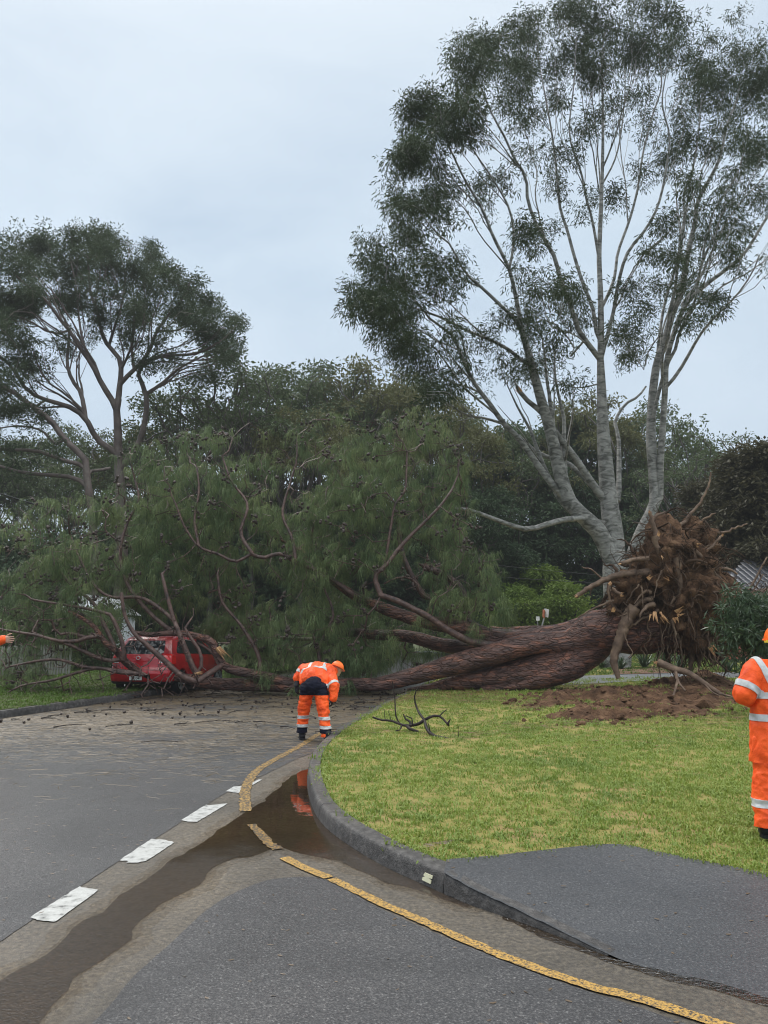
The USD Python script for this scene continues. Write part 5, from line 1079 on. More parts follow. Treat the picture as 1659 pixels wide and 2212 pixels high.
# dead branch on the lawn
lb = lambda p, h=0.0: (*p, float(land(*p)[1]))
y_of = lambda px, py: float(land(px, py)[1])
base_y = 13.3
def LB(*pts): return [(760.3 + x * .3125, 1227 + y * .3125, dd) for x, y, dd in pts]
stick('dead_branch', 'black forked dead branch lying on the lawn near the kerb', [
 (LB((765, 1205, 12.45), (700, 1195, 12.5), (620, 1175, 12.6), (575, 1165, 12.7), (540, 1140, 12.8), (515, 1105, 13.0), (500, 1050, 13.2), (470, 1010, 13.4), (445, 960, 13.6), (432, 900, 13.6), (440, 855, 13.6), (468, 818, 13.6)), 5.2, 1.0, 0),
 (LB((510, 1045, 13.2), (560, 1022, 13.3), (610, 1025, 13.3), (645, 1060, 13.2), (668, 1088, 13.1)), 3.2, 2, 0), (LB((660, 1080, 13.1), (672, 1065, 13.1), (682, 1040, 13.1)), 3, .8, 0), (LB((605, 1024, 13.3), (625, 1000, 13.3), (655, 978, 13.3)), 1.6, .8, 0),
 (LB((500, 1050, 13.2), (470, 1072, 13.2), (430, 1085, 13.3), (380, 1090, 13.4), (335, 1080, 13.5), (270, 1055, 13.6), (200, 1050, 13.7), (145, 1030, 13.8)), 3.4, 2, 0), (LB((335, 1080, 13.5), (310, 1040, 13.6), (300, 1000, 13.6), (298, 920, 13.7), (290, 850, 13.7), (280, 785, 13.7)), 1.8, 1.2, 0),
 (LB((380, 1090, 13.4), (400, 1110, 13.2), (440, 1125, 13.1), (460, 1130, 13.1)), 4, 2, 0), (LB((345, 1085, 13.5), (330, 1120, 13.2), (300, 1125, 13.2)), 2, 1, 0), (LB((540, 1140, 12.8), (535, 1100, 12.8), (525, 1070, 12.8)), 1.6, .8, 0), (LB((735, 1195, 12.5), (755, 1175, 12.5), (770, 1165, 12.5)), 1.8, .8, 0), (LB((737, 1190, 12.5), (735, 1140, 12.5), (733, 1095, 12.5)), .9, .5, 0), (LB((400, 1060, 13.4), (360, 1035, 13.5), (355, 1010, 13.5)), 2.6, 1.4, 0), (LB((270, 1055, 13.6), (262, 1020, 13.6), (250, 985, 13.6)), 1, .5, 0), (LB((230, 1050, 13.7), (225, 1010, 13.7), (222, 975, 13.7)), 1, .5, 0), (LB((420, 1085, 13.3), (415, 1040, 13.3), (370, 1020, 13.3)), 2, 1, 0)], 13.3, 'twig_dark')
# ------------------------------------------------------------------ figures
def bone(a, ra, b, rb, seg=20):
    return m3.Manifold.batch_hull([m3.Manifold.sphere(ra, seg).translate(tuple(map(float, a))), m3.Manifold.sphere(rb, seg).translate(tuple(map(float, b)))])
def union(ms): return m3.Manifold.batch_boolean(ms, m3.OpType.Add)
def to_m3(t): return m3.Manifold(m3.Mesh(np.asarray(t.vertices, np.float32), np.asarray(t.faces, np.uint32)))
def soft(m, edge, it=12, wrinkle=0.0, freq=9, seed=0, ax=(1, 1, 1)):
    a = meshkit.arrays(m.refine_to_length(edge)); t = trimesh.Trimesh(a[0], a[1], process=True); t.merge_vertices()
    trimesh.smoothing.filter_taubin(t, iterations=it)
    if wrinkle:
        n = t.vertex_normals; f = meshkit.fbm(t.vertices * freq * np.array(ax), 3, seed); r = 1 - np.abs(2 * f - 1)
        t.vertices = t.vertices + n * (wrinkle * ((r - .7) * 2 + (meshkit.fbm(t.vertices * freq * .5, 2, seed + 4) - .5)))[:, None]
    return t
def puff(t, d):
    t = t.copy(); t.vertices = t.vertices + t.vertex_normals * d; return t
def slab(t, p, axis, lo, hi, d=0.004):
    """the band of a garment between two planes across an axis, standing a little proud"""
    ax = np.asarray(axis, float); ax /= np.linalg.norm(ax); o = float(np.dot(p, ax))
    m = to_m3(puff(t, d)); m = m.trim_by_plane(tuple(ax), o + lo); m = m.trim_by_plane(tuple(-ax), -(o + hi))
    return m
def hand(wrist, direc, palm, size=0.185, curl=0.35, thumb=1.0, spread=0.10):
    """palm, four unequal fingers bent at their knuckles and a thumb from the side of the palm; returns one solid"""
    f = np.asarray(direc, float); f /= np.linalg.norm(f); n = np.asarray(palm, float); n -= f * n.dot(f); n /= np.linalg.norm(n); s = np.cross(f, n) * thumb
    w = np.asarray(wrist, float); k = size / 0.185; ms = []
    P = lambda a, b, c: w + (f * a + s * b + n * c) * k
    ms.append(m3.Manifold.batch_hull([m3.Manifold.sphere(r * k, 14).translate(tuple(P(*q))) for q, r in [((0, .018, 0), .019), ((0, -.018, 0), .019), ((.085, .034, 0), .013), ((.088, .010, .0), .013), ((.085, -.014, 0), .013), ((.078, -.034, 0), .012), ((.03, .032, .006), .016)]]))
    for b, L, sp in [(.034, .074, .9), (.011, .084, .25), (-.012, .078, -.3), (-.033, .060, -.9)]:
        a0 = np.array([.086 - (.006 if b < -.02 else 0), b, 0.]); ang = 0; p = a0; r = .0092
        for j, fr in enumerate((.46, .31, .23)):
            ang += curl * (0.7 if j == 0 else 1.0); st = np.array([math.cos(ang) * L * fr, sp * spread * L * fr, math.sin(ang) * L * fr]); q = p + st
            ms.append(bone(P(*p), r * k, P(*q), (r - .0009) * k, 12)); p = q; r -= .0009
    p = np.array([.018, .034, .008])
    for st, r in ((np.array([.030, .028, .010]), .0125), (np.array([.028, .016, .010]), .0108), (np.array([.022, .006, .006]), .0095)):
        q = p + st; ms.append(bone(P(*p), r * k, P(*q), (r - .0012) * k, 12)); p = q
    return union(ms)
flat('skin', (0.52, 0.30, 0.21), scale=30, rough=0.5)
flat('hair_dark', (0.03, 0.022, 0.018), scale=60, rough=0.6, bump=.5)
mat('hi_vis_orange', [(0.3, (0.62, 0.058, 0.010)), (0.5, (0.90, 0.100, 0.012)), (0.7, (0.95, 0.125, 0.016))], scale=5, rough=0.6, bump=.5, bscale=22, bdist=.015, spec=.3, detail=6)
flat('reflective_tape', (0.50, 0.51, 0.50), scale=30, rough=0.35, spec=.6)
flat('navy_cloth', (0.009, 0.010, 0.020), scale=12, rough=0.85, spec=.12)
flat('black_rubber', (0.012, 0.012, 0.014), scale=20, rough=0.5, bump=.3, spec=.3)
flat('helmet_orange', (0.95, 0.16, 0.02), scale=20, rough=0.25, spec=.5)
flat('pale_collar', (0.75, 0.62, 0.60), scale=20, rough=.7)
def mpart(name, m, mt, parent, smooth=40, **kw): return obj(name, m, mt, parent, smooth=smooth, **kw)
def boot(heel, toe, r=0.048, h=0.17):
    heel, toe = np.asarray(heel, float), np.asarray(toe, float); d = toe - heel; d[2] = 0; d /= np.linalg.norm(d); L = .27; u = np.array([0, 0, 1.])
    heel = heel + d * .05; toe = toe + d * .05
    upper = union([bone(heel + u * r, r, heel + d * .14 + u * (r + .006), r, 16), bone(heel + d * .12 + u * (r + .006), r, heel + d * (L - .05) + u * (r - .004), r * .88, 16), bone(heel + d * .03 + u * r, r, heel + d * .02 + u * h, r * 1.05, 16)])
    b = soft(upper, .014, 6); v = b.vertices; v[:, 2] = np.maximum(v[:, 2], heel[2] + .022); b.vertices = v
    base = np.array([heel[:2] + d[:2] * t + np.array([-d[1], d[0]]) * s for t, s in [(-.05, -.03), (-.05, .03), (0, .048), (.10, .042), (.18, .052), (.235, .03), (.245, 0), (.235, -.03), (.18, -.052), (.10, -.042), (0, -.048)]])
    sole = trimesh.creation.extrude_polygon(Polygon(base).buffer(.006), .026, engine='earcut'); sole.apply_translation([0, 0, heel[2] - .001])
    return b, sole
def helmet(c, up, fwd, r=0.138):
    """a hard hat: a ribbed shell with a brim and a peak"""
    up = np.asarray(up, float); up /= np.linalg.norm(up); fw = np.asarray(fwd, float); fw -= up * fw.dot(up); fw /= np.linalg.norm(fw); s = np.cross(up, fw)
    R_ = np.stack([fw, s, up], 1)
    t = trimesh.creation.icosphere(4, 1.0); v = t.vertices * [r * 1.12, r * .92, r * .95]; lowz = v[:, 2] < 0; v[lowz, 2] *= .12
    rib = np.exp(-(v[:, 1] / .012) ** 2) * (v[:, 2] > .02) * .007; v[:, 2] += rib
    brim = trimesh.creation.cylinder(1.0, .008, sections=48).vertices
    b = trimesh.creation.cylinder(1.0, .008, sections=48); bv = b.vertices * [r * 1.22, r * 1.0, 1]; bv[:, 0] += np.clip(bv[:, 0], 0, None) * .22; bv[:, 2] -= .006; b.vertices = bv
    t.vertices = v
    m = cat_meshes([t, b]); m.vertices = m.vertices @ R_.T + np.asarray(c, float); return m
def head_mesh(c, up, fwd, s=1.0):
    up = np.asarray(up, float); up /= np.linalg.norm(up); fw = np.asarray(fwd, float); fw -= up * fw.dot(up); fw /= np.linalg.norm(fw); sd = np.cross(up, fw); c = np.asarray(c, float)
    P = lambda a, b, e: tuple(c + (fw * a + sd * b + up * e) * s)
    S = lambda r, q: m3.Manifold.sphere(r * s, 20).translate(P(*q))
    sk_ = [m3.Manifold.batch_hull([S(.078, (-.015, 0, .03)), S(.062, (.03, 0, .035)), S(.050, (.045, 0, -.035)), S(.030, (.062, 0, -.085)), S(.045, (0, .022, -.05)), S(.045, (0, -.022, -.05))]),
           m3.Manifold.batch_hull([S(.010, (.092, 0, .012)), S(.015, (.104, 0, -.022)), S(.012, (.085, .012, -.024)), S(.012, (.085, -.012, -.024))]),
           m3.Manifold.batch_hull([S(.009, (.088, .018, -.052)), S(.009, (.088, -.018, -.052)), S(.008, (.090, 0, -.058))])]
    for e in (-1, 1): sk_.append(m3.Manifold.batch_hull([S(.012, (-.008, e * .078, .02)), S(.016, (-.014, e * .082, .005)), S(.009, (-.006, e * .078, -.022))])); sk_.append(S(.012, (.080, e * .031, .012)))
    return sk_

# ---- the worker bending over at the kerb
W_ = lambda x, y, d: at(x, y, d)
bw = W_(678, 1602, 13.35); bw[2] = 0
wk = thing('person', 'person in orange rain gear bending over on the wet road at the kerb', 'person')
J = dict(hl=W_(664, 1488, 13.42), hr=W_(692, 1488, 13.38), kl=W_(655.5, 1542, 13.5), kr=W_(700, 1541, 13.28), al=W_(652, 1586, 13.5), ar=W_(704, 1588, 13.2), pel=W_(678, 1481, 13.42), ch=W_(688, 1453, 13.78), sl=W_(657, 1447, 13.86), sr=W_(709, 1446, 13.72), nk=W_(719, 1449, 13.95), hd=W_(727, 1448, 14.02), el=W_(643, 1464, 13.8), wl=W_(641, 1481, 13.75), er=W_(722, 1482, 13.4), wr=W_(720, 1508, 13.35))
body = union([bone(J['hl'], .09, J['kl'], .06), bone(J['kl'], .06, J['al'], .045), bone(J['hr'], .09, J['kr'], .06), bone(J['kr'], .06, J['ar'], .045), bone(J['hl'], .10, J['hr'], .10), bone(J['pel'], .13, J['ch'], .14), bone(J['sl'], .065, J['sr'], .065), bone(J['ch'], .12, J['nk'], .055), bone(J['nk'], .055, J['hd'], .055), bone(J['sl'], .055, J['el'], .042), bone(J['el'], .042, J['wl'], .032), bone(J['sr'], .055, J['er'], .042), bone(J['er'], .042, J['wr'], .032)] + head_mesh(J['hd'], (.45, .35, .55), (.55, .55, -.55)) + [hand(J['wl'], (0, .1, -1), (.6, .6, 0), .18, .5)])
mpart('body', soft(body, .022, 5), 'skin', wk)
legs = union([bone(J['hl'], .118, J['kl'], .092), bone(J['kl'], .092, J['al'], .078), bone(J['hr'], .118, J['kr'], .096), bone(J['kr'], .096, J['ar'], .078), bone(J['pel'] + [0, -.05, 0], .155, (J['hl'] + J['hr']) / 2 + [0, -.02, .02], .15), bone(J['hl'], .115, J['hr'], .115)])
lt_ = soft(legs, .016, 8, .022, 11, 3, (.6, .6, 1.5)); lm = to_m3(lt_)
zz = lambda y: float(W_(680, y, 13.38)[2])
up = (0, 0, 1.0)
def band_z(t, lo, hi, d, sel=None):
    m = to_m3(puff(t, d)) if d else to_m3(t)
    m = m.trim_by_plane(up, lo).trim_by_plane((0, 0, -1.0), -hi)
    if sel is not None:
        cx = (J['kl'][0] + J['kr'][0]) / 2; m = m.trim_by_plane((sel, 0, 0), sel * cx)
    return m
mpart('trouser_seat', band_z(lt_, zz(1501), 9, 0), 'navy_cloth', wk)
for sd, nm in ((-1, 'left'), (1, 'right')):
    bot = 1572 if sd < 0 else 1589
    mpart('trouser_leg', band_z(lt_, zz(bot), zz(1501) - .0005, 0, sd), 'hi_vis_orange', wk)
    mpart('reflective_band', band_z(lt_, zz(1553), zz(1546), .005, sd), 'reflective_tape', wk)
    mpart('reflective_band', band_z(lt_, zz(1571.5), zz(1565), .005, sd), 'reflective_tape', wk)
    mpart('trouser_cuff', band_z(lt_, zz(1584 if sd < 0 else 1581), zz(1572), .004, sd), 'navy_cloth', wk)
for a, b in (((653, 1598, 13.42), (650, 1592, 13.9)), ((700, 1603, 13.12), (724, 1602, 13.22))):
    h_, t_ = W_(*a), W_(*b); h_[2] = t_[2] = .009; bt, so = boot(h_, t_, .052, .13)
    mpart('boot', bt, 'black_rubber', wk); mpart('boot_sole', so, 'black_rubber', wk, smooth=False)
jk = union([m3.Manifold.batch_hull([m3.Manifold.sphere(r, 22).translate(tuple(p)) for p, r in [(W_(676, 1463, 13.55), .165), (W_(688, 1454, 13.78), .205), (W_(697, 1472, 13.5), .12), (W_(660, 1466, 13.62), .10), (J['sl'], .10), (J['sr'], .11)]]), bone(W_(697, 1472, 13.5), .10, W_(704, 1486, 13.42), .055), bone(W_(657, 1465, 13.62), .08, W_(652, 1475, 13.55), .045),
    bone(J['sl'], .092, J['el'], .075), bone(J['sr'], .10, J['er'], .088), bone(J['er'], .088, J['wr'], .062), bone(J['wr'], .062, W_(721, 1512, 13.36), .03), bone(J['ch'], .15, J['nk'], .08)])
jt = soft(jk, .016, 8, .022, 8, 5)
mpart('jacket', jt, 'hi_vis_orange', wk)
ax = J['ch'] - J['pel']
def only(m, p, r): return m ^ m3.Manifold.sphere(r, 24).translate(tuple(map(float, p)))
mid = W_(684, 1458, 13.62)
torso_only = m3.Manifold.batch_hull([m3.Manifold.sphere(r, 16).translate(tuple(p)) for p, r in [(W_(676, 1463, 13.5), .25), (W_(684, 1452, 13.8), .26)]])
mpart('reflective_band', slab(jt, mid, ax, -.005, .045) ^ torso_only, 'reflective_tape', wk)
sdv = np.cross(ax, (0, 0, 1.)); sdv /= np.linalg.norm(sdv)
for o in (-.13, .13):
    m = slab(jt, mid, sdv, o - .024, o + .024).trim_by_plane(tuple(ax / np.linalg.norm(ax)), float(np.dot(mid, ax / np.linalg.norm(ax))) + .047)
    mpart('reflective_band', m ^ torso_only, 'reflective_tape', wk)
mpart('reflective_band', only(slab(jt, J['er'], J['er'] - J['sr'], -.05, .005, .005), J['er'] + [.0, 0, .02], .15), 'reflective_tape', wk)
mpart('reflective_band', only(slab(jt, (J['sl'] + J['el']) / 2, J['el'] - J['sl'], -.03, .02, .005), (J['sl'] + J['el']) / 2, .13), 'reflective_tape', wk)
mpart('glove', soft(union([bone(J['el'] + [0, 0, -.04], .05, J['wl'], .046)]) + hand(J['wl'], (0, .1, -1), (.6, .6, 0), .2, .5), .008, 3), 'black_rubber', wk)
mpart('glove', soft(hand(J['wr'], (-.1, .3, -1), (-.8, .3, 0), .2, .6, -1), .008, 3), 'black_rubber', wk)
mpart('helmet', helmet(J['hd'] + np.array([.018, .0, .055]), (.30, .25, .80), (.6, .6, -.4), .112), 'helmet_orange', wk)

# ---- the person standing on the lawn, cut by the right edge
pr = thing('person', 'person in orange rain jacket standing on the lawn, seen from behind at the right edge', 'person')
g0 = float(lawn_z(3.0, 6.25)) + .02
J = dict(hl=W_(1662, 1628, 6.36), hr=W_(1722, 1628, 6.36), kl=W_(1657, 1712, 6.34), kr=W_(1726, 1712, 6.4), al=W_(1658, 1788, 6.28), ar=W_(1724, 1788, 6.36), pel=W_(1692, 1610, 6.38), ch=W_(1692, 1478, 6.40), sl=W_(1634, 1446, 6.40), sr=W_(1752, 1446, 6.42), nk=W_(1689, 1420, 6.42), hd=W_(1688, 1393, 6.45), el=W_(1608, 1499, 6.36), wl=W_(1640, 1514, 6.72), er=W_(1776, 1499, 6.36), wr=W_(1745, 1514, 6.72))
body = union([bone(J['hl'], .085, J['kl'], .058), bone(J['kl'], .058, J['al'], .043), bone(J['hr'], .085, J['kr'], .058), bone(J['kr'], .058, J['ar'], .043), bone(J['hl'], .10, J['hr'], .10), bone(J['pel'], .13, J['ch'], .14), bone(J['sl'], .06, J['sr'], .06), bone(J['ch'], .12, J['nk'], .055), bone(J['nk'], .052, J['hd'] + [0, -.01, -.02], .055), bone(J['sl'], .05, J['el'], .042), bone(J['el'], .042, J['wl'], .030), bone(J['sr'], .05, J['er'], .042), bone(J['er'], .042, J['wr'], .030)] + head_mesh(J['hd'], (0, 0, 1), (.35, 1, -.15)) + [hand(J['wl'], (.6, .6, .1), (0, .3, -1), .18, .5, -1), hand(J['wr'], (-.6, .6, .1), (0, .3, -1), .18, .5, 1)])
mpart('body', soft(body, .014, 4), 'skin', pr)
legs = union([bone(J['hl'], .115, J['kl'], .105), bone(J['kl'], .105, J['al'], .094), bone(J['hr'], .115, J['kr'], .105), bone(J['kr'], .105, J['ar'], .094), bone(J['hl'], .125, J['hr'], .125), bone(J['pel'], .15, (J['hl'] + J['hr']) / 2, .14)])
lt_ = soft(legs, .012, 8, .020, 9, 13, (.7, .7, 1.3)); zz = lambda y: float(W_(1660, y, 6.3)[2])
for sd in (-1, 1):
    mpart('trouser_leg', band_z(lt_, zz(1783), 9, 0, sd), 'hi_vis_orange', pr)
    mpart('reflective_band', band_z(lt_, zz(1742), zz(1725), .004, sd), 'reflective_tape', pr)
for a, b in (((1659, 1818, 6.24), (1650, 1800, 6.9)), ((1722, 1818, 6.3), (1735, 1800, 6.9))):
    h_, t_ = W_(*a), W_(*b); h_[2] = t_[2] = g0; bt, so = boot(h_, t_, .055, .12)
    mpart('boot', bt, 'black_rubber', pr); mpart('boot_sole', so, 'black_rubber', pr, smooth=False)
S_ = lambda p, r: m3.Manifold.sphere(r, 24).translate(tuple(map(float, p)))
jk = union([m3.Manifold.batch_hull([S_(J['sl'] + [.02, 0, -.01], .085), S_(J['sr'] + [-.02, 0, -.01], .085), S_(W_(1660, 1560, 6.38), .125), S_(W_(1724, 1560, 6.38), .125), S_(W_(1692, 1490, 6.36), .165)]), m3.Manifold.batch_hull([S_(W_(1658, 1550, 6.38), .125), S_(W_(1726, 1550, 6.38), .125), S_(W_(1661, 1655, 6.36), .135), S_(W_(1723, 1655, 6.36), .135)]),
    bone(J['sl'], .092, J['el'], .088), bone(J['el'], .088, J['wl'], .062), bone(J['sr'], .092, J['er'], .088), bone(J['er'], .088, J['wr'], .062), bone(J['ch'] + [0, 0, .1], .12, J['nk'] + [0, 0, -.02], .085)])
jt = soft(jk, .012, 10, .020, 7, 15, (1, 1, .8)); jtm = to_m3(jt).trim_by_plane(up, zz(1648))
jt2 = meshkit.arrays(jtm); mpart('jacket', jtm, 'hi_vis_orange', pr)
tor = m3.Manifold.batch_hull([S_(W_(1668, 1500, 6.38), .19), S_(W_(1716, 1500, 6.38), .19), S_(W_(1668, 1600, 6.38), .2), S_(W_(1716, 1600, 6.38), .2), S_(W_(1660, 1425, 6.4), .12), S_(W_(1720, 1425, 6.4), .12)])
back = J['ch'] + np.array([0, .02, 0])
for y0_, y1_ in ((1558, 1543), (1509, 1495)):
    mpart('reflective_band', band_z(jt, zz(y0_), zz(y1_), .004) ^ tor, 'reflective_tape', pr)
for o, dx in ((-.175, .12), (.175, -.12)):
    m = slab(jt, J['ch'] + np.array([o, 0, 0.06]), (1, 0, dx * 2.6), -.026, .026, .0046).trim_by_plane(up, zz(1494.5))
    mpart('reflective_band', m, 'reflective_tape', pr)
for s_, e_ in (('sl', 'el'), ('sr', 'er')):
    q = J[s_] * .22 + J[e_] * .78; mpart('reflective_band', only(slab(jt, q, J[e_] - J[s_], -.026, .026, .005), q, .125), 'reflective_tape', pr)
mpart('collar', soft(bone(J['nk'] + [0, -.015, -.035], .088, J['nk'] + [0, 0, .012], .07), .012, 3), 'pale_collar', pr)
mpart('pocket_flap', soft(bone(W_(1627, 1622, 6.34), .012, W_(1634, 1596, 6.34), .03), .008, 3), 'hi_vis_orange', pr)
mpart('hair', soft(m3.Manifold.batch_hull([S_(J['hd'] + [0, -.03, .02], .094), S_(J['hd'] + [0, -.035, -.05], .066)]), .012, 4, .006, 30, 2), 'hair_dark', pr)
mpart('helmet', helmet(J['hd'] + np.array([0, 0, .045]), (0, -.05, 1), (.3, 1, 0), .140), 'helmet_orange', pr)
flat('yellow_plastic', (.7, .5, .05), rough=.4)
for e_ in (-.132, .132): obj('helmet_clip', boxm(*(J['hd'] + np.array([e_, -.03, .03])), .02, .06, .022), 'yellow_plastic', pr)

# ---- the person outside the left edge whose hand reaches into view
pl = thing('person', 'person at the left edge, only an outstretched bare hand and orange cuff in view', 'person')
hx = W_(-70, 1400, 12.1)
o = lambda dx, dy, z: np.array([hx[0] + dx, hx[1] + dy, z])
wr = W_(9, 1381.5, 12.0); tip = W_(30, 1382, 11.95)
J = dict(hl=o(0, .1, .9), hr=o(0, -.1, .9), kl=o(.02, .11, .5), kr=o(.02, -.11, .5), al=o(0, .12, .1), ar=o(0, -.12, .1), ch=o(0, 0, 1.28), sl=o(0, .19, 1.43), sr=o(0, -.19, 1.43), nk=o(0, 0, 1.52), hd=o(.02, 0, 1.66), el=o(.28, -.16, 1.55), wr=wr, el2=o(.02, .27, 1.15), wr2=o(.1, .25, .92))
body = union([bone(J['hl'], .09, J['kl'], .06), bone(J['kl'], .06, J['al'], .045), bone(J['hr'], .09, J['kr'], .06), bone(J['kr'], .06, J['ar'], .045), bone(J['hl'], .10, J['hr'], .10), bone(o(0, 0, .95), .13, J['ch'], .14), bone(J['sl'], .06, J['sr'], .06), bone(J['ch'], .12, J['nk'], .055), bone(J['nk'], .05, J['hd'], .05), bone(J['sr'], .05, J['el'], .042), bone(J['el'], .042, J['wr'], .029), bone(J['sl'], .05, J['el2'], .042), bone(J['el2'], .042, J['wr2'], .03)] + head_mesh(J['hd'], (0, 0, 1), (1, 0, 0)) + [hand(J['wr2'], (.1, 0, -1), (0, -1, 0), .18, .4)])
mpart('body', soft(body + hand(wr, tip - wr, (0, 1, .1), .2, .04, -1 if np.cross(tip - wr, (0, 1, .1))[2] < 0 else 1, .12), .009, 3), 'skin', pl)
jk = union([bone(o(0, .04, .9), .17, o(0, .03, 1.3), .18), bone(o(0, -.04, .9), .17, o(0, -.03, 1.3), .18), bone(J['sl'], .09, J['sr'], .09), bone(J['sr'], .09, J['el'], .082), bone(J['el'], .082, J['wr'] - (tip - wr) * .12, .066), bone(J['sl'], .09, J['el2'], .08), bone(J['el2'], .08, J['wr2'], .06)])
mpart('jacket', soft(jk, .016, 8, .01, 9, 25), 'hi_vis_orange', pl)
mpart('trousers', soft(union([bone(J['hl'], .115, J['kl'], .10), bone(J['kl'], .10, J['al'], .09), bone(J['hr'], .115, J['kr'], .10), bone(J['kr'], .10, J['ar'], .09), bone(J['hl'], .12, J['hr'], .12)]), .02, 8, .01, 9, 26), 'hi_vis_orange', pl)
for yy in (.12, -.12):
    bt, so = boot(o(-.05, yy, .008), o(.2, yy, .008)); mpart('boot', bt, 'black_rubber', pl); mpart('boot_sole', so, 'black_rubber', pl, smooth=False)
mpart('helmet', helmet(J['hd'] + np.array([0, 0, .05]), (0, 0, 1), (1, 0, 0), .135), 'helmet_orange', pl)

# ------------------------------------------------------------------ the crushed red car
flat('car_red', (0.31, 0.005, 0.011), scale=3, rough=0.28, coat=1.0)
flat('car_glass', (0.010, 0.012, 0.014), scale=3, rough=0.04, spec=.8)
flat('car_trim', (0.014, 0.014, 0.015), scale=10, rough=0.5)
flat('lamp_red', (0.55, 0.01, 0.012), scale=10, rough=0.1, coat=1.0)
flat('lamp_clear', (0.6, 0.58, 0.58), scale=10, rough=0.12)
flat('alloy', (0.55, 0.56, 0.57), scale=10, rough=0.3, metal=.8)
flat('plate_white', (0.72, 0.72, 0.68), scale=10, rough=.4)
wq = gnd(384, 1499)
yaw = math.atan2(d0[1], d0[0]) - math.pi + math.pi        # along the road
fx = np.array([d0[0], d0[1]]); lx = np.array([-d0[1], d0[0]])
org = wq[:2] + lx * .84
CAR = thing('red_car', 'red hatchback crushed under the limbs of the fallen pine', 'car', (org[0], org[1], float(rise(org[1])) + .008), yaw)
prof_ = [(-.78, .30), (-.88, .40), (-.91, .60), (-.86, .70), (-.80, .78), (-.79, .98), (-.73, 1.08), (-.47, 1.40), (-.35, 1.535), (-.18, 1.62), (.12, 1.68), (.6, 1.71), (1.2, 1.67), (1.6, 1.56), (2.35, 1.10), (3.1, 1.0), (3.38, .85), (3.45, .52), (3.36, .28)]
HW = .96
b = m3.Manifold.extrude(m3.CrossSection([prof_[::-1]]), 2 * HW).translate((0, 0, -HW)).rotate((90, 0, 0))
b = b.refine_to_length(.055)
def shape_car(v):
    v = np.array(v, float); x, y, z = v[:, 0].copy(), v[:, 1].copy(), v[:, 2].copy(); s = np.abs(y) / HW
    ny = np.interp(z, [.25, .45, .75, 1.05, 1.45, 1.62, 1.72], [.94, .985, 1.0, .965, .80, .73, .66])
    ny = ny * np.interp(x, [-1, -.6, 0, 2.6, 3.2, 3.5], [.94, .975, 1, 1, .96, .86])
    back_ = np.clip((.2 - x) / 1.1, 0, 1); front = np.clip((x - 2.4) / 1.05, 0, 1)
    x = x + .20 * back_ * s ** 3.5 - .30 * front * s ** 3
    z = z - .05 * np.clip((z - 1.4) / .3, 0, 1) * s ** 3
    dent = .13 * np.exp(-(((x - .9) / .5) ** 2 + ((y + .05) / .55) ** 2)) * (z > 1.4)
    return np.stack([x, y * ny, z - dent], 1)
b = b.warp_batch(shape_car)
a = meshkit.arrays(b); ct = trimesh.Trimesh(a[0], a[1], process=True); ct.merge_vertices(); trimesh.smoothing.filter_taubin(ct, iterations=8)
cb_ = to_m3(ct)
for xx in (0.0, 2.6): cb_ = cb_ - m3.Manifold.cylinder(.36, .37, .37, 48).rotate((90, 0, 0)).translate((xx, -.66, .34)) - m3.Manifold.cylinder(.36, .37, .37, 48).rotate((90, 0, 0)).translate((xx, 1.02, .34))
obj('body', cb_, 'car_red', CAR, smooth=35)
def skin(prism, dd=.006):
    return (to_m3(puff(ct, dd)) ^ prism) - to_m3(puff(ct, -.004))
def prism_x(poly, x0, x1):     # poly in (y, z)
    return m3.Manifold.extrude(m3.CrossSection([poly]), x1 - x0).rotate((90, 0, 90)).translate((x0, 0, 0))
def prism_y(poly, y0, y1):     # poly in (x, z)
    return m3.Manifold.extrude(m3.CrossSection([poly]), y1 - y0).rotate((90, 0, 0)).translate((0, y1, 0))
def rnd(poly, r): return [tuple(q) for q in np.array(Polygon(poly).buffer(-r).buffer(r).exterior.coords)[:-1][::-1 if Polygon(poly).buffer(-r).buffer(r).exterior.is_ccw is False else 1]]
obj('rear_window', skin(prism_x(rnd([(-.68, 1.13), (.68, 1.13), (.57, 1.50), (-.57, 1.50)], .06), -1.2, -.15)), 'car_glass', CAR, smooth=30)
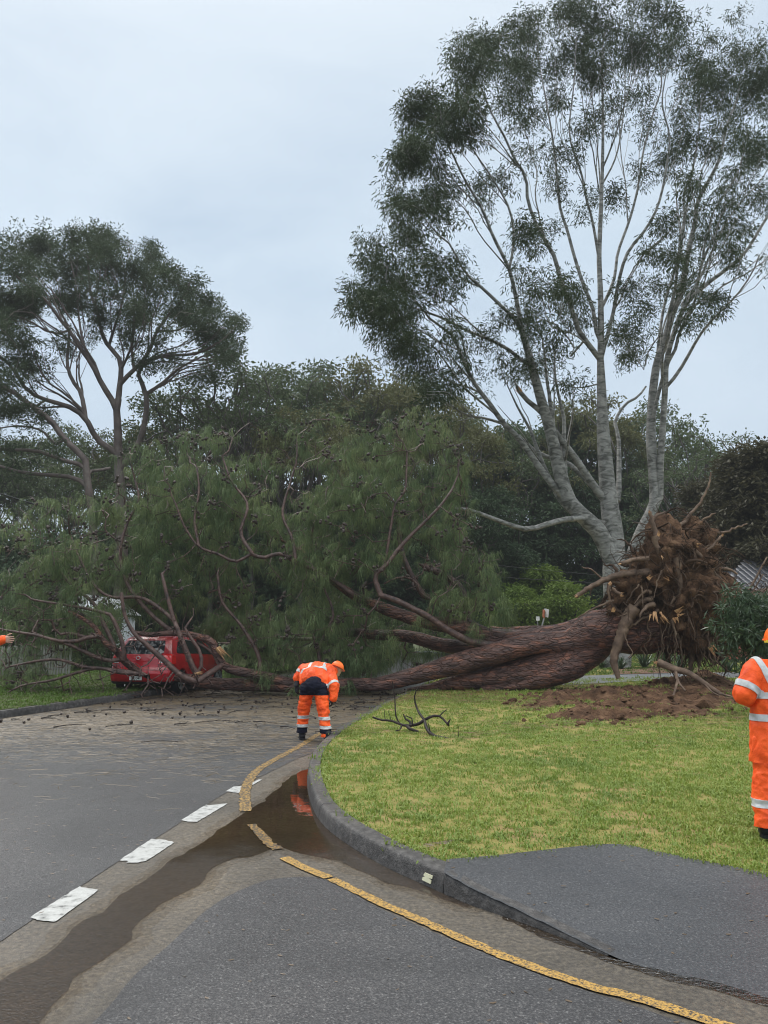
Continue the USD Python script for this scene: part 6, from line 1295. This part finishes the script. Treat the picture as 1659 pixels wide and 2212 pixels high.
for y0_, y1_ in ((-1.1, -.45), (.45, 1.1)):
    obj('quarter_window', skin(prism_y(rnd([(-.28, 1.14), (.44, 1.12), (.44, 1.50), (.02, 1.47)], .05), y0_, y1_)), 'car_glass', CAR, smooth=30)
    obj('rear_side_window', skin(prism_y(rnd([(.50, 1.12), (1.22, 1.10), (1.22, 1.53), (.50, 1.51)], .05), y0_, y1_)), 'car_glass', CAR, smooth=30)
    obj('front_side_window', skin(prism_y(rnd([(1.28, 1.10), (2.15, 1.06), (1.62, 1.50), (1.28, 1.53)], .05), y0_, y1_)), 'car_glass', CAR, smooth=30)
    sgn = -1 if y0_ < 0 else 1
    lamp = [(sgn * .58, .86), (sgn * 1.05, .84), (sgn * 1.05, 1.12), (sgn * .74, 1.13)]
    if sgn > 0: pass
    lamp = lamp if Polygon(lamp).exterior.is_ccw else lamp[::-1]
    obj('tail_lamp', skin(prism_x(lamp, -1.2, -.38), .014), 'lamp_red', CAR, smooth=30)
    l2 = [(sgn * .62, .88), (sgn * .80, .87), (sgn * .82, .94), (sgn * .64, .95)]; l2 = l2 if Polygon(l2).exterior.is_ccw else l2[::-1]
    obj('reversing_lamp', skin(prism_x(l2, -1.2, -.42), .019), 'lamp_clear', CAR, smooth=30)
    for xd in (.47, 1.25, 2.2):
        obj('door_seam', skin(prism_y([(xd - .006, .42), (xd + .006, .42), (xd + .006, 1.1), (xd - .006, 1.1)], y0_, y1_), .0015), 'car_trim', CAR, smooth=30)
    obj('door_handle', boxm(.72, sgn * .955, .98, .18, .03, .03), 'car_red', CAR)
obj('bumper_seam', skin(prism_x([(-1.1, .685), (1.1, .685), (1.1, .70), (-1.1, .70)], -1.2, -.3), .002), 'car_trim', CAR, smooth=30)
for e_ in (-.60, .588): obj('tailgate_seam', skin(prism_x([(e_, .72), (e_ + .012, .72), (e_ + .012, 1.12), (e_, 1.12)], -1.2, -.4), .002), 'car_trim', CAR, smooth=30)
obj('bumper_trim', skin(prism_x([(-1.1, .27), (1.1, .27), (1.1, .37), (-1.1, .37)], -1.2, .0), .006), 'car_trim', CAR, smooth=30)
lg = trimesh.creation.torus(.045, .009, 24, 8); lg.apply_transform(trimesh.transformations.rotation_matrix(math.pi / 2, [0, 1, 0])); lg.apply_scale([1, 1.35, 1]); lg.apply_translation([-.815, 0, 1.02])
obj('badge', lg, 'alloy', CAR, smooth=True)
np_ = obj('number_plate', boxm(-.905, 0, .47, .012, .38, .11), 'plate_white', CAR)
tx = meshkit.text_mesh('BI 04', .07, .003, True); w_ = tx.bounds[1][0]
tx.apply_transform(np.array([[0, 0, -1, -.9115], [-1, 0, 0, w_ / 2], [0, 1, 0, .435], [0, 0, 0, 1.]])); obj('plate_lettering', tx, 'car_trim', CAR)
def wheel(px_, py_):
    sgn = 1 if py_ > 0 else -1
    ty = trimesh.creation.revolve([(.215, -.10), (.30, -.105), (.325, -.09), (.335, -.05), (.335, .05), (.325, .09), (.30, .105), (.215, .10)], sections=40)
    ty.apply_transform(trimesh.transformations.rotation_matrix(math.pi / 2, [1, 0, 0])); ty.apply_translation([px_, py_, .335])
    sp = []
    for k in range(5):
        q = boxm(.12, 0, 0, .19, .02, .062); q.apply_transform(trimesh.transformations.rotation_matrix(k * 2 * math.pi / 5 + .3, [0, 1, 0])); sp.append(q)
    rim = trimesh.creation.revolve([(.19, -.03), (.217, -.03), (.222, .0), (.217, .03), (.19, .03), (.19, -.03)], sections=40); rim.apply_transform(trimesh.transformations.rotation_matrix(math.pi / 2, [1, 0, 0])); sp.append(rim)
    hb = trimesh.creation.cylinder(.05, .03, sections=20); hb.apply_transform(trimesh.transformations.rotation_matrix(math.pi / 2, [1, 0, 0])); sp.append(hb)
    rm = cat_meshes(sp); rm.apply_translation([px_, py_ + sgn * .085, .335])
    w = thing('wheel', None, None, parent=CAR); obj('tyre', ty, 'black_rubber', w, smooth=40); obj('rim', rm, 'alloy', w, smooth=30)
for q in ((0, -.84), (0, .84), (2.6, -.84), (2.6, .84)): wheel(*q)
# ------------------------------------------------------------------ house, fence, signs, plants in the gaps
flat('roof_tile', (0.060, 0.064, 0.075), scale=6, rough=0.35, bump=.3)
flat('brick_red', (0.26, 0.085, 0.06), scale=8, rough=0.8, bump=.4)
flat('white_board', (0.62, 0.64, 0.66), scale=6, rough=0.5)
flat('white_fence', (0.19, 0.19, 0.165), scale=8, rough=0.6)
flat('sign_white', (0.66, 0.67, 0.66), scale=8, rough=.4)
flat('sign_rust', (0.42, 0.13, 0.06), scale=8, rough=.4)
flat('steel_grey', (0.30, 0.30, 0.29), scale=8, rough=.4, metal=.5)
flat('wire_black', (0.02, 0.02, 0.02), scale=8, rough=.5)
flat('mulch', (0.16, 0.085, 0.05), scale=14, rough=.9, bump=.8, bscale=30)
hs = thing('house', 'red brick house with a dark tiled hip roof behind the shrub at the right', 'house')
e0 = at(1562, 1277, 37); zE = e0[2]; zR = at(1625, 1238, 40)[2]; x0_ = e0[0]
gz = float(rise(38))
obj('wall', boxm(x0_ + 5.6, 41.2, (gz - .2 + zE) / 2, 10.2, 7.0, zE - gz + .2), 'brick_red', hs)
win = obj('window', boxm(x0_ + 2.2, 37.66, zE - 1.1, 1.5, .08, 1.2), 'white_board', hs); obj('pane', boxm(x0_ + 2.2, 37.60, zE - 1.1, 1.34, .03, 1.04), 'car_glass', win)
rt = (zR - zE) / 2.4
roofv = np.array([[x0_, 37, zE], [x0_ + 11.5, 37, zE], [x0_ + 11.5, 45.4, zE], [x0_, 45.4, zE], [x0_ + 2.4, 41.2, zE + 4.2 * rt], [x0_ + 9.1, 41.2, zE + 4.2 * rt]])
roofv[4, 0] = x0_ + 3.4; roofv[5, 0] = x0_ + 8.1
rfm = obj('roof', trimesh.Trimesh(roofv, [[0, 1, 5], [0, 5, 4], [1, 2, 5], [2, 3, 4], [2, 4, 5], [3, 0, 4], [0, 2, 1], [0, 3, 2]], process=False), 'roof_tile', hs)
tile = trimesh.creation.cylinder(.16, .40, sections=10); tv = tile.vertices.copy()
def tile_mesh(cx, yy, zz, sl):
    """one curved roof tile lying on the slope"""
    a = np.linspace(0, math.pi, 6); V = []
    for s_, dz_ in ((0, .035), (.44, .012)):
        for q in a: V.append([cx - .15 * math.cos(q), yy + s_, zz + s_ * sl + dz_ + .055 * math.sin(q)])
    Fq = [(i, i + 1, i + 7, i + 6) for i in range(5)]; Fq = np.array(Fq); return np.array(V), np.vstack([Fq[:, [0, 1, 2]], Fq[:, [0, 2, 3]]])
cnt = 0
for r0_ in range(10):
    yy = 37.0 + r0_ * .40; zz_ = zE + (yy - 37) * rt; lo = x0_ + (yy - 37) / 4.2 * 3.4 + .16
    for c_ in range(15):
        cx = lo + c_ * .31
        if cnt < 150: obj('tile', tile_mesh(cx, yy, zz_, rt), 'roof_tile', rfm, smooth=50); cnt += 1
obj('gutter', boxm(x0_ + 5.75, 36.93, zE - .06, 11.6, .12, .13), 'white_board', hs)

lg_ = Skel(); px_limbs(lg_, [(D([(1560, 1312), (1592, 1304), (1640, 1292), (1700, 1288), (1780, 1290)], [26, 26.5]), 15, 22, 0), (D([(1600, 1300), (1625, 1262), (1643, 1228), (1657, 1203)], 26), 3, 1.6, 0), (D([(1615, 1296), (1632, 1268), (1648, 1240)], 26), 2.5, 1.4, 0)], 26, .25); lg_.R = np.array(lg_.rad)
LG = thing('fallen_log', 'shaggy brown fallen log lying in front of the brick house', 'log'); lv = lg_.mesh(sides=((0, 5), (.1, 20)), bumpy=.5); obj('wood', lv, 'root', LG, smooth=True)
obj('bark_strips', fibres(arr(lv), 500, .5, .016, 44, .5), 'fibre', LG, smooth=True, kind='stuff')

# white cottage glimpsed through the branches at the left
ch = thing('house', 'small white weatherboard cottage glimpsed through the branches at the left', 'house')
p0, p1 = at(128, 1340, 38), at(212, 1340, 38); zt = at(150, 1322, 38)[2]; za = at(172, 1282, 38)[2]; gz = float(rise(38)); cx_, w_ = (p0[0] + p1[0]) / 2, p1[0] - p0[0]
obj('wall', boxm(cx_ , 41, (gz + zt) / 2, w_ * .96, 5.6, zt - gz), 'white_board', ch)
rv = np.array([[cx_ - w_ * .56, 37.6, zt], [cx_ + w_ * .56, 37.6, zt], [cx_, 38.4, za], [cx_ - w_ * .56, 44.4, zt], [cx_ + w_ * .56, 44.4, zt], [cx_, 43.6, za]])
obj('roof', trimesh.Trimesh(rv, [[0, 1, 2], [3, 5, 4], [0, 2, 5], [0, 5, 3], [1, 4, 5], [1, 5, 2], [0, 3, 4], [0, 4, 1]], process=False), 'white_board', ch)
wn = obj('window', boxm(cx_ + .4, 38.17, zt - .85, .9, .06, .9), 'white_board', ch); obj('pane', boxm(cx_ + .4, 38.12, zt - .85, .78, .03, .78), 'car_glass', wn)
for dx in (-.45, .45): obj('post', boxm(cx_ + dx * w_ - .3, 37.7, (gz + zt) / 2, .14, .14, zt - gz), 'white_board', ch)
fn = thing('picket_fence', 'low white picket fence along the left verge behind the broken twigs', 'fence')
f0, f1 = at(-40, 1440, 27.0), at(150, 1440, 28.5)
nP = 30
for k in range(nP):
    t = k / (nP - 1); x = f0[0] * (1 - t) + f1[0] * t; y = f0[1] * (1 - t) + f1[1] * t; z = float(rise(y)) + .17; h_ = 1.0 + .02 * math.sin(k * 5.1)
    pk = trimesh.creation.extrude_polygon(Polygon([(-.04, 0), (.04, 0), (.04, h_), (0, h_ + .06), (-.04, h_)]), .02, engine='earcut'); pk.apply_transform(trimesh.transformations.rotation_matrix(math.pi / 2, [1, 0, 0])); pk.apply_transform(trimesh.transformations.rotation_matrix(.02 * math.sin(k * 3.3), [0, 1, 0])); pk.apply_translation([x, y, z])
    obj('paling', pk, 'white_fence', fn)
for hz in (.25, .8):
    L_ = np.linalg.norm(f1 - f0); r1 = boxm(0, 0, 0, L_, .03, .07); r1.apply_transform(trimesh.transformations.rotation_matrix(math.atan2(f1[1] - f0[1], f1[0] - f0[0]), [0, 0, 1])); m_ = (f0 + f1) / 2; r1.apply_translation([m_[0], m_[1] + .03, float(rise(m_[1])) + .17 + hz]); obj('rail', r1, 'white_fence', fn)

def leaf_volume(name, label, pts, protos, m, cat='shrub', stems=None, per=1, jit=.12, smin=.7, smax=1.3, r0=.006, group=None):
    T = thing(name, label, cat, group=group)
    s = Skel()
    for st in stems: s.limb(st[0], st[1], .12, root=(len(s.pos) == 0 or st[2]))
    s.grow(pts, bf=.2, step=.14, jit=.02); s.radii(r0, 2.2)
    obj('stems', s.mesh(), 'twig_dark', T, smooth=True)
    leafy(T, 'leaves', pts, protos, m, per=per, jitter=jit, smin=smin, smax=smax)
    return T
mat('leaf_shrub', [(0.2, (0.045, 0.075, 0.035)), (0.5, (0.085, 0.12, 0.055)), (0.8, (0.15, 0.18, 0.09))], scale=2, rough=0.35, island=0.6, transl=0.2)
gS = np.random.default_rng(5)
b0 = land(1650, 1548)
sp_ = np.array([at(x, y, 14.9 + gS.normal(0, .35)) for x, y in np.c_[gS.normal(1640, 40, 190), gS.normal(1345, 42, 190)] if 1556 < x < 1790 and y > 1288])
leaf_volume('shrub', 'glossy long-leaved shrub behind the standing person at the right edge', sp_, [leaf_cluster(.12, 15, .17, .036, .15, 500 + i, .8) for i in range(4)], 'leaf_shrub', stems=[([b0, b0 + [-.1, 0, .5], b0 + [-.3, 0, 1.0]], [.022, .012], True), ([b0 + [.1, 0, 0], b0 + [.15, 0, .6], b0 + [.2, 0, 1.2]], [.022, .012], True)], per=2)
# hedge at the left, darker bushes behind the crown
hp = np.array([at(x, (1286 if x < 118 else 1318) * (1 - y) + 1445 * y, d) for x, y, d in zip(gS.uniform(-60, 250, 640), gS.uniform(0, 1, 640), gS.uniform(31, 34, 640))])
hb0 = at(20, 1440, 32.5); hb0[2] = float(rise(32.5))
leaf_volume('hedge', 'clipped green hedge behind the picket fence at the left', hp, [leaf_cluster(.34, 50, .12, .05, .1, 520 + i, .7) for i in range(4)], 'leaf_far_green', cat='hedge', stems=[([hb0 + [q, 0, 0], hb0 + [q, 0, .9]], [.05, .03], True) for q in (-1.2, -.4, .4, 1.2, 2.4, 3.6)], per=2, jit=.2)
def strappy(loc, n, L, seed, m='leaf_shrub'):
    g = np.random.default_rng(seed); V, Fc = [], []
    for i in range(n):
        a = g.uniform(0, 6.283); d = np.array([math.cos(a), math.sin(a), 0]); s = np.array([-d[1], d[0], 0]) * .016; l = L * g.uniform(.6, 1.2); ro = g.uniform(.2, .85)
        b = len(V); r_b = d * g.uniform(0, .08)
        for t, wd in ((0, 1), (.4, 1.1), (.75, .8)):
            q = r_b + d * l * ro * t + np.array([0, 0, l * (1.05 * t - .75 * ro * t * t)]); V += [q - s * wd, q + s * wd]
        V.append(r_b + d * l * ro * 1.05 + np.array([0, 0, l * (1.0 - .85 * ro)]))
        Fc += [(b, b + 1, b + 3), (b, b + 3, b + 2), (b + 2, b + 3, b + 5), (b + 2, b + 5, b + 4), (b + 4, b + 5, b + 6)]
    return np.array(V) + loc, np.array(Fc)
for k, (px, py, n, L, lab) in enumerate([(1392, 1443, 90, .85, 'clump of strappy leaves under the trunk butt, left of the hanging root'), (1440, 1440, 110, .95, 'large clump of strappy leaves just behind the root plate'), (1470, 1446, 60, .7, 'small clump of strappy leaves at the right of the large clump'), (1572, 1452, 50, .7, 'spiky green tuft by the footpath right of the root plate'), (1340, 1446, 70, .7, 'low strappy clump beside the hanging root'), (1300, 1444, 60, .55, 'low leafy clump on the far lawn left of the hanging root')]):
    p = land(px, py); T = thing('strappy_plant', lab, 'plant'); obj('blades', strappy(p, n, L, 600 + k), 'leaf_shrub', T, kind='stuff')
mp = [(1335, 1457), (1345, 1446), (1430, 1440), (1500, 1444), (1500, 1452), (1420, 1455)]
obj('mulch_bed', sheet(Polygon(np.array([land(*q)[:2] for q in mp])).buffer(.2), lawn_z, .03, 1.0, square=True), 'mulch', kind='structure')

# road signs far off
s1 = at(1172, 1347, 40.5); gzz = float(rise(40.5)); 
SG = thing('road_sign', 'leaning grey post with a white and a rust-orange sign plate', 'sign')
t1 = at(1181, 1316, 40.5); ft = s1 + (s1 - t1) * ((s1[2] - gzz) / (t1[2] - s1[2]))
pm = Skel(); pm.limb([ft, s1, t1], [.045, .04], .5, root=True); pm.R = np.array(pm.rad); obj('post', pm.mesh(sides=((0, 10),)), 'steel_grey', SG, smooth=True)
def plate(p, w, h, yaw, tilt, poly=None):
    m = trimesh.creation.extrude_polygon(Polygon(poly) if poly else Polygon([(-w / 2, -h / 2), (w / 2, -h / 2), (w / 2, h / 2), (-w / 2, h / 2)]).buffer(.03), .02, engine='earcut')
    m.apply_transform(trimesh.transformations.rotation_matrix(math.pi / 2, [1, 0, 0])); m.apply_transform(trimesh.transformations.rotation_matrix(tilt, [0, 1, 0])); m.apply_transform(trimesh.transformations.rotation_matrix(yaw, [0, 0, 1])); m.apply_translation(p); return m
obj('plate', plate(at(1180.5, 1324, 40.42), .30, .36, -1.1, .2), 'sign_white', SG, label='white plate')
obj('plate', plate(at(1174.5, 1326, 40.42), .22, .35, .9, .2), 'sign_rust', SG, label='rust-orange plate')
SG2 = thing('road_sign', 'small square white sign on a thin post left of the leaning signs', 'sign')
q = at(1161.5, 1336, 41); obj('plate', plate(q, .13, .16, 0, 0), 'sign_white', SG2); obj('post', boxm(q[0], q[1] + .05, (q[2] + gzz) / 2, .04, .04, q[2] - gzz), 'steel_grey', SG2)
def wire(label, a, b, r, sag):
    A, B = np.array(a), np.array(b); t = np.linspace(0, 1, 30)[:, None]; P_ = A * (1 - t) + B * t; P_[:, 2] -= (4 * sag * t * (1 - t))[:, 0]
    s = Skel(); last = -1
    for p in P_: last = s.add(p, last, r)
    s.R = np.array(s.rad); obj('power_line', s.mesh(sides=((0, 5),)), 'wire_black', label=label, cat='cable', smooth=True)
wire('black overhead cable slanting down at the left edge', at(-60, 1046, 28), at(330, 1150, 34), .028, .15)
wire('upper thin cable in front of the dark trees left of the root plate', at(1000, 1212, 40), at(1420, 1250, 44), .012, .1)
wire('lower thin cable in front of the dark trees left of the root plate', at(1000, 1240, 41), at(1420, 1262, 45), .012, .1)

# ------------------------------------------------------------------ kerb marker
def kp(zx, zy): return (881.3 + zx * .0833, 1797.1 + zy * .0833)
ik = ij - 1; fp = np.array([KERB[ik][0], KERB[ik][1], 0.0]) - np.r_[nsd[ik], 0] * .004 + np.r_[nsd[ik], 0] * .008; fn_ = np.r_[nsd[ik], 0.0]; ut = np.r_[tn[ik], 0.0]
mk = []
for q in [(440, 1000), (640, 1085), (630, 1165), (540, 1130), (618, 1205), (605, 1290), (385, 1185), (395, 1112), (452, 1106), (408, 1062)]:
    r = ray(*kp(*q)); t = np.dot(fp - EYE, fn_) / np.dot(r, fn_); w = EYE + r * t; mk.append((np.dot(w - fp, ut), w[2]))
mk = np.array(mk); mk = mk - [0, mk[:, 1].min() - .028]; mk[:, 1] = np.clip(mk[:, 1], .02, .118)
km = trimesh.creation.extrude_polygon(Polygon(mk).buffer(0), .006, engine='earcut'); v = km.vertices
km.vertices = fp + ut * v[:, :1] + np.array([0, 0, 1.]) * v[:, 1:2] - fn_ * (.003 + v[:, 2:3]) + fn_ * (v[:, 1:2] * .14 - .004); km.fix_normals()
flat('cream_marker', (0.60, 0.58, 0.40), scale=20, rough=.4)
obj('kerb_marker', km, 'cream_marker', label='cream letter-shaped marker on the kerb end beside the apron', cat='marker')

# ------------------------------------------------------------------ grass
gG = np.random.default_rng(17)
def grass_tuft(n, L, r, seed, w=.0042):
    g = np.random.default_rng(seed); V, Fc = [], []
    for i in range(n):
        a = g.uniform(0, 6.283); d = np.array([math.cos(a), math.sin(a), 0]); p = np.r_[g.normal(0, r / 1.6, 2), 0]; l = L * g.uniform(.5, 1.3); ln = g.uniform(.25, 1.1); s = np.array([-d[1], d[0], 0]) * w * g.uniform(.7, 1.3)
        b = len(V); m = p + d * l * ln * .35 + [0, 0, l * .55]; t = p + d * l * ln + [0, 0, l * (1 - .45 * ln)]
        V += [p - s, p + s, m - s * .8, m + s * .8, t]; Fc += [(b, b + 1, b + 3), (b, b + 3, b + 2), (b + 2, b + 3, b + 4)]
    return np.array(V), np.array(Fc)
tfs = [grass_tuft(18, .034, .055, 700 + i) for i in range(5)]
free_lawn = lawn_in.difference(cpoly.buffer(-.25))
PT = []; SC = []
for d_0, d_1, dens, s_ in ((4.4, 7.5, 420, 1.0), (7.5, 11, 260, 1.05), (11, 15, 150, 1.2), (15, 20, 85, 1.45), (20, 26, 50, 1.7)):
    cell = lawn_in.intersection(Polygon([(-2.5, d_0), (.56 * d_0 + 2.2, d_0), (.56 * d_1 + 2.2, d_1), (-2.5, d_1)]))
    if cell.is_empty: continue
    bx = cell.bounds; n = int(dens * (bx[2] - bx[0]) * (bx[3] - bx[1])); q = np.c_[gG.uniform(bx[0], bx[2], n), gG.uniform(bx[1], bx[3], n)]
    q = q[contains_xy(cell, q[:, 0], q[:, 1])]; PT.append(q); SC.append(np.full(len(q), s_))
# a thicker fringe hanging over the kerb and the apron edge
fr = np.vstack([resample(KERB[200:ij] + nsd[200:ij] * .165, .035), resample(AE, .03)]); fr = fr + gG.normal(0, .012, fr.shape); PT.append(fr); SC.append(np.full(len(fr), 1.05))
Q = np.vstack(PT); SC = np.concatenate(SC)
inc = contains_xy(cpoly, Q[:, 0], Q[:, 1]); _d, _j = ctree.query(Q); low = cm.vertices[_j, 2] < lawn_z(Q[:, 0], Q[:, 1]) + .015; keep = ~inc | (low & (gG.random(len(Q)) < .9)) | (gG.random(len(Q)) < .12); pb = meshkit.fbm(np.c_[Q * .9, 0 * Q[:, 0]], 4, 2)
keep &= gG.random(len(Q)) < np.clip(.55 + 1.2 * (pb - .35), .35, 1)
Q, SC = Q[keep], SC[keep]; dd_, jj = ctree.query(Q); zq = lawn_z(Q[:, 0], Q[:, 1]); zq = np.where(dd_ < .08, np.maximum(zq, cm.vertices[jj, 2]), zq)
GR = thing('grass', 'short wet patchy grass of the lawn', 'grass', kind='stuff')
instancer('blades', GR, tfs, np.c_[Q, zq - .014], quat_yaw_tilt(gG.uniform(0, 6.28, len(Q)), gG.normal(0, .1, len(Q)), gG.normal(0, .1, len(Q))), SC * np.clip(gG.lognormal(-.05, .30, len(Q)), .45, 2.0), gG.integers(0, 5, len(Q)), 'grass_blade', kind='stuff')
vb = vpoly.buffer(-.05).intersection(sbox(-22, 15, 2, 34)); bx = vb.bounds; n = 9000; q = np.c_[gG.uniform(bx[0], bx[2], n), gG.uniform(bx[1], bx[3], n)]; q = q[contains_xy(vb, q[:, 0], q[:, 1])]
VG = thing('verge_grass', 'bright green grass of the left verge', 'grass', kind='stuff')
instancer('blades', VG, tfs, np.c_[q, rise(q[:, 1]) + .16], quat_yaw_tilt(gG.uniform(0, 6.28, len(q)), gG.normal(0, .1, len(q)), gG.normal(0, .1, len(q))), gG.uniform(1.4, 2.6, len(q)), gG.integers(0, 5, len(q)), 'verge_blade', kind='stuff')
# far lawn beyond the footpath
fl = lawn_in.intersection(Polygon([(1, 26), (16, 26), (30, 50), (2, 50)])); bx = fl.bounds; n = 9000; q = np.c_[gG.uniform(bx[0], bx[2], n), gG.uniform(bx[1], bx[3], n)]; q = q[contains_xy(fl.difference(drvpoly.buffer(.1)), q[:, 0], q[:, 1])]
instancer('far_blades', GR, tfs, np.c_[q, lawn_z(q[:, 0], q[:, 1])], quat_yaw_tilt(gG.uniform(0, 6.28, len(q)), gG.normal(0, .1, len(q)), gG.normal(0, .1, len(q))), gG.uniform(1.8, 3.0, len(q)), gG.integers(0, 5, len(q)), 'verge_blade', kind='stuff')

# ------------------------------------------------------------------ storm litter
gR = np.random.default_rng(23)
def strewn(poly, n, fn_den):
    bx = poly.bounds; q = np.zeros((0, 2))
    while len(q) < n:
        c = np.c_[gR.uniform(bx[0], bx[2], n), gR.uniform(bx[1], bx[3], n)]; c = c[contains_xy(poly, c[:, 0], c[:, 1])]; c = c[gR.random(len(c)) < fn_den(c)]; q = np.vstack([q, c])
    return q[:n]
def flat_bits(q, z, L, w, seed, bend=.15):
    g = np.random.default_rng(seed); n = len(q); a = g.normal(0, .55, n) + np.where(g.random(n) < .3, g.uniform(0, 3.1, n), 0); d = np.c_[np.cos(a), np.sin(a)]; s = np.c_[-d[:, 1], d[:, 0]]; l = (L * g.uniform(.5, 1.4, n))[:, None]; k = (g.normal(0, bend, n))[:, None] * l; ww = w * g.uniform(.6, 1.3, n)[:, None]
    pts = [q - d * l / 2, q + s * k, q + d * l / 2]; V = []
    for j, p in enumerate(pts):
        f = (.6, 1, .5)[j]; V += [np.c_[p - s * ww * f / 2, z], np.c_[p + s * ww * f / 2, z + .002]]
    V = np.stack(V, 1).reshape(-1, 3); b = (np.arange(n) * 6)[:, None]
    return V, np.vstack([b + [0, 1, 3], b + [0, 3, 2], b + [2, 3, 5], b + [2, 5, 4]])
rp = mainpoly.intersection(sbox(-13, 7.5, 2, 24))
q = strewn(rp, 24000, lambda c: np.clip((c[:, 1] - 7.5) / 9, .03, 1) ** 2.2 * np.clip(meshkit.fbm(np.c_[c * [.5, 1.3], 0 * c[:, 0]], 4, 6) * 2.2 - .55, .05, 1))
NL = thing('needle_litter', 'dead brown pine needles strewn over the wet main road', 'needles', kind='stuff'); obj('needles', flat_bits(q, rise(q[:, 1]) + .0065, .20, .009, 3), 'needle_litter', NL, kind='stuff')
q = strewn(rp.intersection(sbox(-13, 12.5, 2, 24)), 150, lambda c: np.clip((c[:, 1] - 12) / 8, .02, 1) ** 2); n = len(q)
RC = thing('road_cones', 'dark pine cones and bark lumps lying on the road before the fallen tree', 'pine cones', kind='stuff')
instancer('cones', RC, [cone_mesh(i) for i in range(3)] + lumps[:1], np.c_[q, rise(q[:, 1]) + .03], quat_yaw_tilt(gR.uniform(0, 6.28, n), gR.normal(1.4, .3, n), gR.normal(0, .3, n)), gR.uniform(.45, 1.05, n), gR.integers(0, 3, n), 'cone_brown', kind='stuff')
leafpoly = sidepoly.intersection(sbox(-2.2, 2, 3.2, 6.5)).union(apoly).union(mainpoly.intersection(sbox(-4, 3, 0, 11)))
q = strewn(leafpoly, 620, lambda c: 0 * c[:, 0] + 1); inap = contains_xy(apoly, q[:, 0], q[:, 1]); z = np.where(inap, apron_z(q[:, 0], q[:, 1]) + .003, rise(q[:, 1]) + .0065)
mat('leaf_litter', [(0.2, (0.10, 0.065, 0.035)), (0.5, (0.32, 0.27, 0.14)), (0.75, (0.45, 0.42, 0.28)), (0.92, (0.16, 0.26, 0.06))], scale=3, rough=.5, island=.85)
LL = thing('leaf_litter', 'small fallen leaves and seed scales on the wet street and apron', 'leaves', kind='stuff'); obj('leaves', flat_bits(q, z, .026, .010, 4, .1), 'leaf_litter', LL, kind='stuff')
lawn_l = free_lawn.intersection(sbox(-1, 11, 9, 24)); q = strewn(lawn_l, 2600, lambda c: np.clip((c[:, 1] - 11) / 8, .03, 1) * np.clip(meshkit.fbm(np.c_[c * .8, 0 * c[:, 0]], 4, 16) * 3 - 1.1, .02, 1))
mat('lawn_litter', [(0.2, (0.13, 0.06, 0.025)), (0.5, (0.30, 0.15, 0.055)), (0.8, (0.38, 0.24, 0.10))], scale=3, rough=.6, island=.7)
LN = thing('lawn_litter', 'rusty brown pine needles and bark scraps scattered on the lawn', 'needles', kind='stuff'); obj('needles', flat_bits(q, lawn_z(q[:, 0], q[:, 1]) + .028, .15, .011, 13), 'lawn_litter', LN, kind='stuff')
# twigs on the road
TW = thing('road_twigs', 'thin dark twigs and sticks dropped along the road before the tree', 'twigs', kind='stuff')
q = strewn(rp.intersection(sbox(-13, 9, 2, 24)), 190, lambda c: np.clip((c[:, 1] - 9) / 12, .01, 1) ** 3); ms = []
for k, p in enumerate(q):
    a = gR.normal(0, .7); l = gR.uniform(.15, .7); s = Skel(); d = np.array([math.cos(a), math.sin(a), 0]); b_ = np.r_[p, float(rise(p[1])) + .022]
    s.limb([b_, b_ + d * l * .5 + [0, gR.normal(0, .03), .02], b_ + d * l], [gR.uniform(.006, .014), .004], .12, root=True)
    if gR.random() < .6: s.limb([b_ + d * l * .5, b_ + d * l * .6 + [gR.normal(0, .1), gR.normal(0, .12), .05]], [.005, .003], .08)
    s.R = np.array(s.rad); ms.append(arr(s.mesh(sides=((0, 4),))))
obj('twigs', cat_meshes(ms), 'twig_dark', TW, kind='stuff')
# dry straw caught in the kerb joint
q = np.array([gnd(945, 1868)[:2] + np.array([.0, .02])]) + gR.normal(0, .02, (40, 2)) + np.linspace(-.09, .11, 40)[:, None] * nsd[ij]
ST = thing('dry_straw', 'dry yellow straw caught in the joint between kerb and apron', 'straw', kind='stuff'); obj('straw', flat_bits(q, np.full(40, .148), .06, .004, 9), 'needle_litter', ST, kind='stuff')

# ------------------------------------------------------------------ rain haze
MATS['haze'] = usdkit.material(stage, '/World/Looks/haze', {'v': ('principled_volume', {'color': (0.93, 0.95, 0.97), 'density': 0.0004, 'anisotropy': 0.2})}, [], volume='v.volume')
obj('haze', boxm(0, 1090, 18.5, 3100, 2900, 46), 'haze', kind='stuff')
